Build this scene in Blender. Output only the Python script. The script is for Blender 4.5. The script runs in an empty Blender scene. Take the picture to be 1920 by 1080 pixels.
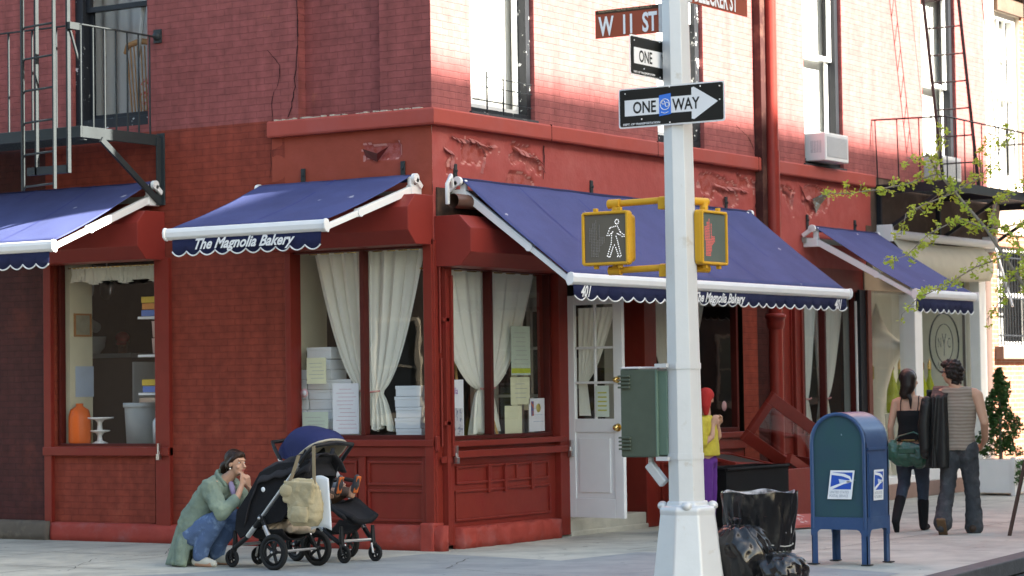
import bpy, bmesh, math, random
from mathutils import Vector, Matrix, noise
S = bpy.context.scene
COL = S.collection
R = math.radians
# ---------------------------------------------------------------- camera
cam = bpy.data.cameras.new('camera'); co = bpy.data.objects.new('camera', cam); COL.objects.link(co)
co.matrix_world = Matrix(((0.54146969, -0.02581042, -0.84032398, -19.41018),
                          (-0.84059611, -0.03379813, -0.54060693, -13.38199),
                          (-0.01444809, 0.99909534, -0.03999681, 1.57), (0, 0, 0, 1)))
cam.sensor_width = 36; cam.lens = 4590.6/1920*36; cam.clip_end = 400; cam.clip_start = .1
cam.dof.use_dof = True; cam.dof.focus_distance = 21.3; cam.dof.aperture_fstop = 3.2
S.camera = co
# ---------------------------------------------------------------- light
w = bpy.data.worlds.new('World'); S.world = w; w.use_nodes = True
nt = w.node_tree; sky = nt.nodes.new('ShaderNodeTexSky'); sky.sky_type = 'NISHITA'; sky.sun_disc = False
SUN = Vector((.22, -1, .68)).normalized()
sky.sun_elevation = math.asin(SUN.z); sky.sun_rotation = math.atan2(SUN.x, SUN.y)
sky.dust_density = 2; sky.air_density = 1.0; sky.ozone_density = 1.0
nt.nodes['Background'].inputs[1].default_value = .06
tn = nt.nodes.new('ShaderNodeMixRGB'); tn.blend_type = 'MULTIPLY'; tn.inputs[0].default_value = 1; tn.inputs[2].default_value = (1, .96, .84, 1)
nt.links.new(sky.outputs[0], tn.inputs[1]); nt.links.new(tn.outputs[0], nt.nodes['Background'].inputs[0])
sl = bpy.data.lights.new('sun', 'SUN'); sl.energy = 3.4; sl.angle = R(.9); sl.color = (1, .94, .84)
so = bpy.data.objects.new('sun', sl); COL.objects.link(so); so.rotation_euler = SUN.to_track_quat('Z', 'Y').to_euler()
so.location = (10, -20, 25)
S.view_settings.view_transform = 'Standard'; S.view_settings.look = 'None'; S.view_settings.exposure = 3.42
S.cycles.use_denoising = True; S.cycles.max_bounces = 8; S.cycles.transparent_max_bounces = 16; S.cycles.caustics_reflective = False; S.cycles.caustics_refractive = False
rnd = random.Random(7)
# ---------------------------------------------------------------- helpers
def LF(u, w, z): return Vector((-w, u, z))      # facade on the side street: u = y, w = distance out of the wall
def RF(u, w, z): return Vector((u, -w, z))      # facade on the avenue: u = x
class MB:
    def __init__(s, F=None): s.v = []; s.f = []; s.sm = []; s.mi = []; s.F = F; s.m = 0
    def add(s, vs, fs, smooth=False, raw=False):
        n = len(s.v)
        s.v += [Vector(p) if (raw or s.F is None) else s.F(*p) for p in vs]
        s.f += [tuple(i+n for i in f) for f in fs]; s.sm += [smooth]*len(fs); s.mi += [s.m]*len(fs); return s
    def box(s, a, b, c, d, e, f):
        vs = [(x, y, z) for x in (a, b) for y in (c, d) for z in (e, f)]
        return s.add(vs, [(0, 1, 3, 2), (4, 6, 7, 5), (0, 4, 5, 1), (2, 3, 7, 6), (0, 2, 6, 4), (1, 5, 7, 3)])
    def obox(s, c, ax, ay, az):     # centre + three half vectors
        c, ax, ay, az = map(Vector, (c, ax, ay, az))
        vs = [c+ax*i+ay*j+az*k for i in (-1, 1) for j in (-1, 1) for k in (-1, 1)]
        return s.add(vs, [(0, 1, 3, 2), (4, 6, 7, 5), (0, 4, 5, 1), (2, 3, 7, 6), (0, 2, 6, 4), (1, 5, 7, 3)])
    def bar(s, p, q, wd, th, up=(0, 0, 1)):
        if s.F: p, q, up = s.F(*p), s.F(*q), s.F(*up)
        p, q = Vector(p), Vector(q); d = (q-p); x = d.normalized(); y = Vector(up).cross(x)
        if y.length < 1e-3: y = x.orthogonal()
        y.normalize(); z = x.cross(y); F = s.F; s.F = None
        s.obox((p+q)/2, d/2, y*wd/2, z*th/2); s.F = F; return s
    def tube(s, pts, r, n=8, smooth=True, cap=True, flat=1.0, fdir=None):
        if s.F: pts = [s.F(*p) for p in pts]
        pts = [Vector(p) for p in pts]; rs = r if isinstance(r, (list, tuple)) else [r]*len(pts)
        t0 = (pts[1]-pts[0]).normalized(); a = Vector(fdir) if fdir is not None else t0.orthogonal(); vs = []; k = len(pts)
        for i, p in enumerate(pts):
            t = (pts[min(i+1, k-1)]-pts[max(i-1, 0)]).normalized()
            a = a-t*a.dot(t); a = a.normalized() if a.length > 1e-4 else t.orthogonal().normalized()
            b = t.cross(a)
            vs += [p+(a*math.cos(2*math.pi*j/n)+b*flat*math.sin(2*math.pi*j/n))*rs[i] for j in range(n)]
        fs = [(i*n+j, i*n+(j+1) % n, (i+1)*n+(j+1) % n, (i+1)*n+j) for i in range(k-1) for j in range(n)]
        s.add(vs, fs, smooth, True)
        if cap: s.add(vs[:n], [tuple(range(n-1, -1, -1))], False, True); s.add(vs[-n:], [tuple(range(n))], False, True)
        return s
    def ball(s, c, r, nu=14, nv=9, rot=None):
        if not hasattr(r, '__len__'): r = (r, r, r)
        c = Vector(c); vs = []
        for i in range(nv+1):
            th = math.pi*i/nv
            for j in range(nu):
                ph = 2*math.pi*j/nu
                p = Vector((r[0]*math.sin(th)*math.cos(ph), r[1]*math.sin(th)*math.sin(ph), r[2]*math.cos(th)))
                vs.append(c+(rot @ p if rot else p))
        return s.add(vs, [(i*nu+j, (i+1)*nu+j, (i+1)*nu+(j+1) % nu, i*nu+(j+1) % nu) for i in range(nv) for j in range(nu)], True)
    def loft(s, secs, R_, n=26, sub=4):      # closed body through oval sections (centre, half width along R_[1], half depth along R_[0])
        F_, T_ = Vector(R_[0]).normalized(), Vector(R_[1]).normalized(); P_ = []
        for i in range(len(secs)-1):
            a, b = secs[i], secs[i+1]
            for k in range(sub):
                t = k/sub; t = t*t*(3-2*t)*.5+t*.5; P_.append((Vector(a[0]).lerp(Vector(b[0]), t), a[1]+(b[1]-a[1])*t, a[2]+(b[2]-a[2])*t))
        P_.append((Vector(secs[-1][0]), secs[-1][1], secs[-1][2])); vs = []
        for c, rx, ry in P_:
            for j in range(n):
                a = 2*math.pi*j/n; ca, sa = math.cos(a), math.sin(a); vs.append(c+T_*rx*math.copysign(abs(ca)**.85, ca)+F_*ry*math.copysign(abs(sa)**.85, sa))
        K = len(P_); s.add(vs, [(i*n+j, i*n+(j+1) % n, (i+1)*n+(j+1) % n, (i+1)*n+j) for i in range(K-1) for j in range(n)]+[tuple(range(n)), tuple(range((K-1)*n, K*n))], True, True); return s
    def lathe(s, c, prof, n=20, axis=None, smooth=True):
        c = Vector(c); z = Vector(axis or (0, 0, 1)).normalized(); x = z.orthogonal().normalized(); y = z.cross(x)
        vs = [c+z*h+(x*math.cos(2*math.pi*j/n)+y*math.sin(2*math.pi*j/n))*r for r, h in prof for j in range(n)]
        k = len(prof)
        return s.add(vs, [(i*n+j, i*n+(j+1) % n, (i+1)*n+(j+1) % n, (i+1)*n+j) for i in range(k-1) for j in range(n)], smooth)
    def prism(s, poly, o, ux, uy, dep):   # poly 2D in (ux,uy) at o, extruded by the vector dep
        o, ux, uy, dep = map(Vector, (o, ux, uy, dep)); n = len(poly)
        a = [o+ux*p[0]+uy*p[1] for p in poly]; b = [q+dep for q in a]
        return s.add(a+b, [tuple(range(n)), tuple(range(2*n-1, n-1, -1))]+[(i, (i+1) % n, n+(i+1) % n, n+i) for i in range(n)], False, True)
    def grid(s, f, nu, nv, smooth=True):
        vs = [f(i/nu, j/nv) for j in range(nv+1) for i in range(nu+1)]
        return s.add(vs, [(j*(nu+1)+i, j*(nu+1)+i+1, (j+1)*(nu+1)+i+1, (j+1)*(nu+1)+i) for j in range(nv) for i in range(nu)], smooth)
    def text(s, txt, o, ux, uy, size, shear=0., bold=0., dep=.003, sx=1., align='LEFT'):
        c = bpy.data.curves.new('t', 'FONT'); c.body = txt; c.size = size; c.shear = shear; c.offset = bold; c.align_x = align; c.resolution_u = 3
        ob = bpy.data.objects.new('t', c); COL.objects.link(ob)
        me = bpy.data.meshes.new_from_object(ob.evaluated_get(bpy.context.evaluated_depsgraph_get()))
        o, ux, uy = map(Vector, (o, ux, uy)); nrm = ux.cross(uy)
        s.add([o+ux*v.co.x*sx+uy*v.co.y+nrm*dep for v in me.vertices], [tuple(p.vertices) for p in me.polygons], False, True)
        bpy.data.objects.remove(ob); bpy.data.curves.remove(c); bpy.data.meshes.remove(me); return s
    def build(s, name, mat, parent=None, loc=None, bevel=0, solid=0, sub=0, voxel=0, smooth_it=0, nrm=True):
        org = wloc(parent) if parent else Vector(loc or (0, 0, 0))
        me = bpy.data.meshes.new(name); me.from_pydata([v-org for v in s.v], [], s.f)
        mats = mat if isinstance(mat, (list, tuple)) else [mat]
        for m in mats: me.materials.append(m)
        me.polygons.foreach_set('use_smooth', s.sm); me.polygons.foreach_set('material_index', s.mi)
        if nrm:
            bm = bmesh.new(); bm.from_mesh(me); bmesh.ops.recalc_face_normals(bm, faces=bm.faces); bm.to_mesh(me); bm.free()
        me.update()
        o = bpy.data.objects.new(name, me); COL.objects.link(o)
        if parent: o.parent = parent; LOC[o] = org
        else: o.location = org; LOC[o] = org
        if voxel:
            m = o.modifiers.new('r', 'REMESH'); m.mode = 'VOXEL'; m.voxel_size = voxel; m.use_smooth_shade = True
            if smooth_it: m = o.modifiers.new('s', 'SMOOTH'); m.iterations = smooth_it; m.factor = .6
        if bevel: m = o.modifiers.new('b', 'BEVEL'); m.width = bevel; m.segments = 2; m.limit_method = 'ANGLE'; m.harden_normals = False
        if solid: m = o.modifiers.new('so', 'SOLIDIFY'); m.thickness = solid; m.offset = 0
        if sub: m = o.modifiers.new('su', 'SUBSURF'); m.levels = sub; m.render_levels = sub
        return o
LOC = {}
def wloc(o): return LOC[o]
def tag(o, label=None, cat=None, group=None, kind=None):
    if label: o['label'] = label
    if cat: o['category'] = cat
    if group: o['group'] = group
    if kind: o['kind'] = kind
    return o
def thing(name, loc, label, cat, group=None):
    o = bpy.data.objects.new(name, None); COL.objects.link(o); o.location = loc; o.empty_display_size = .2; LOC[o] = Vector(loc)
    return tag(o, label, cat, group)
def copy_tree(o, parent=None):
    c = o.copy(); COL.objects.link(c)
    if parent: c.parent = parent
    for ch in list(o.children): copy_tree(ch, c)
    return c
# ---------------------------------------------------------------- materials
def srgb(h): return tuple(((int(h[i:i+2], 16)/255+.055)/1.055)**2.4 if int(h[i:i+2], 16) > 10 else int(h[i:i+2], 16)/255/12.92 for i in (0, 2, 4))
MATS = {}
def mat(name, col, rough=.6, metal=0, var=.12, vs=6., bump=0., bs=40., col2=None, mix=(.45, .6), ms=3., spec=None, trans=0, emit=None, spots=None, coat=0):
    if name in MATS: return MATS[name]
    m = bpy.data.materials.new(name); m.use_nodes = True; n = m.node_tree.nodes; L = m.node_tree.links; b = n['Principled BSDF']; MATS[name] = m
    b.inputs['Roughness'].default_value = rough; b.inputs['Metallic'].default_value = metal; b.inputs['Specular IOR Level'].default_value = spec if spec is not None else (.5 if rough < .34 else .22)
    if coat: b.inputs['Coat Weight'].default_value = coat; b.inputs['Coat Roughness'].default_value = .12
    if emit: b.inputs['Emission Color'].default_value = (*emit[0], 1); b.inputs['Emission Strength'].default_value = emit[1]
    tc = n.new('ShaderNodeTexCoord')
    c1 = n.new('ShaderNodeMix'); c1.data_type = 'RGBA'
    lo = tuple(c*(1-var) for c in col); hi = tuple(min(1, c*(1+var)) for c in col)
    nz = n.new('ShaderNodeTexNoise'); nz.inputs['Scale'].default_value = vs; nz.inputs['Detail'].default_value = 5
    L.new(tc.outputs['Object'], nz.inputs['Vector']); L.new(nz.outputs['Fac'], c1.inputs[0])
    c1.inputs[6].default_value = (*lo, 1); c1.inputs[7].default_value = (*hi, 1); out = c1.outputs[2]
    if col2:
        n2 = n.new('ShaderNodeTexNoise'); n2.inputs['Scale'].default_value = ms; n2.inputs['Detail'].default_value = 8; n2.inputs['Roughness'].default_value = .65
        rp = n.new('ShaderNodeValToRGB'); rp.color_ramp.elements[0].position = mix[0]; rp.color_ramp.elements[1].position = mix[1]
        c2 = n.new('ShaderNodeMix'); c2.data_type = 'RGBA'; L.new(tc.outputs['Object'], n2.inputs['Vector'])
        L.new(n2.outputs['Fac'], rp.inputs[0]); L.new(rp.outputs[0], c2.inputs[0]); L.new(out, c2.inputs[6]); c2.inputs[7].default_value = (*col2, 1); out = c2.outputs[2]
    if spots:      # scattered small marks: (scale, radius, colour, share)
        vo = n.new('ShaderNodeTexVoronoi'); vo.inputs['Scale'].default_value = spots[0]; wz = n.new('ShaderNodeTexNoise'); wz.inputs['Scale'].default_value = spots[0]*4
        va = n.new('ShaderNodeMixRGB'); va.blend_type = 'LINEAR_LIGHT'; va.inputs[0].default_value = .25/spots[0]; L.new(tc.outputs['Object'], va.inputs[1]); L.new(tc.outputs['Object'], wz.inputs['Vector']); L.new(wz.outputs['Color'], va.inputs[2]); L.new(va.outputs[0], vo.inputs['Vector'])
        sp = n.new('ShaderNodeSeparateColor'); L.new(vo.outputs['Color'], sp.inputs[0]); rr = n.new('ShaderNodeMath'); rr.operation = 'MULTIPLY_ADD'; rr.inputs[1].default_value = spots[1]/max(spots[3], .01); rr.inputs[2].default_value = -spots[1]/max(spots[3], .01)*(1-spots[3]); L.new(sp.outputs[0], rr.inputs[0])
        lt = n.new('ShaderNodeMath'); lt.operation = 'LESS_THAN'; L.new(vo.outputs['Distance'], lt.inputs[0]); L.new(rr.outputs[0], lt.inputs[1]); fm = n.new('ShaderNodeMath'); fm.operation = 'MULTIPLY'; fm.inputs[1].default_value = .75; L.new(lt.outputs[0], fm.inputs[0])
        c3 = n.new('ShaderNodeMix'); c3.data_type = 'RGBA'; L.new(fm.outputs[0], c3.inputs[0]); L.new(out, c3.inputs[6]); c3.inputs[7].default_value = (*spots[2], 1); out = c3.outputs[2]
    L.new(out, b.inputs['Base Color'])
    if bump:
        bn = n.new('ShaderNodeTexNoise'); bn.inputs['Scale'].default_value = bs; bn.inputs['Detail'].default_value = 4
        bp = n.new('ShaderNodeBump'); bp.inputs['Strength'].default_value = bump; bp.inputs['Distance'].default_value = .01
        L.new(tc.outputs['Object'], bn.inputs['Vector']); L.new(bn.outputs['Fac'], bp.inputs['Height']); L.new(bp.outputs[0], b.inputs['Normal'])
    if trans:
        tr = n.new('ShaderNodeBsdfTranslucent'); mx = n.new('ShaderNodeMixShader'); mx.inputs[0].default_value = trans
        L.new(out, tr.inputs[0]); L.new(b.outputs[0], mx.inputs[1]); L.new(tr.outputs[0], mx.inputs[2]); L.new(mx.outputs[0], n['Material Output'].inputs[0])
    return m
def brick(name, c1, c2, mortar, patch=None, pm=(.55, .7), ps=1.2, bump=.55, rough=.75, mot=.005):
    m = bpy.data.materials.new(name); m.use_nodes = True; n = m.node_tree.nodes; L = m.node_tree.links; b = n['Principled BSDF']; MATS[name] = m
    tc = n.new('ShaderNodeTexCoord'); sp = n.new('ShaderNodeSeparateXYZ'); L.new(tc.outputs['Object'], sp.inputs[0])
    ad = n.new('ShaderNodeMath'); L.new(sp.outputs[0], ad.inputs[0]); L.new(sp.outputs[1], ad.inputs[1])
    cb = n.new('ShaderNodeCombineXYZ'); L.new(ad.outputs[0], cb.inputs[0]); L.new(sp.outputs[2], cb.inputs[1])
    wn = n.new('ShaderNodeTexNoise'); wn.inputs['Scale'].default_value = 14; L.new(tc.outputs['Object'], wn.inputs['Vector'])
    wa = n.new('ShaderNodeMixRGB'); wa.blend_type = 'LINEAR_LIGHT'; wa.inputs[0].default_value = .008; L.new(cb.outputs[0], wa.inputs[1]); L.new(wn.outputs['Color'], wa.inputs[2])
    br = n.new('ShaderNodeTexBrick'); L.new(wa.outputs[0], br.inputs['Vector']); br.inputs['Scale'].default_value = 1
    br.inputs['Brick Width'].default_value = .205; br.inputs['Row Height'].default_value = .0675; br.inputs['Mortar Size'].default_value = mot; br.inputs['Mortar Smooth'].default_value = .6
    br.inputs['Color1'].default_value = (*c1, 1); br.inputs['Color2'].default_value = (*c2, 1); br.inputs['Mortar'].default_value = (*mortar, 1)
    nz = n.new('ShaderNodeTexNoise'); nz.inputs['Scale'].default_value = 9; nz.inputs['Detail'].default_value = 8; L.new(tc.outputs['Object'], nz.inputs['Vector'])
    hs = n.new('ShaderNodeHueSaturation'); mr = n.new('ShaderNodeMapRange'); mr.inputs[3].default_value = .84; mr.inputs[4].default_value = 1.16
    mr.inputs[1].default_value = .3; mr.inputs[2].default_value = .7; L.new(nz.outputs['Fac'], mr.inputs[0]); L.new(mr.outputs[0], hs.inputs['Value']); L.new(br.outputs['Color'], hs.inputs['Color']); out = hs.outputs[0]
    if patch:
        n2 = n.new('ShaderNodeTexNoise'); n2.inputs['Scale'].default_value = ps; n2.inputs['Detail'].default_value = 9; n2.inputs['Roughness'].default_value = .7; L.new(tc.outputs['Object'], n2.inputs['Vector'])
        rp = n.new('ShaderNodeValToRGB'); rp.color_ramp.elements[0].position = pm[0]; rp.color_ramp.elements[1].position = pm[1]
        c2n = n.new('ShaderNodeMix'); c2n.data_type = 'RGBA'; L.new(n2.outputs['Fac'], rp.inputs[0]); L.new(rp.outputs[0], c2n.inputs[0]); L.new(out, c2n.inputs[6]); c2n.inputs[7].default_value = (*patch, 1); out = c2n.outputs[2]
    mp = n.new('ShaderNodeMapping'); mp.inputs['Scale'].default_value = (3.2, 3.2, .35); L.new(tc.outputs['Object'], mp.inputs[0]); n3 = n.new('ShaderNodeTexNoise'); n3.inputs['Scale'].default_value = 1.6; n3.inputs['Detail'].default_value = 7; L.new(mp.outputs[0], n3.inputs['Vector'])
    m3 = n.new('ShaderNodeMapRange'); m3.inputs[1].default_value = .35; m3.inputs[2].default_value = .65; m3.inputs[3].default_value = .88; m3.inputs[4].default_value = 1.1; L.new(n3.outputs['Fac'], m3.inputs[0]); h3 = n.new('ShaderNodeHueSaturation'); L.new(m3.outputs[0], h3.inputs['Value']); L.new(out, h3.inputs['Color']); out = h3.outputs[0]
    L.new(out, b.inputs['Base Color']); b.inputs['Roughness'].default_value = rough; b.inputs['Specular IOR Level'].default_value = .2
    h = n.new('ShaderNodeMath'); h.operation = 'MULTIPLY_ADD'; L.new(nz.outputs['Fac'], h.inputs[0]); h.inputs[1].default_value = .7
    iv = n.new('ShaderNodeMath'); iv.operation = 'SUBTRACT'; iv.inputs[0].default_value = 1; L.new(br.outputs['Fac'], iv.inputs[1]); L.new(iv.outputs[0], h.inputs[2])
    bp = n.new('ShaderNodeBump'); bp.inputs['Strength'].default_value = bump; bp.inputs['Distance'].default_value = .008; L.new(h.outputs[0], bp.inputs['Height']); L.new(bp.outputs[0], b.inputs['Normal'])
    return m
def glassmat(name, tint=(.985, .99, .985), ior=1.5, rough=.0):
    m = bpy.data.materials.new(name); m.use_nodes = True; n = m.node_tree.nodes; L = m.node_tree.links; n.remove(n['Principled BSDF'])
    t = n.new('ShaderNodeBsdfTransparent'); t.inputs[0].default_value = (*tint, 1); g = n.new('ShaderNodeBsdfGlossy'); g.inputs['Roughness'].default_value = rough
    ge = n.new('ShaderNodeNewGeometry'); dt = n.new('ShaderNodeVectorMath'); dt.operation = 'DOT_PRODUCT'; L.new(ge.outputs['Incoming'], dt.inputs[0]); L.new(ge.outputs['Normal'], dt.inputs[1]); mx = n.new('ShaderNodeMixShader')
    def mth(op, a, b=None):
        q = n.new('ShaderNodeMath'); q.operation = op; L.new(a, q.inputs[0])
        if b is not None: q.inputs[1].default_value = b
        return q.outputs[0]
    c_ = mth('ABSOLUTE', dt.outputs['Value']); c_ = mth('MULTIPLY_ADD', c_, -1); c_.node.inputs[2].default_value = 1
    c_ = mth('POWER', c_, 5); f = mth('MULTIPLY_ADD', c_, .93); f.node.inputs[2].default_value = .06
    nz = n.new('ShaderNodeTexNoise'); nz.inputs['Scale'].default_value = 2.2; bp = n.new('ShaderNodeBump'); bp.inputs['Strength'].default_value = .03; bp.inputs['Distance'].default_value = .02
    tc = n.new('ShaderNodeTexCoord'); L.new(tc.outputs['Object'], nz.inputs['Vector']); L.new(nz.outputs['Fac'], bp.inputs['Height']); L.new(bp.outputs[0], g.inputs['Normal'])
    L.new(f, mx.inputs[0]); L.new(t.outputs[0], mx.inputs[1]); L.new(g.outputs[0], mx.inputs[2]); L.new(mx.outputs[0], n['Material Output'].inputs[0]); MATS[name] = m
    return m
M_lower = brick('painted_brick_red', (.235, .045, .026), (.215, .041, .024), (.178, .034, .021), (.33, .075, .045), (.6, .75))
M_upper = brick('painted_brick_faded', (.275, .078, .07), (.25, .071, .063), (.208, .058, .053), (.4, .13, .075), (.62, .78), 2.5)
M_upperR = brick('painted_brick_sunlit', (.32, .10, .092), (.295, .092, .086), (.245, .075, .07), (.44, .17, .12), (.62, .78), 2.5)  # copy of the upper brick, its colour lightened towards the sunlit pink
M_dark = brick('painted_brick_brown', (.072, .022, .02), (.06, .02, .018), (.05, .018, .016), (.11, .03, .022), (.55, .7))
M_orange = brick('brick_orange', (.30, .12, .07), (.24, .09, .055), (.28, .2, .16), None, rough=.85, mot=.01)
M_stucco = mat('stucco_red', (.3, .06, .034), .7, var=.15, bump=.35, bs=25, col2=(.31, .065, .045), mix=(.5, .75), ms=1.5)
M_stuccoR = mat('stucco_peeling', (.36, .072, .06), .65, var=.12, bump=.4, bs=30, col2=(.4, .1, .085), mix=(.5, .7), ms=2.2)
M_plinth = mat('plinth_red', (.32, .05, .036), .7, var=.2, bump=.6, bs=16, col2=(.3, .09, .08), mix=(.5, .72), ms=4)
M_plinthG = mat('plinth_stone', (.12, .1, .08), .9, var=.25, bump=.7, bs=14, col2=(.2, .17, .13), mix=(.5, .7), ms=5)
M_corn = mat('cornice_red', (.37, .07, .05), .6, var=.1, bump=.15, bs=12, col2=(.36, .085, .07), mix=(.5, .7), ms=1.3)
M_paint = mat('wood_red', (.2, .027, .018), .38, var=.15, bump=.12, bs=20, col2=(.2, .02, .016), mix=(.5, .7), ms=4)
M_paintd = mat('wood_darkred', (.09, .014, .011), .4, var=.2, bump=.1)
M_box = mat('shutter_box_red', (.23, .032, .024), .4, var=.1, bump=.06, bs=9)
M_white = mat('white_paint', (.78, .78, .76), .4, var=.06)
M_cream = mat('cream_paint', (.62, .58, .48), .55, var=.08, vs=3)
M_black = mat('black_paint', (.018, .02, .024), .45, var=.3, bump=.15)
M_blackflake = mat('black_peeling', (.02, .022, .026), .5, var=.2, col2=(.6, .6, .58), mix=(.6, .63), ms=9, bump=.3)
M_iron = mat('iron_grey', (.032, .038, .04), .5, var=.25, bump=.2, bs=60)
M_stone = mat('brownstone', (.11, .075, .055), .9, var=.3, vs=4, bump=.5, bs=20, col2=(.19, .13, .1), mix=(.5, .75), ms=2.5)
M_lime = mat('limestone', (.5, .44, .34), .85, var=.1, bump=.2)
M_glass = glassmat('window_glass')
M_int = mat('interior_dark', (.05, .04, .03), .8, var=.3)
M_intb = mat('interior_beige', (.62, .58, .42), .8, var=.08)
M_floor = mat('interior_floor', (.12, .08, .05), .5)
M_curt = mat('curtain_sheer', (.92, .91, .8), .9, var=.04, trans=.16, bump=.2, bs=120)
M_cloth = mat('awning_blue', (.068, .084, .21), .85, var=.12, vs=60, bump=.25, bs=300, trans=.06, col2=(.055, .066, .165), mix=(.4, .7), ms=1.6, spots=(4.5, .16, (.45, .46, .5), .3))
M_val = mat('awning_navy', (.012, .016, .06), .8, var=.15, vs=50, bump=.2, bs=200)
M_brass = mat('brass', (.7, .5, .18), .25, 1)
M_steel = mat('steel', (.6, .6, .6), .3, 1)
M_card = mat('white_card', (.74, .76, .76), .6, var=.04)
M_conc = mat('sidewalk_concrete', (.48, .47, .40), .85, var=.16, vs=4.2, bump=.5, bs=90, col2=(.31, .31, .27), mix=(.42, .7), ms=1.4, spots=(4.5, .16, (.14, .14, .13), .6))
M_blue = mat('sidewalk_bluestone', (.31, .33, .32), .75, var=.1, vs=2, bump=.3, bs=60, col2=(.22, .24, .245), mix=(.42, .7), ms=1.8, spots=(4.2, .14, (.17, .18, .18), .5))
M_road = mat('asphalt', (.055, .055, .055), .9, var=.2, bump=.6, bs=150)
M_kerb = mat('kerb_granite', (.09, .09, .092), .7, var=.35, vs=8, bump=.5, bs=30)
# ---------------------------------------------------------------- ground
def rounded(x0, y0, r, far, n=10):
    return [(far, y0)]+[(x0+r-r*math.sin(math.pi/2*i/n), y0+r-r*math.cos(math.pi/2*i/n)) for i in range(n+1)]+[(x0, far)]
g = MB(); g.add([(-150, -150, -.14), (200, -150, -.14), (200, 200, -.14), (-150, 200, -.14)], [(0, 1, 2, 3)]); tag(g.build('road', M_road), kind='structure')
E0 = [(60, -5.2), (1.94, -5.2), (-1.06, -5.5), (-2.6, -5.62)]+[(-4.75+1.9-1.9*math.sin(math.pi/2*i/10), -5.75+1.9-1.9*math.cos(math.pi/2*i/10)) for i in range(11)]+[(-4.75, 60)]
g = MB(); g.prism(E0+[(60, 60)], (0, 0, -.13), (1, 0, 0), (0, 1, 0), (0, 0, .13)); tag(g.build('sidewalk', M_conc), kind='structure')
g = MB()
def offs(P, d):
    out = []
    for i, p in enumerate(P):
        a = Vector(P[max(i-1, 0)]); b = Vector(P[min(i+1, len(P)-1)]); t = (b-a).normalized(); out.append((p[0]+t.y*d*-1, p[1]+t.x*d))
    return out
o1 = offs(E0, .18)
for i in range(len(E0)-1):
    a, b, c, d = E0[i], E0[i+1], o1[i+1], o1[i]
    g.add([(a[0], a[1], .012), (b[0], b[1], .012), (c[0], c[1], .005), (d[0], d[1], .005), (a[0], a[1], -.13), (b[0], b[1], -.13), (c[0], c[1], -.13), (d[0], d[1], -.13)],
          [(0, 1, 2, 3), (0, 1, 5, 4), (2, 3, 7, 6), (4, 5, 6, 7)])
tag(g.build('kerb', M_kerb, bevel=.01), kind='structure')
# darker bluestone slabs on the corner
g = MB(); P = [(-3.9, .95), (-3.23, .45), (-1.62, -.05), (-.35, -.16), (-.72, -1.83), (.48, -1.93), (.62, -2.6), (-.62, -4.4), (-.93, -5.2), (-2.9, -5.3), (-4.4, -4.0), (-4.5, .5)]
g.add([(x, y, .004) for x, y in P], [tuple(range(len(P)))]); tag(g.build('pavement', M_blue), kind='structure')
g = MB()
def joint(a, b, wd=.012):
    a = Vector((*a, 0)); b = Vector((*b, 0)); n_ = (b-a).normalized().cross(Vector((0, 0, 1)))*wd/2
    g.add([(p.x, p.y, .0075) for p in (a-n_, b-n_, b+n_, a+n_)], [(0, 1, 2, 3)])
for x in (1.5, 3.0, 4.5, 6.0, 7.5, 9.0, 10.5, 12, 13.5, 15, 17, 19): joint((x, -.05), (x, -5.0))
for y in (-1.7, -3.4): joint((.7, y), (30, y))
for y in (2.0, 3.5, 5.0, 6.5): joint((-.1, y), (-4.5, y))
joint((-1.6, .4), (-1.6, 8)); joint((-3.1, .8), (-3.1, 8))
def ccrack(P_):
    for a, b in zip(P_, P_[1:]):
        n_ = max(2, int((Vector(b)-Vector(a)).length/.12)); Q = [Vector(a).lerp(Vector(b), k/n_)+Vector((rnd.uniform(-.02, .02), rnd.uniform(-.02, .02)))*(0 < k < n_) for k in range(n_+1)]
        for p, q in zip(Q, Q[1:]): joint(tuple(p), tuple(q), rnd.uniform(.004, .011))
ccrack([(-.5, 2.9), (-1.4, 2.2), (-2.2, 2.4), (-3.4, 1.6)]); ccrack([(1.7, -.4), (2.2, -1.6), (1.9, -2.6), (2.6, -4.6)]); ccrack([(-.8, -.9), (-1.9, -1.4), (-2.4, -3.0)]); ccrack([(5.2, -1.2), (6.1, -2.6), (5.9, -4.4)])
tag(g.build('pavement_joint_lines', mat('joint', (.08, .08, .075), .9)), kind='structure')
# ---------------------------------------------------------------- corner building
def wall(F, u0, u1, z0, z1, holes=(), w=0., rev=.3, mb=None):
    m = mb or MB(F); us = sorted({u0, u1, *[h[i] for h in holes for i in (0, 1)]}); zs = sorted({z0, z1, *[h[i] for h in holes for i in (2, 3)]})
    us = [u for u in us if u0 <= u <= u1]; zs = [z for z in zs if z0 <= z <= z1]
    for i in range(len(us)-1):
        for j in range(len(zs)-1):
            a, b, c, d = us[i], us[i+1], zs[j], zs[j+1]
            if any(h[0] <= a and b <= h[1] and h[2] <= c and d <= h[3] for h in holes): continue
            m.add([(a, w, c), (b, w, c), (b, w, d), (a, w, d)], [(0, 1, 2, 3)])
    for h in holes:
        r = h[4] if len(h) > 4 else rev; a, b, c, d = h[:4]
        for p, q in (((a, c), (b, c)), ((b, c), (b, d)), ((b, d), (a, d)), ((a, d), (a, c))):
            m.add([(p[0], w, p[1]), (q[0], w, q[1]), (q[0], w-r, q[1]), (p[0], w-r, p[1])], [(0, 1, 2, 3)])
    return m
def rect_frame(m, u0, u1, z0, z1, t, w0, w1):
    m.box(u0, u1, w0, w1, z0, z0+t); m.box(u0, u1, w0, w1, z1-t, z1); m.box(u0, u0+t, w0, w1, z0+t, z1-t); m.box(u1-t, u1, w0, w1, z0+t, z1-t); return m
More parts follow.
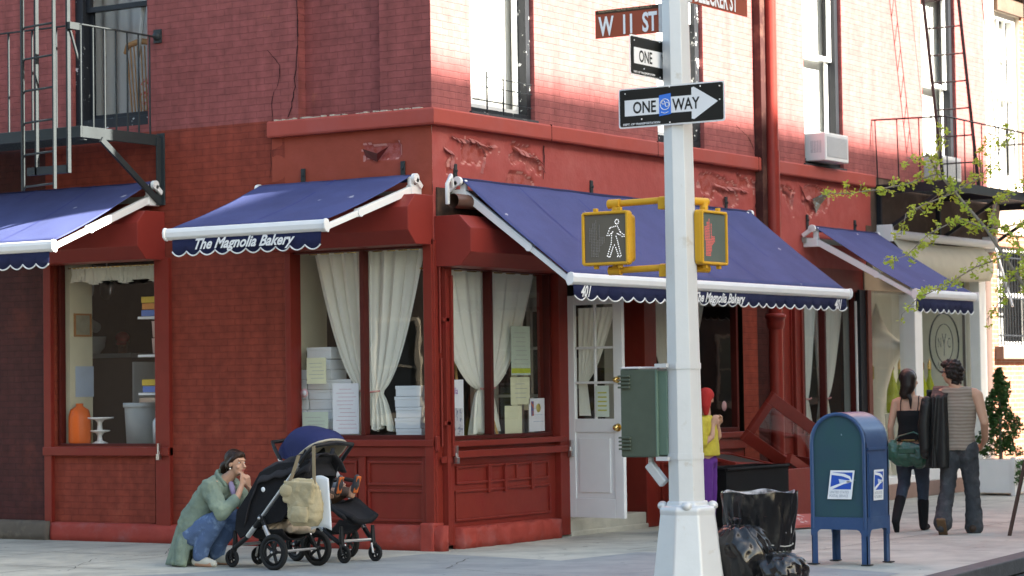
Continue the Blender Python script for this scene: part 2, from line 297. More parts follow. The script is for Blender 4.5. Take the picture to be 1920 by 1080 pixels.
def pane(F, u0, u1, z0, z1, w, parent, label=None):
    m = MB(F); m.add([(u0, w, z0), (u1, w, z0), (u1, w, z1), (u0, w, z1)], [(0, 1, 2, 3)]); return m.build('pane', M_glass, parent)
BLD = thing('corner_building', (0, 0, 0), 'red painted brick corner building with bakery windows, stone belt and downpipe', 'building')
def part(name, m, material, parent=None, **k): return m.build(name, material, parent or BLD, **k)
H = 12.
# --- side street facade
part('lower_wall', wall(LF, 1.8, 5.06, 0, 4.28, [(3.5, 4.95, 1.0, 3.0, .22)]), M_lower, nrm=False)
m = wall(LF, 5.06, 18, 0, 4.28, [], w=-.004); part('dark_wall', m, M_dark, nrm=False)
part('upper_wall', wall(LF, 1.62, 18, 4.28, H, [(3.60, 4.66, 4.36, 6.6, .12)], mb=wall(LF, 0, .61, 4.26, H)), M_upper, nrm=False)
m = wall(LF, .61, 1.62, 4.26, H, w=-.12); m.box(.58, .61, -.12, -.001, 4.26, H); m.box(1.62, 1.65, -.12, -.001, 4.26, H)
part('recessed_panel', m, M_upper, nrm=False)
# stucco band with blistered, peeling paint
def band(F, u0, u1, z0, z1, spots, flip, w0=0.):
    nu, nz = int((u1-u0)/.02), int((z1-z0)/.02)
    def f(i, j):
        u = u0+(u1-u0)*i; z = z0+(z1-z0)*j; h = .006*noise.noise((u*2.1, z*3, 1))+.003*noise.noise((u*9, z*9, 4))
        for (a, b, c, d, s) in spots:
            if a < u < b and c < z < d:
                e = min(u-a, b-u, (z-c)*1.5, (d-z)*3)/.12; e = max(0, min(1, e))
                q = noise.noise((u*2.2+s, z*3.5, s))+.35*noise.noise((u*9, z*9+s, s))
                if q*e > .08: h -= .02
                h += .006*e*noise.noise((u*7, z*9, s*3))
        return (u, h+w0, z)
    m = MB(F).grid(f, nu, nz, True)
    for j in range(nz):
        for i in range(nu):
            u = u0+(u1-u0)*(i+.5)/nu; z = z0+(z1-z0)*(j+.5)/nz
            for (a, b, c, d, s) in spots:
                if a < u < b and c < z < d:
                    e = max(0, min(1, min(u-a, b-u, (z-c)*1.5, (d-z)*3)/.12)); q = noise.noise((u*2.2+s, z*3.5, s))+.35*noise.noise((u*9, z*9+s, s))
                    if q*e > .08: m.mi[j*nu+i] = 1
                    if abs(q*e-.085) < .02: m.mi[j*nu+i] = 2
    return m
M_prim = mat('primer_pink', (.36, .1, .085), .8, var=.2, vs=20, bump=.6, bs=50, col2=(.3, .055, .04), mix=(.45, .6), ms=12); M_edge = mat('paint_edge', (.5, .22, .19), .8, var=.3, vs=30)
b1 = band(LF, 0, 1.96, 3.0, 4.1, [(.35, .85, 3.78, 3.98, 3.)], 0)
part('stucco_band', b1, [M_stucco, M_prim, M_edge], nrm=False)
b2 = band(RF, 0, 10.12, 3.0, 4.1, [(.05, .55, 3.6, 4.02, 1.), (.45, 2.0, 3.72, 4.06, 2.), (5.3, 7.3, 3.62, 4.06, 5.), (7.4, 8.9, 3.55, 4.05, 8.), (1.2, 1.9, 3.5, 3.75, 9)], 1)
part('stucco_band', b2, [M_stuccoR, M_prim, M_edge], nrm=False)
# torn flake of render and its hole on the side street band
m = MB(LF); m.add([(.82, .012, 3.92), (.62, .05, 3.86), (.5, .012, 3.93), (.64, .02, 3.78), (.78, .015, 3.84)], [(0, 4, 3, 1), (1, 3, 2)]); part('peeling_flake', m, M_paintd)
m = MB(RF); m.add([(8.32, .02, 3.85), (8.6, .10, 3.96), (8.95, .02, 4.03), (8.6, .01, 3.8), (8.45, .01, 3.68)], [(0, 1, 3, 4), (1, 2, 3)]); part('peeling_flake', m, mat('flake_grey', (.2, .17, .13), .8, col2=(.25, .35, .42), mix=(.55, .6), ms=14))
# cracks running down the wall
def crack(F, pts, wd=.006, w=.003):
    m = MB(F)
    P = []
    for (a, b) in zip(pts, pts[1:]):
        for k in range(6): t = k/6; P.append((a[0]+(b[0]-a[0])*t+rnd.uniform(-.02, .02), a[1]+(b[1]-a[1])*t))
    P.append(pts[-1])
    for a, b in zip(P, P[1:]):
        x = wd*rnd.uniform(.5, 1.5); m.add([(a[0]-x, w, a[1]), (a[0]+x, w, a[1]), (b[0]+x, w, b[1]), (b[0]-x, w, b[1])], [(0, 1, 2, 3)])
    return m
MCR = mat('crack_dark', (.04, .012, .012), .9)
part('crack', crack(LF, [(1.64, 6.2), (1.63, 5.1), (1.66, 4.6), (1.75, 4.3)]), MCR)
part('crack', crack(LF, [(2.0, 5.0), (1.84, 4.8), (1.95, 4.45), (1.99, 3.7)], .004), MCR)
part('crack', crack(RF, [(6.35, 4.62), (6.65, 4.5), (6.8, 4.35)], .008), MCR)
part('crack', crack(RF, [(2.02, 4.05), (2.0, 3.7)], .008, .012), MCR)
# --- avenue facade
UW = [(.69, 1.88, 4.27, 6.9, .12), (4.45, 5.55, 4.27, 6.9, .12), (8.19, 9.32, 4.27, 6.95, .12), (11.9, 13.1, 4.27, 7.1, .12)]
part('upper_wall', wall(RF, 0, 14.2, 4.25, H, UW), M_upperR, nrm=False)
# cornice belt with its own returns
m = MB(); poly = [(-.02, 0), (.075, 0), (.085, .02), (.085, .15), (.07, .165), (-.02, .165)]
def belt(m, path, z):
    n_ = len(poly); vs = []
    for (x, y, dx, dy) in path:
        for (w_, h) in poly: vs.append((x+dx*w_, y+dy*w_, z+h))
    fs = [(k*n_+i, k*n_+(i+1) % n_, (k+1)*n_+(i+1) % n_, (k+1)*n_+i) for k in range(len(path)-1) for i in range(n_)]
    fs += [tuple(range(n_)), tuple(range((len(path)-1)*n_, len(path)*n_))]; m.add(vs, fs, False, True)
belt(m, [(0, 1.96, -1, 0), (0, 0, -1, -1), (10.12, 0, 0, -1)], 4.1); part('belt_course', m, M_corn, bevel=.006)
for u in (2.06, 4.3, 6.75): m = MB(RF); m.box(u, u+.006, .0, .087, 4.1, 4.267); part('belt_joint', m, MCR)
# old mortar line over the belt, side street
m = MB(LF)
for k in range(40):
    u = .1+k*.045+rnd.uniform(-.01, .01)
    if rnd.random() < .75: m.box(u, u+rnd.uniform(.02, .06), .0, .05, 4.266, 4.272+rnd.uniform(0, .012))
part('mortar_crumbs', m, mat('mortar_pale', (.5, .45, .36), .9))
# plinths
def plinth(F, u0, u1, h, wd, seed, amp=.02):
    n_ = int((u1-u0)/.04); prof = [(0, -.02), (wd, -.02), (wd+.01, h*.35), (wd, h*.75), (wd-.01, h*.95), (wd-.035, h), (0, h+.005)]; m = MB(F); vs = []
    for i in range(n_+1):
        u = u0+(u1-u0)*i/n_
        for k, (a, b) in enumerate(prof):
            q = amp*(noise.noise((u*6, b*14, seed))+.6*noise.noise((u*17, b*25, seed))) if 0 < k < 6 else 0
            vs.append((u, a+q if a else -.02, b+(q*.5 if 1 < k < 6 else 0)))
    K = len(prof); m.add(vs, [(i*K+k, i*K+k+1, (i+1)*K+k+1, (i+1)*K+k) for i in range(n_) for k in range(K-1)]+[tuple(range(K)), tuple(range(n_*K, (n_+1)*K))], True); return m
part('plinth', plinth(LF, -.12, 1.8, .24, .07, 1, .022), M_plinth); part('plinth', plinth(LF, 1.8, 4.96, .19, .07, 2, .012), M_plinth)
part('stone_plinth', plinth(LF, 4.98, 9, .2, .1, 3, .015), M_plinthG)
part('plinth', plinth(RF, .30, 2.12, .2, .1, 4, .04), M_plinth)
m = MB(LF); m.box(-.02, .14, -.1, .1, -.02, .27); part('plinth', m, M_plinth, bevel=.02)
# --- shop front joinery, helper for a shop window
def shop_window(F, u0, u1, z0, z1, mull, frame_mat, name='window', t=.06, w0=-.11, w1=-.03, gw=-.07, mt=.05):
    m = MB(F); rect_frame(m, u0, u1, z0, z1, t, w0, w1)
    for u in mull: m.box(u-mt/2, u+mt/2, w0, w1+.01, z0+t, z1-t)
    o = part(name, m, frame_mat, bevel=.004)
    es = [u0+t]+[x for u in mull for x in (u-mt/2, u+mt/2)]+[u1-t]
    for i in range(0, len(es), 2): pane(F, es[i]+.001, es[i+1]-.001, z0+t+.001, z1-t-.001, gw, o)
    return o
# side street kitchen window
shop_window(LF, 3.5, 4.92, .99, 2.97, [], M_paintd, t=.035)
for q in ((3.3, 3.495, -.02, .05, .17, 2.95), (4.955, 5.06, -.2, .05, .17, 3.0)): m = MB(LF); m.box(*q); part('window_post', m, M_paint, bevel=.005)
m = MB(LF); m.box(3.3, 5.06, -.02, .075, .90, .99); part('sill', m, M_paint, bevel=.006)
m = MB(LF); m.box(3.52, 3.6, 0, .03, .2, .9); part('panel_strip', m, M_lower)
# corner window, side street
shop_window(LF, .1, 1.79, 1.06, 2.97, [.88], M_paintd, t=.05)
for q in ((.0, .1, -.15, .04, .25, 3.0), (1.73, 1.80, -.15, .02, .2, 3.0)): m = MB(LF); m.box(*q); part('window_post', m, M_paint, bevel=.005)
m = MB(LF); m.box(.0, 1.85, -.12, .05, 1.0, 1.065); m.box(.02, 1.83, -.1, .02, .9, 1.0); part('sill', m, M_paint, bevel=.006)
m = MB(LF); m.box(.1, 1.8, -.1, -.02, .18, .9)
for a, b in ((.16, .82), (.95, 1.7)):
    rect_frame(m, a, b, .62, .86, .025, -.02, .0); rect_frame(m, a, b, .27, .58, .025, -.02, .0)
for a, b in ((.1, .16), (.84, .92), (1.72, 1.8)): m.box(a, b, -.02, .008, .2, .9)
part('stall_riser', m, M_paint, bevel=.004)
# corner window, avenue
shop_window(RF, .25, 2.18, 1.05, 2.76, [1.04], M_paintd, t=.04)
for q in ((.1, .25, -.15, .04, .04, 3.0), (2.2, 2.38, -.22, .05, .02, 3.0)): m = MB(RF); m.box(*q); part('window_post', m, M_paint, bevel=.005)
m = MB(RF); m.box(.1, .16, .04, .07, .06, 2.7); m.box(.17, .2, .04, .09, .9, 2.65); m.box(.06, .22, .04, .07, 1.2, 1.24); m.box(.06, .22, .04, .07, 2.2, 2.24); m.box(.02, .25, .04, .06, .84, .9); part('shutter_track', m, M_paint, bevel=.004)
m = MB(RF); m.box(.2, 2.3, -.1, .06, .985, 1.045); m.box(.2, 2.3, -.1, .085, .88, .95); part('sill', m, M_paint, bevel=.006)
m = MB(RF); m.box(.25, 2.2, -.1, -.02, .1, .985)
for a, b in ((.35, .95), (.95, 1.45), (1.45, 2.05)): rect_frame(m, a, b, .62, .8, .02, -.02, .002)
rect_frame(m, .33, 2.08, .26, .56, .02, -.02, .0)
for u in (.9, 1.2, 1.7): m.box(u, u+.05, -.02, .012, .52, .8)
part('stall_riser', m, M_paint, bevel=.004)
m = MB(); m.box(-.012, .1, -.012, .1, .2, 3.0); m.box(-.03, .02, -.04, .0, .95, 1.1); part('corner_post', m, M_paint, bevel=.01)
m = MB(); m.tube([(.055, -.03, 2.95), (.055, -.03, 1.9)], .012); m.tube([(.06, -.035, 1.85), (.06, -.035, 1.0)], .012); part('shutter_rod', m, M_paint)
# roller shutter boxes: octagonal housings
def oct_box(F, u0, u1, z0, z1, wd):
    h = z1-z0; m = MB(F); c = .13
    prof = [(0, 0), (wd-c, 0), (wd, c), (wd, h-c), (wd-c, h), (0, h)]; K = len(prof)
    vs = [(u, a+.0, z0+b) for u in (u0, u1) for a, b in prof]
    m.add(vs, [tuple(range(K)), tuple(range(K, 2*K))]+[(i, (i+1) % K, K+(i+1) % K, K+i) for i in range(K)]); return m
part('shutter_box', oct_box(LF, 3.38, 5.06, 2.93, 3.43, .43), M_box, bevel=.006)
part('shutter_box', oct_box(LF, .0, 1.85, 2.94, 3.42, .42), M_box, bevel=.006)
part('shutter_box', oct_box(RF, .02, 2.36, 2.73, 3.22, .42), M_box, bevel=.006)
m = MB(RF); m.tube([(.05, .2, 3.36), (2.3, .2, 3.36)], .07, 14, cap=False); part('shutter_tube', m, mat('rust_tube', (.13, .07, .05), .45, .3))
m = MB(RF); m.box(.05, 6.3, .0, .02, 3.2, 3.5); part('awning_backboard', m, mat('backboard_dark', (.05, .035, .028), .9, col2=(.1, .06, .04), ms=6))  # dark mottled brown strip along the wall beneath the awning roller
# entrance
m = MB(RF); m.box(2.4, 4.02, -1.6, .02, -.05, .17); m.box(2.4, 4.02, .02, .05, -.05, .05); part('door_step', m, M_conc, bevel=.012)
m = MB(RF); m.box(4.02, 4.26, -.3, .03, 0, 2.95); m.box(2.38, 4.26, -.25, .02, 2.72, 3.0); m.box(4.26, 4.34, -.15, .0, .9, 2.9); part('door_frame', m, M_paint, bevel=.005)
m = MB(RF); m.box(2.4, 2.45, -1.2, -.22, .17, .95); m.box(2.4, 2.45, -1.2, -.22, 2.5, 2.72)
for w_ in (-.27, -.6, -.92, -1.2): m.box(2.4, 2.45, w_, w_+.05, .95, 2.5)
for z in (1.45, 1.95): m.box(2.405, 2.445, -1.15, -.27, z, z+.03)
part('vestibule_sidelight', m, mat('sidelight_paint', (.55, .53, .45), .5))
# entrance vestibule glazed wall on the right
m = MB(RF); m.box(3.96, 4.02, -.45, -.3, .17, 2.7); m.box(3.62, 3.67, -1.25, -1.2, .17, 2.7); m.box(2.46, 4.02, -1.3, -1.2, 2.4, 2.7); m.box(2.46, 4.02, -1.3, -1.22, .17, .9); part('vestibule_frame', m, mat('vestibule_paint', (.4, .38, .33), .5))
m = MB(RF); m.add([(2.46, -1.24, .9), (4.02, -1.24, .9), (4.02, -1.24, 2.4), (2.46, -1.24, 2.4)], [(0, 1, 2, 3)]); part('vestibule_glass', m, M_glass)
# third avenue window
shop_window(RF, 4.34, 6.36, 1.0, 2.72, [], M_paintd, t=.05)
m = MB(RF); m.box(4.26, 6.45, -.1, .06, .93, .998); m.box(4.26, 6.42, -.1, .03, .8, .93); part('sill', m, M_paint, bevel=.006)
m = MB(RF); m.box(4.26, 6.42, -.1, -.01, 0, .8); rect_frame(m, 4.4, 5.2, .15, .7, .03, -.01, .02); rect_frame(m, 5.35, 6.2, .15, .7, .03, -.01, .02); part('stall_riser', m, M_paint, bevel=.004)
m = MB(RF); m.box(4.26, 10.0, -.1, -.002, 2.72, 3.02); part('fascia', m, M_paint)
part('brick_pier', wall(RF, 6.42, 6.8, 0, 3.0, mb=None), M_lower, nrm=False)
m = MB(RF); m.add([(6.8, 0, 0), (6.8, -.12, 0), (6.8, -.12, 3), (6.8, 0, 3)], [(0, 1, 2, 3)]); m.add([(6.8, -.12, 0), (7.35, -.12, 0), (7.35, -.12, 3), (6.8, -.12, 3)], [(0, 1, 2, 3)]); part('recessed_brick', m, M_dark, nrm=False)
m = MB(RF); m.box(7.35, 8.06, -.14, 0, 0, 3); rect_frame(m, 7.45, 7.7, .9, 2.6, .03, 0, .02); rect_frame(m, 7.78, 8.0, .9, 2.6, .03, 0, .02); m.box(7.72, 7.76, 0, .05, 0, 3); part('panelled_pilaster', m, M_paint, bevel=.005)
# downpipe with its bell collars
dp = MB(RF); dp.tube([(7.03, .13, 0), (7.03, .13, 4.35)], .085, 16); dp.tube([(7.03, .13, 4.35), (7.03, .13, H)], .075, 16)
D = part('downpipe', dp, [mat('pipe_red', (.25, .035, .026), .35, var=.2)])
m = MB(RF); m.lathe(RF(7.03, .13, 2.2), [(.08, 0), (.1, .02), (.115, .06), (.115, .1), (.13, .11), (.13, .15), (.085, .16)], 18) if False else None
for z in (.5, 2.2): m = MB(); m.lathe((7.03, -.13, z), [(.08, 0), (.098, .02), (.11, .07), (.112, .13), (.128, .14), (.128, .18), (.082, .2)], 18); m.build('collar', MATS['pipe_red'], D)
m = MB(RF); m.box(6.82, 6.94, .0, .1, 3.0, H); part('conduit', m, mat('conduit_dark', (.05, .02, .018), .5, col2=(.12, .06, .045)))
# fifth window and black jamb
shop_window(RF, 8.1, 9.66, .9, 2.72, [8.72], M_paintd, t=.05)
m = MB(RF); m.box(8.06, 9.7, -.1, .04, .0, .9); part('stall_riser', m, M_paint, bevel=.004)
m = MB(RF); m.box(9.66, 9.84, -.12, .03, 0, 2.75); part('jamb', m, M_black); m = MB(RF); m.box(9.60, 9.63, -.02, .0, .6, 2.6); part('weather_strip', m, M_white)
m = MB(RF); m.box(9.84, 9.95, -.1, .06, 0, 2.75); part('jamb', m, mat('jamb_brown', (.16, .05, .035), .5))
# white boutique front
m = MB(RF); m.box(9.84, 11.4, -.15, .02, 2.75, 3.0); part('lintel', m, mat('lintel_beige', (.36, .28, .19), .7))
shop_window(RF, 9.95, 11.42, .26, 2.75, [], M_cream, t=.02, w0=-.12, w1=-.06, gw=-.09)
m = MB(RF); m.box(11.3, 11.55, -.15, .08, .2, 3.3); m.box(13.6, 13.85, -.15, .08, .2, 3.3); m.box(11.55, 13.6, -.15, .06, .2, .42); m.box(9.95, 11.3, -.15, .06, .2, .3); m.box(11.55, 13.6, -.15, .0, 2.98, 3.08); part('shop_frame', m, M_white, bevel=.008)
shop_window(RF, 11.56, 13.59, .43, 3.3, [], M_cream, t=.02, w0=-.12, w1=-.06, gw=-.09)
m = MB(RF); m.box(9.95, 13.86, -.3, .1, 0, .2); part('plinth', m, mat('plinth_pink', (.3, .2, .16), .9, bump=.4), bevel=.01)
part('stone_wall', wall(RF, 10.12, 14.2, 3.3, 4.25, w=-.01), M_stone, nrm=False)
m = MB(RF); m.box(9.95, 10.12, -.1, .01, 3.0, 3.6); part('stone_wall', m, M_stone)
m = MB(RF); m.box(13.86, 14.2, -.3, .03, 0, 3.3); part('stone_pier', m, mat('pier_brown', (.09, .06, .05), .8, bump=.3), bevel=.01)
# --- upper sash windows
def sash(F, u0, u1, z0, z1, wf, frame_mat, sash_mat, zm, fw=.1, lights=(1, 1), open_=0, wt=-.05):
    m = MB(F); rect_frame(m, u0, u1, z0, z1, fw, wt-.17, wt); o = part('window', m, frame_mat, bevel=.005)
    m = MB(F); a, b = u0+fw, u1-fw; rect_frame(m, a, b, zm-.03, z1-fw, .055, wt-.09, wt-.05)
    for k in range(1, lights[0]): u = a+(b-a)*k/lights[0]; m.box(u-.012, u+.012, wt-.085, wt-.055, zm, z1-fw)
    m.build('sash', sash_mat, o, bevel=.003)
    m = MB(F); rect_frame(m, a, b, z0+fw+open_, zm+.03, .055, wt-.14, wt-.1); m.build('sash', sash_mat, o, bevel=.003)
    pane(F, a+.03, b-.03, zm, z1-fw-.03, wt-.07, o); pane(F, a+.03, b-.03, z0+fw+.03+open_, zm, wt-.12, o)
    return o
sash(LF, 3.53, 4.66, 4.36, 6.6, 0, M_blackflake, M_black, 5.66, .11)
sash(RF, .69, 1.88, 4.27, 6.9, 0, M_blackflake, M_white, 6.4, .08)
sash(RF, 4.45, 5.55, 4.27, 6.9, 0, M_blackflake, M_white, 5.75, .1)
sash(RF, 8.19, 9.32, 4.27, 6.95, 0, M_black, M_white, 5.7, .1, (1, 1), .3)
sash(RF, 11.9, 13.1, 4.27, 7.1, 0, M_black, M_white, 5.7, .1, (1, 1), .3)
for a, b in ((.66, 1.9), (8.15, 9.35)): m = MB(RF); m.box(a, b, -.1, .03, 4.262, 4.295); part('stone_sill', m, mat('sill_grey', (.06, .065, .07), .7, col2=(.3, .3, .28), mix=(.6, .7), ms=8))
def flake(F, pts, wd, out):
    m = MB(F)
    for (a, b) in zip(pts, pts[1:]):
        n_ = 5
        for k in range(n_):
            p = [a[i]+(b[i]-a[i])*k/n_+rnd.uniform(-.008, .008) for i in (0, 1)]; q = [a[i]+(b[i]-a[i])*(k+1)/n_+rnd.uniform(-.008, .008) for i in (0, 1)]; w_ = wd*rnd.uniform(.4, 1.5)
            m.add([(p[0], .004, p[1]), (q[0], .004, q[1]), (q[0]+w_*.4, out, q[1]-w_), (p[0]+w_*.2, out*.8, p[1]-w_*.8)], [(0, 1, 2, 3)])
    return m
M_flk = mat('flake_pink', (.42, .15, .13), .6)
for pts, wd in (([(.30, 4.03), (.5, 4.0), (.7, 4.02), (.95, 3.97), (1.1, 3.99)], .03), ([(1.45, 4.0), (1.7, 3.96), (1.95, 3.9), (2.0, 3.8)], .045), ([(.2, 3.9), (.35, 3.86), (.3, 3.7)], .03), ([(.85, 3.98), (.9, 3.85), (.84, 3.7)], .02), ([(5.75, 3.9), (6.0, 3.86), (6.3, 3.88), (6.6, 3.84)], .03), ([(7.5, 4.0), (7.8, 3.9), (7.75, 3.75)], .03), ([(8.0, 4.0), (8.15, 3.85), (8.3, 3.9), (8.4, 3.75)], .04)): part('peeling_flake', flake(RF, pts, wd, .035), M_flk)
# back, roof, rooms: the rest of the building body
m = MB(); m.add([(0, 18, 0), (14.2, 18, 0), (14.2, 18, H), (0, 18, H)], [(0, 1, 2, 3)]); m.add([(14.2, 0, 0), (14.2, 18, 0), (14.2, 18, H), (14.2, 0, H)], [(0, 1, 2, 3)]); m.box(0, 14.2, 0, 18, H, H+.3); part('roof', m, M_stone)
m = MB(); m.box(.25, 14.1, .25, 17.8, 3.3, 4.05); part('floor_slab', m, M_intb)
m = MB(); m.box(.3, 9.8, 1.4, 17, .02, .17); m.box(.5, 2.3, .3, 1.4, .02, .17); part('shop_floor', m, M_floor)
# inner walls
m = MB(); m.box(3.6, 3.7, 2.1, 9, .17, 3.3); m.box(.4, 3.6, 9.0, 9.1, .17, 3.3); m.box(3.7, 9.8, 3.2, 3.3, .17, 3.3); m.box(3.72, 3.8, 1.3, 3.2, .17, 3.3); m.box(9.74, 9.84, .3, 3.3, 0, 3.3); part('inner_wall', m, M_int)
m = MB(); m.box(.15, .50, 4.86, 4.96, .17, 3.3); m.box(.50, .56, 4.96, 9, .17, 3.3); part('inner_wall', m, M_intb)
m = MB(); m.box(.2, .75, 1.86, 1.94, .17, 3.3); part('inner_wall', m, M_intb)
m = MB(); m.box(9.9, 14.0, 1.0, 1.1, 0, 3.3); m.box(13.9, 14.0, .2, 1.6, 0, 3.3); m.box(9.84, 9.9, .2, 1.7, 0, 3.3); m.box(9.9, 13.9, .3, 1.6, .1, .25); part('inner_wall', m, mat('gallery_wall', (.8, .8, .7), .8))
m = MB(); m.box(.15, 14.1, 2.6, 2.7, 4.05, H); m.box(2.3, 2.4, .2, 2.6, 4.05, H); m.box(1.6, 1.7, 2.7, 9, 4.05, H); m.box(3.4, 3.5, .3, 2.6, 4.05, H); part('inner_wall', m, mat('room_pale', (.6, .62, .6), .8))
# display shelf boards behind the corner windows
m = MB(); m.box(.12, .6, .35, 1.85, 1.0, 1.06); part('display_shelf', m, M_intb); m = MB(); m.box(.25, 2.15, .12, .33, .98, 1.045); part('display_shelf', m, M_intb); m = MB(); m.box(.22, .75, 3.5, 4.84, .94, 1.0); part('display_shelf', m, M_intb)
# padlocks
for p in ((LF(3.42, .085, .96)), RF(.21, .1, .93), RF(2.32, .1, .93)):
    m = MB(); m.box(p.x-.02, p.x+.02, p.y-.02, p.y+.02, p.z-.1, p.z-.04); m.tube([(p.x-.014, p.y, p.z-.04), (p.x-.014, p.y, p.z), (p.x+.014, p.y, p.z), (p.x+.014, p.y, p.z-.04)], .006, 6)
    m.obox((p.x, p.y, p.z+.03), (.012, 0, 0), (0, .012, 0), (0, 0, .04)); m.build('padlock', M_steel, BLD, bevel=.004)
# --- open white door
DR = thing('shop_door', (2.42, -.05, .2), 'white half glazed door standing open over the bakery step with brass knobs', 'door')
dd = Vector((-.17, -.985, 0)).normalized(); dn = Vector((-dd.y, dd.x, 0)); dn = dn if dn.x < 0 else -dn   # face towards the street
def DF(u, w_, z): return Vector((2.42, -.05, .2))+dd*u+dn*w_+Vector((0, 0, z))
W_, T_ = .74, .045
m = MB(DF); st = .09
m.box(0, st, 0, T_, 0, 2.3); m.box(W_-st-.03, W_, 0, T_, 0, 2.3); m.box(st, W_-st-.03, 0, T_, 0, .2); m.box(st, W_-st-.03, 0, T_, .88, 1.02); m.box(st, W_-st-.03, 0, T_, 2.2, 2.3)
m.box(.35, .375, .008, T_-.008, 1.02, 2.2)
for z in (1.38, 1.74): m.box(st, W_-st-.03, .008, T_-.008, z, z+.025)
m.box(st, W_-st-.03, .012, T_-.012, .2, .88)
m.prism([(0, 0), (.42, 0), (.42, .56), (0, .56)], DF(.14, T_-.012, .26), dd, (0, 0, 1), dn*.012)
m.build('leaf', M_white, DR, bevel=.005)
m = MB(DF); m.add([(st, .02, 1.0), (W_-st-.03, .02, 1.0), (W_-st-.03, .02, 2.2), (st, .02, 2.2)], [(0, 1, 2, 3)]); m.build('pane', M_glass, DR)
for z, r in ((.93, .033), (1.42, .026)):
    m = MB(DF); m.tube([(W_-.06, T_, z), (W_-.06, T_+.012, z)], r+.008, 14); m.ball((W_-.06, T_+.045, z), r, 12, 8); m.tube([(W_-.06, T_, z), (W_-.06, T_+.04, z)], .01); m.build('knob', M_brass, DR)
m = MB(DF); m.box(.38, .56, T_+.002, T_+.004, 1.04, 1.36); nt_ = m.build('notice', mat('paper_green', (.62, .7, .58), .7), DR)
m = MB(DF)
for k in range(5): m.box(.41, .53, T_+.0045, T_+.005, 1.1+k*.045, 1.115+k*.045)
m.build('print', mat('ink_yellow', (.5, .5, .1), .7), nt_)
# ---------------------------------------------------------------- neighbouring buildings
def block(name, label, x0, x1, y0, y1, h, mwall, faces, z0=0, cat='building', step=2.6):
    t = thing(name, (x0, y0, 0), label, cat); m = MB(); m.box(x0, x1, y0, y1, -.13, h); m.box(x0-.15, x1+.15, y0-.15, y1+.15, h, h+.3); m.build('wall', mwall, t)
    for face in faces:
        a, b = (x0, x1) if face in 'NS' else (y0, y1); n_ = int((b-a)/step); fr = MB()
        for i in range(n_):
            for k in range(int((h-1)/3.3)):
                u = a+(i+.5)*(b-a)/n_; z = 1.0+k*3.3
                f = {'N': lambda u, w_, z: Vector((u, y1+w_, z)), 'S': lambda u, w_, z: Vector((u, y0-w_, z)), 'E': lambda u, w_, z: Vector((x1+w_, u, z)), 'W': lambda u, w_, z: Vector((x0-w_, u, z))}[face]
                m = MB(f); rect_frame(m, u-.55, u+.55, z, z+1.9, .08, 0, .05); m.box(u-.47, u+.47, .0, .02, z+.93, z+.98); m.box(u-.65, u+.65, 0, .1, z-.12, z)
                o = m.build('window', M_lime, t); m = MB(f); m.box(u-.47, u+.47, .0, .012, z+.08, z+1.82); m.build('pane', mat('far_pane', (.04, .05, .06), .08, spec=.6), o)
    return t
block('apartment_building', 'tall brown brick apartment block across the avenue that shades the bakery corner', -3, 17.9, -30, -18, 16.55, M_stone, 'NW', step=4.5)
block('apartment_building', 'dark brick apartment block facing the side street front of the bakery', -34, -18.2, -7, 34, 9.5, mat('brick_far', (.11, .085, .07), .9), 'E', step=4.5)
block('apartment_building', 'long dark brick terrace further along the far side of the avenue', 22, 85, -30, -18, 15, MATS['brick_far'], 'NW', step=5)
# far right neighbour: brick below, painted cream above
NB = thing('row_house', (14.2, 0, 0), 'sunlit row house with cream upper wall, brick ground floor and barred window', 'building')
def npart(name, m, mt, **k): return m.build(name, mt, NB, **k)
npart('lower_wall', wall(RF, 14.2, 24, 0, 3.7, [(14.5, 15.9, 2.05, 3.52, .15)]), M_orange, nrm=False)
m = MB(RF); m.box(14.2, 24, 0, .03, 3.7, 4.35); npart('stone_band', m, mat('band_brown', (.3, .22, .17), .9, bump=.3, col2=(.38, .3, .24)))
npart('upper_wall', wall(RF, 14.2, 15.6, 4.35, 11, [(14.6, 15.6, 4.5, 7.0, .15)]), mat('cream_wall', (.62, .54, .45), .85, var=.06, bump=.2), nrm=False)
npart('upper_wall', wall(RF, 15.6, 24, 4.35, 11), M_orange, nrm=False)
m = MB(RF); m.box(14.6, 15.7, 0, .06, 7.0, 7.25); m.box(14.4, 24, .02, .12, 7.6, 7.66); m.box(14.4, 16, .02, .12, 7.25, 7.3); npart('lintel', m, M_stone)
m = MB(RF); m.box(14.35, 16.0, -.02, .14, 1.86, 2.05); npart('stone_sill', m, mat('sill_brown', (.2, .15, .12), .9, bump=.3), bevel=.01)
m = MB(RF); rect_frame(m, 14.6, 15.55, 4.5, 7.0, .09, -.15, -.05); m.box(14.69, 15.46, -.13, -.06, 5.72, 5.8)
for u in (14.94, 15.2): m.box(u, u+.03, -.12, -.08, 4.59, 6.91)
for z in (5.15, 6.35): m.box(14.69, 15.46, -.12, -.08, z, z+.03)
o = npart('window', m, M_white, bevel=.004); m = MB(RF); m.add([(14.69, -.1, 4.59), (15.46, -.1, 4.59), (15.46, -.1, 6.91), (14.69, -.1, 6.91)], [(0, 1, 2, 3)]); m.build('pane', M_glass, o)
m = MB(RF); rect_frame(m, 14.5, 15.9, 2.05, 3.52, .07, -.15, -.06); m.box(14.57, 15.83, -.13, -.08, 2.78, 2.84)
o = npart('window', m, M_white, bevel=.004); m = MB(RF); m.add([(14.57, -.1, 2.1), (15.83, -.1, 2.1), (15.83, -.1, 3.45), (14.57, -.1, 3.45)], [(0, 1, 2, 3)]); m.build('pane', M_glass, o)
m = MB(RF)
for k in range(12): m.box(14.56+k*.115, 14.575+k*.115, -.04, -.02, 2.06, 3.5)
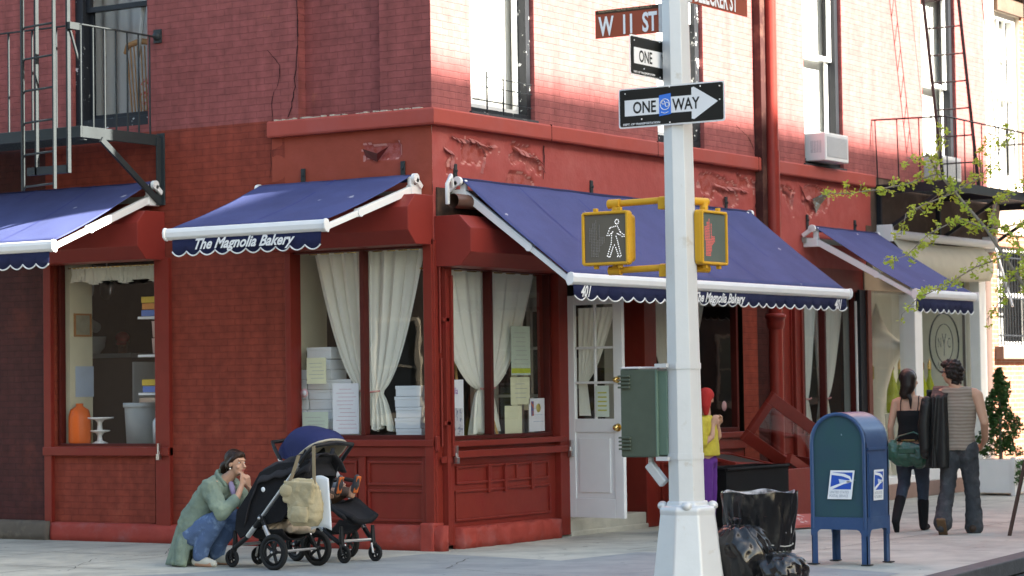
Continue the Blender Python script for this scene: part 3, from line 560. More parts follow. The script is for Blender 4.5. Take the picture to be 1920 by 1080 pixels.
for z in (2.2, 2.75, 3.35): m.box(14.5, 15.9, -.045, -.015, z, z+.02)
m.build('security_bars', M_black, o)
m = MB(); m.box(14.35, 23.9, .4, .5, 0, 10.5); m.box(14.2, 24, .5, 9, 10.9, 11.1); m.box(14.21, 24, 8.9, 9, 0, 10.9); m.box(23.9, 24, .02, 8.9, 0, 10.9); npart('inner_wall', m, mat('room_grey', (.4, .4, .38), .9))
block('row_house', 'distant brick row house past the cream painted house on the avenue', 24.02, 60, .3, 12, 11, M_orange, 'S', step=4.5)
# ---------------------------------------------------------------- awnings
def awning(F, td, u0, u1, wt, zt, wf, zf, label, words, arms, straps=(), nsc=10, vh=.17, left_cap=True, vmat=None, cap=True, cols=None):
    base = F((u0+u1)/2, 0, zt); t = thing('awning', base, label, 'awning')
    # canopy: cloth sheet with a slight sag
    def f(i, j):
        u = u0+.02+(u1-u0-.04)*i; w_ = wt+(wf-wt)*j; z = zt+(zf+.012-zt)*j-.035*math.sin(math.pi*j)*(.6+.4*math.sin(math.pi*i))
        return (u, w_, z+.008*noise.noise((u*2.5, w_*2.5, 2))+.005*math.sin(u*9+w_*4)*noise.noise((u*1.3, w_*1.3, 5)))
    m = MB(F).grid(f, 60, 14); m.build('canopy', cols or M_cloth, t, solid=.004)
    m = MB(F)
    for k in range(1, int((u1-u0)/1.2)+1):
        u = u0+(u1-u0)*k/(int((u1-u0)/1.2)+1)
        m.grid(lambda i, j, u=u: (u-.008+.016*i, wt+(wf-wt)*j, zt+(zf+.012-zt)*j-.035*math.sin(math.pi*j)*(.6+.4*math.sin(math.pi*(u-u0)/(u1-u0)))+.0045), 1, 14)
    if m.v: m.build('seam', mat('seam_blue', (.035, .045, .19), .8), t)
    m = MB(F); m.tube([(u0, wt, zt-.035), (u1, wt, zt-.035)], .036, 14); m.build('roller', M_val if cols is None else M_white, t)
    # front bar: rounded white extrusion
    prof = [(0, 0), (.03, .012), (.055, .005), (.065, -.03), (.06, -.075), (.035, -.1), (0, -.105), (-.02, -.06)]; K = len(prof)
    vs = [(u, wf+a, zf+b) for u in (u0, u1) for a, b in prof]; m = MB(F)
    m.add(vs, [tuple(range(K)), tuple(range(K, 2*K))]+[(i, (i+1) % K, K+(i+1) % K, K+i) for i in range(K)]); m.build('front_bar', M_white, t, bevel=.006)
    for u in ((u0, u1) if cap else ()):
        m = MB(F); s_ = -.02 if u == u0 else .02
        c_ = [(u+q, wf+.02+a*1.12-.005, zf-.05+(b+.05)*1.1) for q in (0, s_) for a, b in prof]; m.add(c_, [tuple(range(K)), tuple(range(K, 2*K))]+[(i, (i+1) % K, K+(i+1) % K, K+i) for i in range(K)]); m.build('end_cap', M_white, t, bevel=.005)
    # scalloped valance
    n_ = nsc*12; zb = zf-.09
    def edge(i): ph = (i/n_*nsc) % 1; return zb-vh+.045*(1-math.sin(math.pi*ph)**.8)
    def fold(u): return wf+.03+.012*math.sin(u*5+u0)+.006*math.sin(u*17)
    ur = lambda i: u0+.06+(u1-u0-.12)*i/n_
    m = MB(F)
    for i in range(n_):
        a, b = ur(i), ur(i+1); m.add([(a, wf+.03, zb+.01), (b, wf+.03, zb+.01), (b, fold(b)-.03+.03, edge(i+1)), (a, fold(a)-.03+.03, edge(i))], [(0, 1, 2, 3)], True)
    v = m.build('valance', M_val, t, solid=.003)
    pts = [(ur(i), fold(ur(i))+.003, edge(i)) for i in range(n_+1)]
    m = MB(F); m.tube(pts, .0075, 5, cap=False); m.build('piping', M_white, v)
    for (txt, u, z, size, sx) in words:
        m = MB(); m.text(txt, F(u, wf+.055, z), td, (0, 0, 1), size, .48, .0028*size/.1, 0, sx); m.build('lettering', M_white, v)
    # arms with an elbow joint
    for u, z0_ in arms:
        ux = u; a = (ux, wt+.03, z0_); b = (ux, wf-.0, zf-.06); mid = tuple(a[k]*.38+b[k]*.62 for k in range(3))
        m = MB(F); m.bar(a, mid, .05, .075); m.bar(mid, b, .04, .055)
        m.obox(F(*mid), (.025, 0, 0), (0, .025, 0), (0, 0, .05)) if False else m.tube([(mid[0]-.03, mid[1], mid[2]), (mid[0]+.03, mid[1], mid[2])], .042, 10)
        m.build('arm', M_white, t, bevel=.006)
        m = MB(F); m.box(ux-.035, ux+.035, 0, wt+.05, z0_-.06, z0_+.05); m.box(ux-.02, ux+.02, wt-.02, wt+.05, z0_, zt-.02); m.build('shoulder_bracket', M_white, t, bevel=.01)
    for u in (u0-.01, u1+.01):
        m = MB(F); m.tube([(u-.02, wt, zt-.035), (u+.02, wt, zt-.035)], .046, 14); m.bar((u, wt, zt-.04), (u, .02, zt-.12), .04, .05); m.build('roller_bracket', M_white, t, bevel=.006)
    m = MB(F); m.box(u0, u1, 0, .05, zt-.2, zt-.14); m.build('torsion_bar', mat('bar_greyed', (.3, .3, .26), .5), t)
    for u in straps:
        m = MB(F); m.box(u-.025, u+.025, .0, .02, zt-.05, zt+.15); m.tube([(u, .02, zt+.08), (u, .035, zt+.08)], .014, 8); m.build('wall_strap', M_iron, t, bevel=.004)
    return t
LT, RT = (0, -1, 0), (1, 0, 0)
awning(LF, LT, .13, 2.03, .12, 3.62, 1.5, 3.11, 'blue awning over the corner window on the side street, name on its valance', [('The Magnolia Bakery', 1.70, 2.91, .14, 1.0)], [(.16, 3.47)], (1.56, .34), 10)
awning(RF, RT, .27, 6.42, .12, 3.6, 1.34, 2.62, 'long blue awning over the bakery door with the number 401 at both ends', [('401', .42, 2.41, .15, .8), ('The Magnolia Bakery', 2.66, 2.41, .14, .93), ('401', 6.0, 2.40, .15, .8)], [(.34, 3.44), (6.3, 3.44)], (.38, 2.97, 6.04), 27, .155)
awning(LF, LT, 3.42, 5.9, .12, 3.74, 1.58, 3.06, 'blue awning over the kitchen window under the iron balcony, its front lit by sun', [], [(3.48, 3.55), (5.8, 3.55)], (), 13, .17)
awning(RF, RT, 8.05, 9.95, .15, 3.5, 1.46, 2.66, 'small blue awning beside the white boutique front, furthest along the avenue', [], [(8.12, 3.3)], (8.2, 9.6), 9, .18)
m = MB(); m.tube([(.02, -.16, 3.33), (-.04, -.2, 3.52), (.02, -.2, 3.6), (.1, -.16, 3.5)], .022, 8); tag(m.build('awning_crank_eye', M_white, loc=(.02, -.16, 3.33)), 'white looped awning bracket bolted at the building corner between two awnings', 'bracket')
# cream awning of the boutique, rolled up
t = thing('retracted_awning', RF(12, .1, 3.5), 'white rolled up shop awning with slack cream cloth over the boutique window', 'awning')
m = MB(RF); m.tube([(10.3, .14, 3.5), (14.0, .14, 3.5)], .06, 12); m.build('roller', M_white, t)
m = MB(RF).grid(lambda i, j: (10.45+3.2*i, .13+.14*math.sin(j*2.6)+.03*j, 3.47-.5*j-.05*math.sin(i*3.1)), 24, 8); m.build('canopy', mat('cloth_cream', (.58, .55, .45), .8, trans=.25), t, solid=.004)
for u in (10.32, 13.98):
    m = MB(RF); m.box(u-.03, u+.03, 0, .22, 3.4, 3.62); m.build('bracket', M_white, t, bevel=.008)
m = MB(RF); m.tube([(13.95, .2, 3.45), (13.8, .5, 2.6)], .02, 8); m.build('arm', M_white, t)
# ---------------------------------------------------------------- fire escape, side street
FE = thing('fire_escape', LF(5, 0, 4.2), 'dark iron fire escape balcony over the kitchen awning, its rails catching sun', 'fire escape')
WO = 1.18
m = MB(LF)
for k in range(26): w_ = .04+k*.044; m.box(3.46, 8.2, w_, w_+.012, 4.205, 4.235)
m.build('deck', M_iron, FE)
m = MB(LF); m.box(3.43, 3.46, 0, WO, 4.12, 4.235); m.box(3.43, 8.2, WO-.0, WO+.03, 4.12, 4.235); m.box(3.4, 3.46, WO-.03, WO+.01, 4.09, 4.1); m.box(5.8, 5.83, 0, WO, 4.1, 4.2); m.build('channel', M_iron, FE, bevel=.004)
m = MB(LF); m.box(3.37, 3.47, 0, .02, 3.5, 4.25); m.box(3.41, 3.43, 0, .08, 3.5, 4.2); m.build('wall_bracket', M_iron, FE, bevel=.004)
for u in (3.42, 5.9): m = MB(LF); m.bar((u, .02, 3.52), (u, .92, 4.12), .03, .06); m.build('brace', M_iron, FE)
m = MB(LF); m.bar((3.45, 0, 5.26), (3.45, WO, 5.26), .035, .012); m.bar((3.45, WO, 5.26), (8.2, WO, 5.26), .035, .012); m.build('handrail', M_iron, FE)
m = MB(LF); m.ball((3.45, .02, 5.27), .05, 10, 8); m.box(3.40, 3.5, 0, .02, 5.2, 5.34); m.build('rail_anchor', M_iron, FE)
for k in range(6):
    m = MB(LF); w_ = .14+k*.172; m.box(3.443, 3.457, w_-.007, w_+.007, 4.23, 5.26); m.build('baluster', M_iron, FE)
for k in range(14):
    m = MB(LF); u = 3.45+k*.33; m.box(u-.008, u+.008, WO-.008, WO+.008, 4.23, 5.26); m.build('baluster', M_iron, FE)
LD = thing('drop_ladder', LF(3.8, 1.4, 3.62), 'iron drop ladder hanging in front of the fire escape balcony, white edged by sun', 'ladder')
for u in (3.60, 4.03):
    m = MB(LF); m.box(u-.009, u+.009, 1.385, 1.425, 3.6, 8.5); m.build('rail', M_iron, LD)
for k in range(16):
    m = MB(LF); z = 3.64+k*.322; m.tube([(3.60, 1.40, z+.015), (4.0, 1.40, z+.0), (4.03, 1.40, z-.03)], .011, 6); m.build('rung', M_iron, LD)
for u in (3.5, 3.93):
    m = MB(LF); m.box(u-.012, u+.012, 1.285, 1.33, 3.76, 8.4); m.build('guide', M_iron, LD)
m = MB(LF); m.box(3.5, 4.05, 1.28, 1.33, 3.76, 3.84); m.build('cross_bar', M_iron, LD); m = MB(LF); m.box(3.45, 3.5, WO, 1.33, 5.2, 5.27); m.bar((3.48, WO, 4.9), (3.48, 1.3, 5.2), .02, .02); m.build('guide_bracket', M_iron, LD)
# ---------------------------------------------------------------- fire escape, avenue
FE = thing('fire_escape', RF(12, 0, 4.1), 'black iron fire escape balcony above the white boutique, behind the green tree', 'fire escape')
m = MB(RF)
for k in range(22): w_ = .03+k*.045; m.box(10.3, 14.6, w_, w_+.014, 4.12, 4.15)
m.build('deck', M_black, FE)
m = MB(RF); m.box(10.28, 10.31, 0, 1.0, 4.03, 4.15); m.box(10.28, 14.6, 1.0, 1.03, 4.03, 4.15); m.box(14.57, 14.6, 0, 1, 4.03, 4.15); m.box(12.2, 12.23, 0, 1, 4.03, 4.12); m.build('channel', M_black, FE)
for u in (10.33, 12.3, 14.2):
    m = MB(RF); m.box(u-.025, u+.025, 0, .06, 3.4, 4.1); m.bar((u, .03, 3.5), (u, .95, 4.05), .03, .045); m.build('bracket', M_black, FE)
m = MB(RF); m.tube([(10.2, 0, 5.0), (10.3, 1.0, 4.99)], .012, 6); m.tube([(10.3, 1.0, 4.99), (14.6, 1.0, 4.99), (14.6, 0, 4.99)], .012, 6); m.build('handrail', M_black, FE)
for k in range(4):
    m = MB(RF); w_ = .04+k*.3; m.tube([(10.28, w_, 4.14), (10.22+.02*k, w_, 5.0)], .008, 6); m.build('baluster', M_black, FE)
for k in range(15):
    m = MB(RF); u = 10.3+k*.3; m.tube([(u, 1.01, 4.14), (u, 1.01, 4.99)], .008, 6); m.build('baluster', M_black, FE)
LD = thing('stair_ladder', RF(11.7, .6, 4.15), 'slender iron ladder leaning up from the far balcony, throwing its shadow on the pink wall', 'ladder')
for w_ in (.35, .85):
    m = MB(RF); m.bar((11.76, w_, 4.15), (10.72, w_, 8.7), .012, .045, (0, 1, 0)); m.build('rail', M_iron, LD)
for k in range(12):
    z = 4.5+k*.36; x = 11.76-(z-4.15)*.2286; m = MB(RF); m.tube([(x, .35, z), (x, .85, z)], .011, 6); m.build('rung', M_iron, LD)
m = MB(RF); m.tube([(12.3, .9, 4.9), (11.5, .9, 8.6)], .009, 6); m.tube([(12.3, .9, 4.9), (12.1, .85, 4.92)], .009, 6); m.build('handrail', M_iron, LD)
m = MB(RF); m.tube([(13.05, 1.06, 4.1), (13.1, 1.06, 8.8)], .026, 8); m.build('hanger_rod', M_black, FE)
# ---------------------------------------------------------------- air conditioners
def ac(u0, u1, z0, z1, w1, label):
    t = thing('air_conditioner', RF(u0, .1, z0), label, 'air conditioner', 'window air conditioners')
    m = MB(RF); m.box(u0, u1, -.25, w1, z0, z1); m.build('case', M_white, t, bevel=.012)
    m = MB(RF); m.box(u0+.05, u1-.05, w1+.001, w1+.005, z0+.05, z1-.05); g_ = m.build('grille', mat('ac_grille', (.38, .4, .43), .6), t)
    m = MB(RF)
    for k in range(16): z = z0+.06+k*(z1-z0-.12)/15; m.box(u0+.05, u1-.05, w1+.005, w1+.009, z-.003, z+.003)
    m.build('fins', M_white, g_)
    m = MB(RF)
    for k in range(7): m.add([(u0-.001, w1-.06-k*.022, z0+.1), (u0-.001, w1-.068-k*.022, z0+.1), (u0-.001, w1-.068-k*.022, z1-.1), (u0-.001, w1-.06-k*.022, z1-.1)], [(0, 1, 2, 3)])
    m.build('side_louvre', mat('ac_grille', (.38, .4, .43)), t)
ac(8.32, 9.0, 4.33, 4.68, .22, 'white window air conditioner on the sill beside the red downpipe')
ac(12.05, 12.75, 4.33, 4.66, .2, 'white air conditioner in the window behind the far fire escape')
# little iron window guard
t = thing('window_guard', RF(1.2, .05, 4.3), 'thin iron rod guard standing on the sill of the corner upstairs window', 'window guard')
for u in (.98, 1.28): m = MB(RF); m.tube([(u, .0, 4.3), (u, .0, 4.72)], .009, 6); m.build('post', M_black, t)
for z in (4.42, 4.56, 4.66):
    m = MB(RF); m.tube([(.72, .0, z), (1.82, .0, z)], .005, 5); m.build('rod', M_iron, t)
# ---------------------------------------------------------------- signal pole
M_galv = mat('galvanised', (.58, .59, .59), .42, .2, var=.06, vs=5, col2=(.5, .48, .44), mix=(.62, .7), ms=6, bump=.1, bs=30)
M_yel = mat('signal_yellow', (.58, .32, .025), .4, var=.08, col2=(.5, .24, .01), mix=(.55, .75), ms=8)
M_signblk = mat('sign_black', (.018, .018, .016), .4); M_signwht = mat('sign_white', (.8, .8, .8), .45, var=.03); M_signbrn = mat('sign_brown', (.3, .07, .035), .5, var=.06)
PX, PY = -3.378, -4.592
PO = thing('signal_pole', (PX, PY, 0), 'tall silver octagonal signal pole on a tapered cast base', 'pole')
def octa(m, rz, c=(PX, PY), rot=math.pi/8-.32, lean=True):
    vs = []
    for r, z in rz:
        lx = .006*z if lean else 0
        for k in range(8): a = rot+k*math.pi/4; vs.append((c[0]-lx*.5+r*math.cos(a), c[1]+lx+r*math.sin(a), z))
    K = len(rz); m.add(vs, [(i*8+j, i*8+(j+1) % 8, (i+1)*8+(j+1) % 8, (i+1)*8+j) for i in range(K-1) for j in range(8)]+[tuple(range(8)), tuple(range((K-1)*8, K*8))]); return m
m = octa(MB(), [(.143, .6), (.125, 2.2), (.108, 4.2), (.09, 6.8)]); m.build('shaft', M_galv, PO, bevel=.003)
m = octa(MB(), [(.30, 0), (.30, .04), (.285, .08), (.218, .60), (.222, .64), (.21, .66), (.165, .665), (.16, .70)], rot=math.pi/8-.32, lean=False); m.build('base', M_galv, PO, bevel=.012)
for k in range(8):
    a = math.pi/8-.32+math.pi/8+k*math.pi/4
    if k % 2 == 0: m = MB(); m.ball((PX+.185*math.cos(a), PY+.185*math.sin(a), .665), (.04, .04, .035), 10, 7); m.build('bolt', M_galv, PO)
for z in (1.03, 1.70, 2.62, 2.88, 3.13, 3.38, 4.0):
    wd = .022 if z < 2 else .006; r = .145-.0105*z
    m = octa(MB(), [(r+.0, z-wd), (r+.01 if z < 2 else r+.004, z-wd), (r+.01 if z < 2 else r+.004, z+wd), (r, z+wd)])
    m.build('strap', M_galv if z != 3.13 else mat('strap_rust', (.4, .3, .18), .6), PO)
m = octa(MB(), [(.1125, 3.18), (.1145, 3.18), (.1145, 3.195), (.1125, 3.195)]); m.build('tape_band', mat('band_gold', (.45, .33, .14), .6, col2=(.1, .08, .06), mix=(.5, .52), ms=30), PO)
# sign helpers: a panel with rounded corners standing in a vertical plane
def panel(m, o, ux, w_, h, r=.02, th=.004):
    pts = []
    for cx, cy, a0 in ((w_-r, h-r, 0), (r, h-r, 90), (r, r, 180), (w_-r, r, 270)):
        for k in range(5): a = R(a0+22.5*k); pts.append((cx+r*math.cos(a), cy+r*math.sin(a)))
    n_ = Vector(ux).cross(Vector((0, 0, 1))); m.prism(pts, Vector(o)-n_*th, ux, (0, 0, 1), n_*th); return n_
def sgn_one_way(o, ux, label, name='one_way_sign', sticker=False, W=.9, Hh=.3):
    ux = Vector(ux); t = thing(name, o, label, 'street sign'); o = Vector(o); up = Vector((0, 0, 1)); n_ = ux.cross(up)
    m = MB(); panel(m, o, ux, W, Hh); m.build('plate', M_signwht, t)
    m = MB(); panel(m, o+ux*.012+up*.012+n_*.003, ux, W-.024, Hh-.024, .014, .002); m.build('face', M_signblk, t)
    m = MB(); m.prism([(.055, .09), (.625, .09), (.625, .035), (.645, .03), (.845, .15), (.645, .27), (.625, .265), (.625, .21), (.055, .21)], o+n_*.0035, ux, up, n_*.0012); m.build('arrow', M_signwht, t)
    m = MB(); m.text('ONE', o+ux*.125+up*.108, ux, up, .122, 0, .0022, .006, .78); m.text('WAY', o+ux*.465+up*.108, ux, up, .122, 0, .0022, .006, .80); m.text('DEPT. OF TRANSPORTATION', o+ux*.04+up*.018, ux, up, .018, 0, .0003, .006); 
    m.build('lettering', M_signblk, t)
    # the small print is white on the black field
    m = MB(); m.text('DEPT. OF TRANSPORTATION', o+ux*.04+up*.02, ux, up, .021, 0, .0005, .0075, 1.15); m.build('small_print', M_signwht, t)
    if sticker:
        m = MB(); m.prism([(0, 0), (.1, .01), (.1, .165), (0, .155)], o+ux*.352+up*.072+n_*.0065, ux, up, n_*.001); s_ = m.build('sticker', mat('sticker_blue', (.06, .2, .7), .5), t)
        m = MB()
        for (cx, cy, r) in ((.05, .085, .04), (.068, .083, .016), (.036, .1, .013)):
            P_ = [o+ux*(.352+cx+r*math.cos(a*.3142))+up*(.072+cy+r*math.sin(a*.3142))+n_*.0085 for a in range(20)]
            m.tube(P_+[P_[0]], .0028, 5, cap=False)
        m.tube([o+ux*.37+up*.1+n_*.0085, o+ux*.40+up*.09+n_*.0085, o+ux*.43+up*.1+n_*.0085], .0028, 5); m.build('emblem', M_signwht, s_)
    m = MB()
    for a, b in ((.06, .26), (.44, .285), (.7, .27), (.86, .26), (.86, .16), (.2, .06), (.44, .02)): c = o+ux*a+up*b; m.ball(c+n_*.005, .006, 8, 5)
    m.build('rivets', M_signwht, t)
    return t
sgn_one_way((-3.52, -4.138, 3.49), (0, -1, 0), 'black and white ONE WAY arrow sign with a small blue sticker on the silver pole', sticker=True)
sgn_one_way((-3.90, -4.46, 3.84), (1, 0, 0), 'ONE WAY sign half hidden behind the pole, just above the stickered sign')
def street_sign(o, ux, w_, h, txt, tw, label, top, size, align='LEFT', xo=.03, lip=.045):
    ux = Vector(ux); o = Vector(o); up = Vector((0, 0, 1)); n_ = ux.cross(up); t = thing('street_name_sign', o, label, 'street sign')
    m = MB(); panel(m, o, ux, w_, h, .004); m.build('plate', M_signbrn, t)
    m = MB(); m.prism([(.002, h-lip), (w_-.002, h-lip), (w_-.002, h-.002), (.002, h-.002)], o+n_*.001, ux, up, n_*.001); b_ = m.build('header', mat('sign_dark', (.06, .035, .02), .5), t)
    m = MB(); m.text(top, o+ux*.03+up*(h-lip+.012), ux, up, .026, 0, .0002, .004, .95); m.build('small_print', mat('sign_tan', (.42, .33, .2), .5), b_)
    m = MB(); m.text(txt, o+ux*xo+up*.022, ux, up, size, 0, .006, .004, tw); m.build('lettering', M_signwht, t)
    m = MB(); e = w_ if align == 'LEFT' else 0; m.box(0, 0, 0, 0, 0, 0) if False else m.obox(o+ux*(e+(.02 if e else -.02))+up*h*.5-n_*.0, ux*.03, n_*.02, up*(h*.5)); m.build('clamp', M_galv, t)
    return t
street_sign((-3.42, -3.885, 4.205), (0, -1, 0), .575, .215, 'W  11  ST', .6, 'brown street sign reading W 11 ST at the top of the pole', 'GREENWICH VILLAGE HISTORIC DISTRICT', .2, 'LEFT', .035, .03)
street_sign((-3.27, -4.62, 4.435), (1, 0, 0), .95, .22, 'BLEECKER ST', .6, 'brown street sign for the avenue, cut off by the top edge of the view', 'GREENWICH VILLAGE HISTORIC DISTRICT', .2, 'RIGHT', .07, .03)
# ---------------------------------------------------------------- pedestrian signals
M_lens = mat('signal_lens', (.13, .115, .09), .45, var=.1); M_led = mat('led_white', (.9, .9, .9), .4, emit=((1, 1, 1), .1)); M_ledr = mat('led_red', (.75, .14, .13), .4, emit=((1, .15, .12), .03)); M_off = mat('led_off', (.24, .22, .2), .5)
def signal(o, ux, walk, label, depth=.16):   # o: lower left of the face
    ux = Vector(ux); o = Vector(o); up = Vector((0, 0, 1)); n_ = ux.cross(up); W = .41; t = thing('pedestrian_signal', o, label, 'pedestrian signal')
    m = MB()
    for (off, r, d0, d1) in ((0, .03, 0, .05), (.025, .03, -.09, 0), (.012, .03, -.01, .004)):
        pts = []
        for cx, cy, a0 in ((W-r-off, W-r-off, 0), (r+off, W-r-off, 90), (r+off, r+off, 180), (W-r-off, r+off, 270)):
            for k in range(5): a = R(a0+22.5*k); pts.append((cx+r*math.cos(a), cy+r*math.sin(a)))
        m.prism(pts, o+n_*d0, ux, up, n_*(d1-d0))
    m.build('housing', M_yel, t, bevel=.004)
    m = MB(); e = .026; m.obox(o+ux*W/2+up*e/2+n_*.057, ux*W/2*.94, up*e/2*.8, n_*.012); m.obox(o+ux*W/2+up*(W-e/2)+n_*.057, ux*W/2*.94, up*e/2*.8, n_*.012); m.obox(o+ux*e/2+up*W/2+n_*.057, ux*e/2*.8, up*W/2*.94, n_*.012); m.obox(o+ux*(W-e/2)+up*W/2+n_*.057, ux*e/2*.8, up*W/2*.94, n_*.012); m.build('door_frame', M_yel, t, bevel=.006)
    m = MB(); m.prism([(e, e), (W-e, e), (W-e, W-e), (e, W-e)], o+n_*.048, ux, up, n_*.006); L_ = m.build('lens', M_lens if walk else mat('lens_green', (.1, .125, .11), .4), t)
    def dots(pts, mt, nm, r=.0055):
        q = MB()
        for (a, b) in pts: q.lathe(o+ux*a+up*b+n_*.0545, [(r, 0), (r, .002), (0, .0022)], 8, n_)
        q.build(nm, mt, L_)
    hand = []
    for i in range(11):
        for j in range(24):
            x, z = i/10, j/23
            inside = (.15 <= x <= .72 and z < .45) or (.1 <= x <= .22 and z < .82 and z >= .4) or (.28 <= x <= .4 and z >= .4 and z < .95) or (.46 <= x <= .56 and z >= .4) or (.62 <= x <= .72 and z >= .4 and z < .9) or (.7 < x and .25+.35*(x-.7) < z < .55)
            if z < .12: inside = .2 <= x <= .65
            if inside: hand.append((x, z))
    walkp = []
    def line(a, b, n2): walkp.extend([(a[0]+(b[0]-a[0])*k/n2, a[1]+(b[1]-a[1])*k/n2) for k in range(n2+1)])
    for k in range(8): a = k*math.pi/4; walkp.append((.308+.016*math.cos(a), .325+.017*math.sin(a)))
    line((.296, .292), (.25, .282), 3); line((.245, .275), (.222, .225), 3); line((.24, .225), (.27, .25), 2); line((.262, .24), (.258, .17), 4); line((.254, .155), (.222, .07), 5); line((.245, .065), (.272, .135), 5)
    line((.235, .063), (.222, .07), 1); line((.312, .292), (.335, .25), 3); line((.34, .243), (.368, .225), 2); line((.352, .212), (.37, .212), 1); line((.335, .225), (.31, .235), 2); line((.30, .215), (.315, .17), 3); line((.318, .155), (.34, .07), 5); line((.318, .07), (.296, .13), 4); line((.31, .063), (.33, .06), 1); line((.285, .15), (.285, .15), 1)
    if walk:
        dots([(.055+x*.14, .07+z*.27) for x, z in hand], M_off, 'unlit_hand', .0042); dots(walkp, M_led, 'walking_figure', .0037)
    else:
        dots([(.05+x*.16, .07+z*.27) for x, z in hand], M_ledr, 'lit_hand', .0043)
    for dz in (-.012, W+.012):
        for a in (.11, .32): m = MB(); m.obox(o+ux*a+up*dz+n_*.03, ux*.016, up*.013, n_*.016); m.build('hinge', M_yel, t, bevel=.004)
    return t
sA = signal((-3.47, -3.80, 2.468), (0, -1, 0), True, 'yellow pedestrian signal showing a white walking figure, left of the pole')
sB = signal((-3.40, -4.70, 2.452), (1, 0, 0), False, 'yellow pedestrian signal with a lit red hand, partly behind the pole')
for z in (2.935, 2.43):
    m = MB(); m.tube([(-3.43, -3.98, z), (-3.41, -4.5, z+.01)], .026, 12); m.tube([(-3.44, -3.99, z), (-3.44, -4.09, z)], .036, 12); m.tube([(-3.41, -4.42, z), (-3.41, -4.5, z)], .04, 12)
    s_ = 1 if z < 2.6 else -1; m.tube([(-3.435, -4.05, z), (-3.435, -4.05, z+s_*.055)], .034, 12); m.box(-3.45, -3.38, -4.49, -4.42, z-.06, z+.03); m.build('mounting_arm', M_yel, sA, bevel=.003)
    m = MB(); m.tube([(-3.3, -4.62, z), (-3.12, -4.66, z)], .03, 12); m.tube([(-3.16, -4.655, z), (-3.16, -4.655, z+s_*.06)], .032, 12); m.build('mounting_arm', M_yel, sB)
# ---------------------------------------------------------------- green control cabinet
CB = thing('control_cabinet', (-3.42, -4.25, 1.0), 'grey green metal control box strapped to the side of the silver pole', 'control box')
M_cab = mat('cabinet_green', (.085, .105, .078), .5, .1, var=.12, vs=12, bump=.1, bs=80)
m = MB(); m.box(-3.52, -3.28, -4.42, -4.11, 1.025, 1.685); m.build('door', M_cab, CB, bevel=.012)
m = MB(); m.box(-3.50, -3.25, -4.50, -4.415, 1.04, 1.67); m.box(-3.525, -3.5, -4.43, -4.41, 1.03, 1.68); m.build('side_panel', mat('cabinet_side', (.11, .17, .13), .5, var=.1), CB, bevel=.008)
m = MB(); m.box(-3.53, -3.25, -4.28, -4.12, 1.683, 1.70); m.build('rain_lip', M_galv, CB, bevel=.006)
for z in (1.12, 1.58):
    m = MB()
    for dz in (-.04, -.012, .016, .044): m.box(-3.54, -3.5, -4.2, -4.1, z+dz, z+dz+.014)
    m.build('hinge', M_cab, CB, bevel=.003)
m = MB(); m.box(-3.54, -3.5, -4.52, -4.42, 1.0, 1.03); m.box(-3.54, -3.5, -4.52, -4.42, 1.69, 1.72); m.build('bracket', M_galv, CB)
t = thing('push_button_housing', (-3.4, -4.37, .8), 'pale tilted crossing button housing under the green control box', 'signal button')
m = MB(); m.obox((-3.44, -4.37, .90), (.03, 0, 0), Vector((0, -.065, -.075)), Vector((0, .028, -.024))); m.build('body', M_galv, t, bevel=.012)
m = MB(); m.tube([(-3.42, -4.31, .96), (-3.42, -4.31, 1.03)], .022, 10); m.build('neck', M_galv, t)
# ---------------------------------------------------------------- mailbox
M_mb = mat('mailbox_side', (.035, .075, .1), .45, .05, var=.12, vs=3, bump=.08, bs=20, col2=(.032, .088, .09), mix=(.4, .7), ms=2, spots=(14, .12, (.3, .36, .4), .15))
M_mbf = mat('mailbox_blue', (.038, .08, .18), .34, .1, var=.1, vs=4, col2=(.06, .105, .2), mix=(.5, .7), ms=5, coat=.25, spots=(11, .14, (.35, .42, .5), .2))
BX = thing('mailbox', (-.05, -4.36, 0), 'dark blue domed mailbox on four legs with eagle stickers', 'mailbox')
x0, x1, y0, y1, zb, zs, rr = -.28, .18, -4.62, -4.10, .31, 1.045, .26
def arch(r_in=0., n=20): return [(y0+r_in, zb)]+[( (y0+y1)/2-(rr-r_in)*math.cos(math.pi*k/n), zs+(rr-r_in)*math.sin(math.pi*k/n)) for k in range(n+1)]+[(y1-r_in, zb)]
P = arch(); Pi = arch(.03)
m = MB(); K = len(P)
m.add([(x, a, b) for x in (x0, x1) for a, b in P], [(i, i+1, K+i+1, K+i) for i in range(K-1)], True); m.build('shell', M_mbf, BX)
for x, s_ in ((x0, -1), (x1, 1)):
    m = MB(); m.prism([(a, b) for a, b in Pi], (x-s_*.012, 0, 0), (0, 1, 0), (0, 0, 1), (s_*.004, 0, 0)); m.build('side_panel', M_mb, BX)
    m = MB()
    for i in range(K-1):
        a, b, c, d = P[i], P[i+1], Pi[i+1], Pi[i]
        vs = [(x-s_*.02, *a), (x-s_*.02, *b), (x-s_*.02, *c), (x-s_*.02, *d), (x+s_*.008, *a), (x+s_*.008, *b), (x+s_*.008, *c), (x+s_*.008, *d)]
        m.add(vs, [(4, 5, 6, 7), (0, 1, 5, 4), (2, 3, 7, 6)], True)
    m.build('rim', M_mbf, BX)
def skirt(m, o, ux, W, n_, th=.006):   # lower edge with the arched cut between the legs
    q = [(0, 0), (0, .12)]; q = [(0, .10), (0, -.02)]
    pts = [(0, .1), (W, .1), (W, -.06)]+[(W-.05+.0-.0+.045*math.cos(R(a))*1-.045, -.06+.055*math.sin(R(a))) for a in (0, 30, 60, 90)]+[(.095-.045*math.sin(R(a))-.0, -.005-.055*(1-math.cos(R(a)))) for a in (0, 30, 60, 90)]+[(.0, -.06)]
    m.prism(pts, o, ux, (0, 0, 1), Vector(n_)*th)
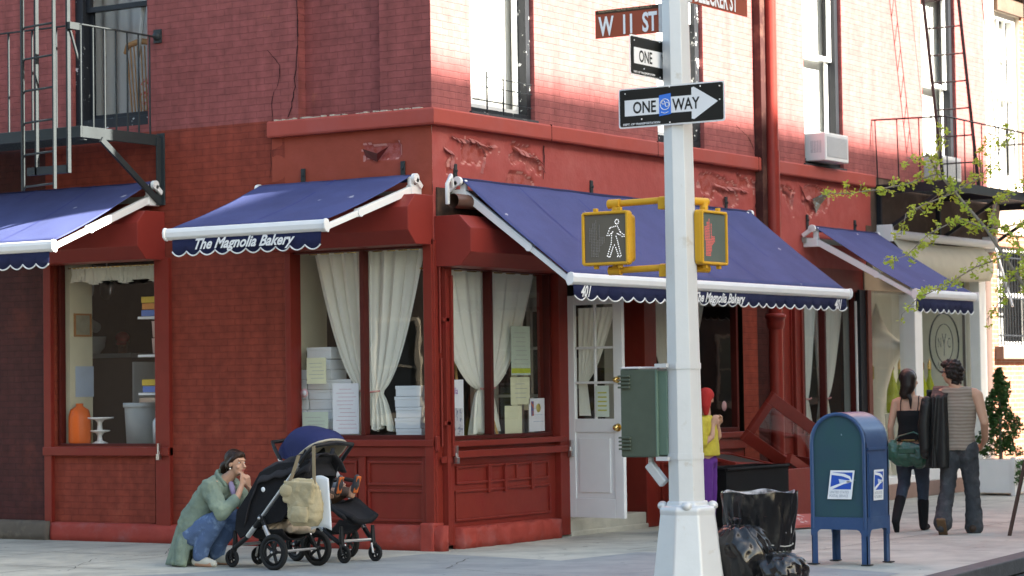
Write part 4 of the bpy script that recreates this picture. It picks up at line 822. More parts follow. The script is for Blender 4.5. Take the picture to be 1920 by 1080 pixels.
m = MB(); skirt(m, (x0, y1, zb), (0, -1, 0), .52, (-1, 0, 0)); skirt(m, (x1, y1, zb), (0, -1, 0), .52, (1, 0, 0)); skirt(m, (x0, y0, zb), (1, 0, 0), .46, (0, -1, 0)); skirt(m, (x0, y1, zb), (1, 0, 0), .46, (0, 1, 0)); m.build('skirt', M_mbf, BX)
for x, y in ((x0, y0), (x0, y1), (x1, y0), (x1, y1)):
    sx, sy = (1 if x == x0 else -1), (1 if y == y0 else -1)
    m = MB(); m.box(x, x+sx*.055, y, y+sy*.008, .012, zb+.02); m.box(x, x+sx*.008, y, y+sy*.055, .012, zb+.02); L_ = m.build('leg', M_mbf, BX)
    m = MB(); m.box(x-sx*.03, x+sx*.05, y-sy*.03, y+sy*.05, .005, .014); m.build('foot_plate', M_iron, L_)
m = MB(); m.box(x0+.01, x1-.01, y0+.02, y1-.02, zb-.002, zb+.02); m.build('bottom', M_mb, BX)
m = MB(); m.box(x0+.03, x1-.03, y0-.012, y0-.002, .98, 1.0); m.box(x0+.05, x0+.06, y0-.008, y0, .36, .95); m.build('seam', M_mbf, BX)
M_ub = mat('emblem_blue', (.03, .09, .42), .4); M_ug = mat('emblem_grey', (.35, .37, .4), .6)
def eagle(o, ux, W, Hh, sk, name, label):
    ux = Vector(ux); up = Vector((0, 0, 1)); n_ = ux.cross(up); o = Vector(o); uy = up+ux*sk
    f = lambda P_, d, mt, nm, par: MB().prism([(a*W, b*Hh) for a, b in P_], o+n_*d, ux, uy, n_*.0008).build(nm, mt, par)
    s_ = f([(0, 0), (1, 0), (1, 1), (0, 1)], .0, M_signwht, 'sticker', BX); s_['label'] = label
    f([(.07, .34), (.93, .34), (.93, .93), (.07, .93)], .001, M_ub, 'emblem_field', s_)
    f([(.07, .93), (.07, .84), (.5, .80), (.80, .72), (.86, .66), (.70, .66), (.38, .70), (.55, .62), (.78, .58), (.93, .60), (.93, .66), (.84, .80), (.60, .88)], .002, M_signwht, 'eagle_head', s_)
    f([(.07, .42), (.07, .34), (.16, .34), (.60, .52), (.93, .60), (.80, .63), (.55, .58)], .002, M_signwht, 'eagle_wing', s_)
    f([(.38, .70), (.70, .66), (.60, .58), (.44, .56)], .0021, mat('emblem_shade', (.55, .62, .75), .5), 'eagle_shade', s_)
    m = MB(); m.text('UNITED STATES', o+ux*W*.07+uy*Hh*.2+n_*.001, ux, uy, Hh*.13, 0, .0002, .001, W/Hh*.85); m.text('POSTAL SERVICE', o+ux*W*.07+uy*Hh*.07+n_*.001, ux, uy, Hh*.13, 0, .0002, .001, W/Hh*.8); m.build('lettering', M_ug, s_)
eagle((x0-.0085, -4.26, .565), (0, -1, 0), .225, .245, .14, 'a', 'tilted eagle sticker on the wide side')
eagle((x0+.12, y0-.010, .55), (1, 0, 0), .20, .26, .08, 'b', 'narrow eagle sticker on the shorter side')
# ---------------------------------------------------------------- rubbish
M_bag = mat('bag_plastic', (.010, .010, .011), .2, var=.2, spec=.5, coat=.1, bump=.35, bs=11)
CX, CY = -2.72, -4.85
TC = thing('trash_can', (CX, CY, 0), 'green wire street trash can wrapped in a shiny black liner', 'trash can')
def crump(u, v, s, k=1.): 
    p = Vector((u, v, s)); a = 1-abs(noise.noise(p*1.3))*2; b = 1-abs(noise.noise(p*2.9+Vector((3, 1, 7))))*2; return k*(.6*a+.3*b+.06*noise.noise(p*8))
m = MB(); NU, NV = 110, 44
def can(i, j):
    a = 2*math.pi*i; z = .30+.44*j; r = .245+.05*j; cx, cy = math.cos(a), math.sin(a)
    r += (.007*math.sin(a*13+4*noise.noise((cx*2, cy*2, z*2.5))+z*9)+.006*math.sin(a*23-z*14+2*noise.noise((cx*3, cy*3, z*4)))+.014*noise.noise((cx*2.2+5, cy*2.2, z*4)))*(1-j**8); return (CX+r*cx, CY+r*cy, z+.006*math.sin(a*5)*j)
m.grid(can, NU, NV)
def inn(i, j): a = 2*math.pi*i; r = .272-.02*j; return (CX+r*math.cos(a), CY+r*math.sin(a), .74+.014*math.sin(math.pi*j)*1-.3*j**2+.012*math.sin(a*5))
lm = m.build('liner', M_bag, TC, nrm=False); m = MB(); m.grid(inn, NU, 8); m.build('inner_fold', mat('liner_grey', (.45, .45, .47), .35, col2=(.1, .1, .1), mix=(.45, .6), ms=12, bump=.5, bs=30), lm, nrm=False)
m = MB(); m.grid(lambda i, j: (CX+.27*j*math.cos(6.2832*i), CY+.27*j*math.sin(6.2832*i), .62+.08*noise.noise((i*9, j*5, 1))), 30, 8); m.build('litter', mat('litter', (.5, .42, .4), .7, col2=(.55, .12, .1), mix=(.5, .52), ms=25), TC)
m = MB()
for k in range(36):
    a = 2*math.pi*k/36; c, s_ = math.cos(a), math.sin(a); m.tube([(CX+.20*c, CY+.20*s_, .03), (CX+.24*c, CY+.24*s_, .34)], .0045, 5)
for z, r in ((.03, .2), (.12, .212), (.21, .224), (.29, .235)):
    P_ = [(CX+r*math.cos(a*.2618), CY+r*math.sin(a*.2618), z) for a in range(25)]; m.tube(P_, .006 if z > .04 else .012, 6, cap=False)
m.build('basket', mat('basket_green', (.03, .04, .028), .5, .3), TC)
m = MB(); m.lathe((CX, CY, 0), [(.0, .03), (.19, .03), (.2, .07)], 24); m.build('bottom', M_iron, TC)
m = MB(); P_ = [(CX+.252*math.cos(a*.2618), CY+.252*math.sin(a*.2618), .345+.01*math.sin(a)) for a in range(25)]; m.tube(P_, .005, 5, cap=False); m.build('liner_cord', mat('cord_grey', (.4, .4, .38), .6), TC)
def bag(loc, R3, seed, label, knot):
    t = thing('trash_bag', loc, label, 'trash bag'); m = MB(); NU, NV = 120, 80
    def f(i, j):
        a = 2*math.pi*i; th = math.pi*j; x, y, z = math.sin(th)*math.cos(a), math.sin(th)*math.sin(a), math.cos(th)
        k = 1+.15*crump(x*.9+seed, y*.9, z*.9)+.03*math.sin(9*math.atan2(y, x)+5*z+3*noise.noise((x*2+seed, y*2, z*2)))-.05; k *= 1-.25*max(0, z)**3
        return (loc[0]+R3[0]*x*k, loc[1]+R3[1]*y*k, max(.006, loc[2]+R3[2]*(1+z*k)))
    m.grid(f, NU, NV); m.build('sack', M_bag, t, nrm=False)
    kx, ky, kz = knot; m = MB()
    for q in range(5): a = q*1.25; m.tube([(kx, ky, kz), (kx+.03*math.cos(a), ky+.03*math.sin(a), kz+.04), (kx+.07*math.cos(a), ky+.07*math.sin(a), kz+.05+.02*math.sin(q))], [.018, .012, .003], 7, flat=.4)
    m.build('knot', M_bag, t); return t
bag((-3.09, -4.88, 0), (.21, .22, .285), 1.3, 'slumped shiny black trash bag between the pole base and the can', (-3.12, -4.83, .52))
bag((-3.02, -5.16, 0), (.22, .2, .17), 5.7, 'low flattened black trash bag in front of the can', (-3.1, -5.1, .31))
# black wicker planter box behind the can
t = thing('wicker_crate', (4.2, -1.2, 0), 'long black wicker box on the sidewalk behind the trash can', 'crate')
M_wick = mat('wicker_black', (.007, .006, .006), .8, var=.5, vs=70, bump=1, bs=160, spec=.15)
m = MB()
m.box(3.25, 4.7, -1.42, -1.38, .02, .66); m.box(3.25, 4.7, -1.04, -1.0, .02, .66); m.box(3.25, 3.29, -1.38, -1.04, .02, .66); m.box(4.66, 4.7, -1.38, -1.04, .02, .66); m.box(3.29, 4.66, -1.38, -1.04, .02, .06); m.build('body', M_wick, t)
m = MB(); rr_ = [(3.25, -1.42, .665), (4.7, -1.42, .665), (4.7, -1.0, .665), (3.25, -1.0, .665), (3.25, -1.42, .665)]; m.tube(rr_, .018, 8); m.build('rim', M_wick, t)
# red cellar hatch: leaning glazed leaf, second leaf and its box
HT = thing('cellar_hatch', (5.8, -.5, 0), 'open red wooden cellar hatch with a tilted glazed leaf below the window', 'hatch')
m = MB(); m.prism([(0, 0), (.85, 0), (.85, .58), (0, .72)], (4.7, -.06-.85+.85, 0), (0, -1, 0), (0, 0, 1), (.05, 0, 0)); m.prism([(0, 0), (.85, 0), (.85, .58), (0, .72)], (7.2, -.06, 0), (0, -1, 0), (0, 0, 1), (.05, 0, 0)); m.box(4.75, 7.2, -.91, -.86, 0, .58); m.build('box', M_paint, HT, bevel=.006)
def leaf(m, mg, A, T, Lv, lt, ll, fr, th):
    T = Vector(T).normalized(); Lv = Vector(Lv); Lv = (Lv-T*Lv.dot(T)).normalized(); n_ = T.cross(Lv); A = Vector(A)
    def q(a, b, c, d): m.prism([(a, b), (c, b), (c, d), (a, d)], A, T, Lv, n_*th)
    q(0, 0, lt, fr); q(0, ll-fr, lt, ll); q(0, fr, fr, ll-fr); q(lt-fr, fr, lt, ll-fr)
    mg.prism([(fr, fr), (lt-fr, fr), (lt-fr, ll-fr), (fr, ll-fr)], A+n_*th*.4, T, Lv, n_*.006)
m = MB(); mg = MB(); leaf(m, mg, (5.83, -.7, 1.446), (.943, 0, -.331), (-.23, .3, -.48), 1.75, .66, .14, .05); lf = m.build('leaf', M_paint, HT, bevel=.005)
lf['label'] = 'tilted glazed leaf propped on its corner'; mg.build('pane', M_glass, lf)
m = MB(); mg = MB(); leaf(m, mg, (4.62, -.12, .84), (1, 0, -.06), (.0, -.8, -.17), 1.15, .72, .09, .04); lf = m.build('leaf', M_paint, HT, bevel=.005); mg.build('panel', mat('slate', (.05, .05, .045), .5), lf)
m = MB(); m.obox((6.9, -.72, .42), Vector((.78, 0, -.27)), (0, .03, 0), Vector((.03, 0, .05))); m.build('prop', M_paint, HT)
m = MB(); m.prism([(0, 0), (1.05, 0), (1.05, .32), (.1, .38)], (4.0, -1.75, .02), (.93, -.28, 0), (.1, .55, .28), (0, 0, .03)); tag(m.build('loose_board', mat('board_faded', (.42, .1, .08), .7, col2=(.6, .5, .45), mix=(.6, .66), ms=7), loc=(4.3, -1.9, 0)), 'faded red board lying on the sidewalk between trash can and mailbox', 'board')
# folding sign at the right edge
t = thing('folding_sign', (4.3, -4.4, 0), 'folding board sign on dark splayed legs at the right edge of the sidewalk', 'sign')
for (a, b) in (((3.93, -4.24, 0), (4.32, -4.34, 1.0)), ((4.08, -4.36, 0), (4.42, -4.44, 1.0)), ((4.86, -4.44, 0), (4.40, -4.4, 1.0)), ((4.75, -4.9, 0), (4.42, -4.7, 1.0))):
    m = MB(); m.bar(a, b, .035, .02); m.build('leg', mat('leg_brown', (.06, .04, .03), .6), t)
m = MB(); m.obox((4.42, -4.6, .62), (.03, 0, .12), (0, .26, 0), (-.1, 0, .34)); m.build('board', mat('slate', (.05, .05, .045)), t, bevel=.005)
# ---------------------------------------------------------------- curtains
def curtain(F, ua, ub, zt, ut, zt2, hw, zb, hb, w_, label, folds=9, p=.55, m_=None, amp=.035, name='curtain', group=None):
    t = thing(name, F((ua+ub)/2, w_, zb), label, 'curtain', group)
    def f(i, j):
        z = zt+(zb-zt)*j
        if z > zt2: s = (z-zt2)/(zt-zt2); a = ut-hw+(ua-ut+hw)*s**p; b = ut+hw+(ub-ut-hw)*s**p; am = amp*(.35+.65*s)
        else: s = (zt2-z)/(zt2-zb); k = s**.5; a = ut-hw-(hb-hw)*k; b = ut+hw+(hb-hw)*k; am = amp*(.4+.8*s); z -= .03*math.sin(i*19)*s
        u = a+(b-a)*i; ph = i*folds*2*math.pi+.8*math.sin(i*5+j*2)
        return (u+.006*math.sin(ph*2), w_+am*math.sin(ph)+.3*am*math.sin(ph*2.3+1)-.01, z)
    m = MB(F).grid(f, 150, 46); m.build('cloth', m_ or M_curt, t)
    if zt2 > zb and hw < .3:
        m = MB(F); m.tube([(ut-hw-.02, w_+.04, zt2+.01), (ut, w_+.06, zt2), (ut+hw+.02, w_+.04, zt2+.015)], .01, 6); m.build('tie_band', mat('tie_pink', (.6, .28, .26), .7), t)
    m = MB(F); m.tube([(min(ua, ub)-.03, w_, zt), (max(ua, ub)+.03, w_, zt)], .009, 6); m.build('curtain_rod', M_brass, t); return t
curtain(LF, .22, 1.6, 2.92, .87, 1.53, .10, 1.17, .27, -.17, 'sheer cream curtain gathered by a pink band in the side street corner window')
curtain(RF, .05, 2.14, 2.72, 1.12, 1.54, .11, 1.12, .26, -.17, 'sheer cream curtain gathered by a pink band in the avenue corner window')
curtain(RF, 4.36, 5.9, 2.7, 5.05, 1.5, .09, 1.1, .18, -.17, 'sheer curtain in the bakery window behind the silver pole')
curtain(RF, 8.15, 8.75, 2.72, 8.4, 1.35, .09, 1.0, .16, -.17, 'pale curtain at the left of the narrow window under the blue awnings')
curtain(RF, 8.75, 9.62, 2.72, 9.0, 1.35, .1, 1.0, .16, -.19, 'pale curtain at the right of the narrow window under the blue awnings')
curtain(LF, 3.52, 4.84, 2.9, 4.18, 2.75, .66, 2.745, .66, -.14, 'short gathered cream valance across the top of the kitchen window', 22)
M_blind = mat('blind_white', (.82, .82, .78), .9, var=.03, trans=.3)
M_curtw = mat('curtain_white', (.9, .89, .85), .9, var=.03, trans=.3)
curtain(RF, .75, 1.22, 6.8, .80, 5.3, .06, 4.4, .2, -.225, 'white tied back curtain in the corner upstairs window', 5, .8, M_curtw)
def blind(F, u0, u1, z0, z1, w_, label):
    t = thing('window_blind', F((u0+u1)/2, w_, z0), label, 'blind'); m = MB(F).grid(lambda i, j: (u0+(u1-u0)*i, w_+.004*math.sin(i*9), z0+(z1-z0)*j), 12, 4); m.build('cloth', M_blind, t)
    m = MB(F); m.box(u0, u1, w_-.01, w_+.01, z0-.02, z0); m.build('bottom_rail', M_white, t)
blind(RF, 1.05, 1.85, 4.4, 6.8, -.26, 'white blind hanging straight behind the corner upstairs curtain')
blind(RF, 4.5, 5.6, 4.4, 6.8, -.25, 'white blind in the upstairs window behind the pole')
blind(RF, 8.25, 9.45, 4.7, 6.85, -.25, 'white blind above the air conditioner beside the downpipe')
blind(RF, 11.95, 13.25, 4.7, 7.0, -.25, 'white blind above the air conditioner behind the far ladder')
blind(RF, 14.65, 15.5, 4.55, 6.9, -.2, 'cream blind in the white window of the row house')
m = MB(LF).grid(lambda i, j: (3.9-.22*j**1.4*i-.0-.25*(1-i)*j, -.2-.02*math.sin(i*12), 5.1+1.4*j), 10, 10); tag(m.build('curtain', M_curtw, loc=LF(3.8, -.2, 5.0)), 'white curtain corner in the window behind the iron balcony', 'curtain')
m = MB(LF).grid(lambda i, j: (3.4+1.9*i, -.64-.02*math.sin(i*60), 4.2+2.6*j), 90, 4); tag(m.build('curtain', M_curtw, loc=LF(4.2, -.95, 4.2)), 'pale curtain added behind the upstairs wooden chair to brighten the window', 'curtain')  # pale sheet added behind the chair so the dim window reads brighter
# door curtain
m = MB(DF).grid(lambda i, j: (.09+.52*i*(.22+.78*max(0, (j-.3)/.7)**.7 if j > .3 else .22+.3*(.3-j)), -.03+.012*math.sin(i*40), 1.05+1.12*j), 60, 10); tag(m.build('curtain', M_curt, loc=(2.42, -.05, 1.2)), 'sheer curtain behind the panes of the open white door', 'curtain')
# windsor chair in the upstairs window
M_wood = mat('wood_honey', (.35, .17, .06), .5, var=.2)
t = thing('wooden_chair', LF(4.05, -.75, 4.3), 'honey wooden spindle back chair inside the window behind the iron balcony', 'chair')
def C_(u, w_, z): return LF(3.92-u, -.28-w_*.6, 4.36+z)
m = MB(C_); m.tube([(-.24, 0, .82), (-.18, -.03, .90), (0, -.04, .93), (.18, -.03, .90), (.24, 0, .82)], [.02, .03, .035, .03, .02], 8); m.build('top_rail', M_wood, t)
for k in range(9):
    u = -.2+k*.05; m = MB(C_); m.tube([(u*.8, .06, .02), (u, -.03, .88)], .009, 6); m.build('spindle', M_wood, t)
m = MB(C_); m.box(-.22, .22, .02, .45, -.03, .02); m.build('seat', M_wood, t, bevel=.01)
m = MB(C_); m.ball((.02, .10, .36), (.12, .06, .2)); tag(m.build('cushion', mat('cushion_print', (.65, .62, .6), .8, col2=(.6, .08, .07), mix=(.5, .55), ms=12), loc=C_(0, .1, .2)), 'white and red printed cushion on the wooden chair upstairs', 'cushion')
# ---------------------------------------------------------------- goods in the side street corner window
M_boxw = mat('cake_box', (.8, .84, .85), .6, var=.03)
def cake_box(F, u, w_, z, label, sx=.27, sz=.1, group=None, rot=0):
    t = thing('cake_box', F(u, w_, z), label, 'box', group); m = MB(F); m.box(u-sx/2, u+sx/2, w_-.26, w_, z, z+sz-.012); m.build('tray', M_boxw, t, bevel=.003)
    m = MB(F); m.box(u-sx/2-.004, u+sx/2+.004, w_-.264, w_+.004, z+sz-.035, z+sz-.003); m.build('lid', M_boxw, t, bevel=.003)
def O(n_): return ['bottom', 'second', 'third', 'fourth', 'fifth', 'sixth', 'seventh', 'eighth', 'ninth', 'tenth', 'eleventh'][n_]
for k in range(5): cake_box(LF, .43+.012*(k % 2), -.16, 1.065+k*.105, f'white cake box right of the curtain in the corner window, {O(k)} from the sill', .3, .105, 'cake boxes stacked by the corner post')
for c, (u, n_) in enumerate(((1.85, 7), (1.56, 8), (1.29, 6))):
    for k in range(n_): cake_box(LF, u+.02*((k*7) % 3-1)*.5, -.22, 1.065+k*.1, f'white cake box left of the corner curtain, {O(k)} up in the {["left", "middle", "right"][c]} column', .27, .1, 'cake boxes stacked left of the curtain')
cake_box(LF, 1.57, -.23, 1.87, 'larger white cake box crowning the middle column left of the curtain', .3, .12)
def sheet(F, td, u0, u1, z0, z1, w_, material, name, label, cat, lines, ink, head=None, txt=()):
    t = thing(name, F((u0+u1)/2, w_, z0), label, cat); m = MB(F); m.box(u0, u1, w_-.003, w_, z0, z1); p_ = m.build('paper', material, t)
    m = MB(F); a, b = min(u0, u1), max(u0, u1)
    for k in range(lines): z = z1-(z1-z0)*(k+1.5)/(lines+2); x = (b-a)*rnd.uniform(.08, .3); m.box(a+x, b-(b-a)*rnd.uniform(.08, .3), w_+.0005, w_+.001, z-.0025, z+.0025)
    if lines: m.build('print', ink, p_)
    if head: m = MB(F); m.box(u0, u1, w_+.0004, w_+.0012, head[0], head[1]); m.build('colour_band', head[2], p_)
    for (s_, uu, zz, sz, mt, sx) in txt: m = MB(); m.text(s_, F(uu, w_+.001, zz), td, (0, 0, 1), sz, .1, .001, .001, sx); m.build('lettering', mt, p_)
    return t
I_g = mat('ink_grey', (.4, .42, .38), .7); I_p = mat('ink_pink', (.62, .4, .46), .7); P_y = mat('paper_cream', (.74, .74, .5), .7); P_w = mat('paper_white', (.82, .83, .86), .7); P_b = mat('paper_blue', (.42, .5, .62), .7); P_g = mat('paper_palegreen', (.55, .64, .52), .7); I_v = mat('ink_violet', (.3, .12, .4), .7); I_yel = mat('band_lime', (.5, .58, .05), .7)
sheet(LF, LT, 1.38, 1.62, 1.62, 1.88, -.09, P_y, 'notice', 'cream notice taped to the glass high in front of the cake boxes', 'notice', 5, I_g)
sheet(LF, LT, .98, 1.30, 1.12, 1.62, -.09, P_w, 'poster', 'white poster with pink writing on the glass left of the curtain', 'poster', 11, I_p)
sheet(LF, LT, 1.36, 1.68, 1.12, 1.34, -.09, P_g, 'notice', 'pale green notice low on the glass left of the white poster', 'notice', 4, I_g)
m = MB(LF); m.lathe(LF(1.65, -.09, 1.52), [(0, .0), (.045, .0), (.045, .003), (0, .003)], 20, (-1, 0, 0)) if False else None
t = thing('round_sticker', LF(1.65, -.09, 1.5), 'round pink sticker on the glass at the left edge of the corner window', 'sticker'); m = MB(); m.lathe(LF(1.65, -.088, 1.53), [(.001, 0), (.045, 0), (.045, .002), (.001, .002)], 20, (-1, 0, 0)); m.build('disc', mat('sticker_pink', (.65, .4, .42), .6), t)
m = MB(); m.lathe(LF(1.65, -.086, 1.53), [(.001, 0), (.026, 0), (.026, .002), (.001, .002)], 16, (-1, 0, 0)); m.build('centre', P_w, t)
m = MB(LF); m.tube([(.85, -.32, 1.06), (.7, -.3, 1.1), (.6, -.3, 1.08)], [.05, .06, .03], 10); tag(m.build('dark_shoe', mat('shoe_dark', (.03, .03, .03), .5), loc=LF(.7, -.3, 1.06)), 'dark rounded object on the sill beneath the gathered corner curtain', 'ornament')
# avenue corner window
t = sheet(RF, RT, .30, .62, 1.07, 1.64, -.09, P_w, 'cookbook', 'tall white book with violet title standing at the left of the avenue corner window', 'book', 0, I_p, None, [('agnolia', .33, 1.5, .09, I_v, .75)])
m = MB(RF); m.box(.32, .60, -.0888, -.088, 1.08, 1.36); m.build('cover_picture', mat('cover_picture', (.2, .22, .3), .5, col2=(.6, .6, .62), mix=(.4, .5), ms=18), t)
t = thing('display_easel', RF(.95, -.3, 1.05), 'yellow wooden easel legs behind the avenue corner curtain', 'easel')
for a, b in ((.62, .78), (1.28, 1.12)): m = MB(RF); m.bar((a, -.12, 1.06), (b, -.3, 1.9), .022, .022); m.build('leg', mat('easel_wood', (.5, .3, .1), .5), t)
sheet(RF, RT, 1.50, 1.86, 1.68, 2.18, -.09, P_g, 'notice', 'long green notice with a yellow band on the avenue corner window', 'notice', 9, I_g, (1.7, 1.75, I_yel))
sheet(RF, RT, 1.48, 1.84, 1.38, 1.66, -.09, P_y, 'notice', 'cream notice directly under the long green one', 'notice', 4, I_g)
sheet(RF, RT, 1.38, 1.70, 1.07, 1.37, -.1, P_y, 'notice', 'cream card standing on the sill right of the curtain', 'notice', 0, I_g)
t = sheet(RF, RT, 1.82, 2.12, 1.1, 1.44, -.09, P_w, 'notice', 'white card with coloured logos at the right edge of the avenue corner window', 'notice', 3, P_b)
m = MB(RF); m.box(1.86, 1.91, -.089, -.088, 1.26, 1.41); m.build('logo', mat('logo_dark', (.1, .12, .3), .5, col2=(.6, .15, .05), mix=(.5, .52), ms=25), t); m = MB(); m.lathe(RF(2.0, -.089, 1.34), [(.001, 0), (.045, 0), (.045, .001), (.001, .001)], 16, (0, -1, 0)); m.build('logo_disc', mat('logo_yellow', (.6, .5, .15), .5), t)
# notices by the entrance and third window
sheet(RF, RT, 2.75, 3.1, 1.7, 2.2, -1.19, P_w, 'notice', 'white notice on the vestibule glass beyond the open door', 'notice', 6, I_g)
sheet(RF, RT, 3.2, 3.55, 1.3, 1.75, -1.19, P_y, 'notice', 'cream notice lower on the vestibule glass', 'notice', 4, I_g)
t = thing('round_sticker', RF(6.1, -.07, 1.3), 'small pink round sticker low on the window behind the yellow jacket', 'sticker'); m = MB(); m.lathe(RF(6.1, -.095, 1.3), [(.001, 0), (.06, 0), (.06, .002), (.001, .002)], 16, (0, -1, 0)); m.build('disc', MATS['sticker_pink'], t)
for k, (u, z, c) in enumerate(((5.75, 1.5, .5), (5.75, 2.0, .4), (6.25, 1.75, .35), (6.25, 2.3, .3))):
    t = thing('picture_frame', RF(u, -1.9, z), f'framed picture on the dark wall inside the third avenue window, {["lower left", "upper left", "lower right", "upper right"][k]} one', 'picture'); m = MB(RF); rect_frame(m, u-.2, u+.2, z, z+.42, .025, -1.9, -1.87); m.build('frame', M_black, t); m = MB(RF); m.box(u-.18, u+.18, -1.9, -1.885, z+.02, z+.4); m.build('print', mat('print_sepia', (.3, .28, .2), .6, var=.4, vs=9), t)
m = MB(RF); m.box(5.4, 6.6, -2.0, -1.92, .17, 3.2); part('inner_wall', m, M_int)
# ---------------------------------------------------------------- kitchen window goods
def jar(name, c, prof, mt, label, cat, lid=None):
    t = thing(name, c, label, cat); m = MB(); m.lathe(c, prof, 24); m.build('body', mt, t)
    if lid: m = MB(); m.lathe(c, lid[0], 24); m.build('lid', lid[1], t)
    return t
jar('cake_stand', LF(4.58, -.3, 1.0), [(.001, 0), (.1, 0), (.09, .02), (.03, .05), (.025, .1), (.045, .13), (.11, .15), (.11, .16), (.03, .165), (.025, .24), (.05, .27), (.15, .285), (.15, .3), (.001, .3)], M_white, 'white two tier cake stand at the left of the kitchen window', 'cake stand')
jar('bucket', LF(4.08, -.42, 1.0), [(.001, 0), (.17, 0), (.19, .38), (.195, .43), (.2, .43)], mat('bucket_plastic', (.5, .55, .57), .4, trans=.3), 'large translucent grey bucket on the kitchen window shelf', 'bucket', ([(.2, .40), (.205, .40), (.205, .45), (.001, .45)], mat('bucket_lid', (.42, .46, .48), .5)))
jar('water_jug', LF(4.74, -.16, 1.0), [(.001, 0), (.11, 0), (.12, .05), (.12, .3), (.1, .38), (.04, .42), (.04, .45), (.001, .45)], mat('jug_orange', (.62, .12, .02), .4), 'orange plastic jug at the far left of the kitchen window', 'jug')
jar('glass_jar', LF(3.68, -.26, 1.0), [(.001, 0), (.09, 0), (.095, .25), (.06, .3), (.06, .33)], mat('jar_glass', (.5, .55, .58), .15), 'glass jar on the shelf beside the grey bucket', 'jar', ([(.065, .32), (.065, .36), (.001, .36)], M_steel))
t = thing('wall_shelf', LF(3.6, -.3, 1.5), 'three white shelves fixed at the right inside the kitchen window', 'shelf')
for z in (1.53, 1.93, 2.33): m = MB(LF); m.box(3.4, 3.88, -.5, -.13, z, z+.025); m.build('board', M_card, t)
bc = [mat('box_yellow', (.6, .42, .05), .6), mat('box_blue', (.12, .2, .5), .6), mat('box_orange', (.6, .25, .06), .6), mat('box_tan', (.5, .33, .2), .6)]
for k, (z, c, h) in enumerate(((2.36, 1, .07), (2.43, 2, .07), (2.50, 0, .07), (1.56, 1, .07), (1.63, 0, .07))):
    m = MB(LF); m.box(3.5, 3.84-.01*(k % 2), -.45, -.14, z, z+h-.006); b_ = m.build('carton', bc[c], loc=LF(3.6, -.2, z), bevel=.004)
    tag(b_, ['blue carton at the bottom of the top shelf pile', 'orange carton in the middle of the top shelf pile', 'yellow carton at the top of the top shelf pile', 'blue carton on the lowest kitchen shelf', 'yellow carton on top of the blue one on the lowest shelf'][k], 'carton', 'cartons on the kitchen shelves')
for k in range(2): jar('storage_tub', LF(3.66, -.25, 1.955+.18*k), [(.001, 0), (.09, 0), (.1, .16), (.104, .17), (.001, .172)], mat('tub_pink', (.5, .36, .33), .5), ['lower pink tub on the middle kitchen shelf', 'upper pink tub stacked on the middle kitchen shelf'][k], 'tub')
m = MB(LF); m.ball(LF(3.62, -.25, 1.74), (.07, .09, .05)); m.F = None; tag(m.build('folded_towel', M_card, loc=LF(3.62, -.25, 1.7)), 'crumpled white towel on the yellow carton in the kitchen window', 'towel') if False else None
m = MB(); m.ball(LF(3.64, -.25, 1.74), (.08, .09, .045)); tag(m.build('folded_towel', M_card, loc=LF(3.62, -.25, 1.7)), 'crumpled white towel on the yellow carton in the kitchen window', 'towel')
def SF(u, w_, z): return Vector((.13+u*.95, 4.86-w_, z))     # the short wall at the left inside the kitchen window
t = thing('picture_frame', SF(.25, .01, 2.2), 'small dark framed print on the pale wall inside the kitchen window', 'picture'); m = MB(SF); rect_frame(m, .08, .36, 2.17, 2.42, .02, 0, .02); m.build('frame', M_wood, t); m = MB(SF); m.box(.10, .34, 0, .006, 2.19, 2.4); m.build('print', mat('print_sepia', (.3, .28, .2)), t)
sheet(SF, RT, .1, .4, 1.52, 1.85, .006, P_b, 'notice', 'pale blue paper on the pale wall inside the kitchen window', 'notice', 0, I_g)
t = thing('kitchen_counter', (1.6, 5.5, .17), 'steel kitchen counter with a grey mixer deep inside the kitchen window', 'counter'); m = MB(); m.box(1.3, 1.9, 5.0, 6.3, .17, 1.95); m.build('body', mat('counter_dark', (.1, .08, .07), .5), t, bevel=.01)
m = MB(); m.box(1.25, 1.95, 4.98, 6.35, 1.95, 2.0); m.build('top', mat('counter_steel', (.4, .42, .43), .4, .6), t)
m = MB(); m.tube([(1.5, 6.1, 2.0), (1.5, 6.1, 2.3), (1.5, 5.85, 2.35), (1.5, 5.7, 2.3)], [.08, .07, .08, .06], 12); m.lathe((1.5, 5.75, 2.0), [(.06, 0), (.12, .08), (.14, .2)], 16); tag(m.build('stand_mixer', mat('mixer_grey', (.35, .37, .38), .4), loc=(1.5, 5.7, 2.0)), 'grey stand mixer on the counter inside the kitchen', 'mixer')
m = MB(LF); m.box(4.25, 4.5, -.82, -.8, 2.05, 2.3); tag(m.build('hanging_bag', P_w, loc=LF(4.3, -.8, 2.0)), 'pale plastic bag hanging inside the kitchen window', 'bag') if False else None
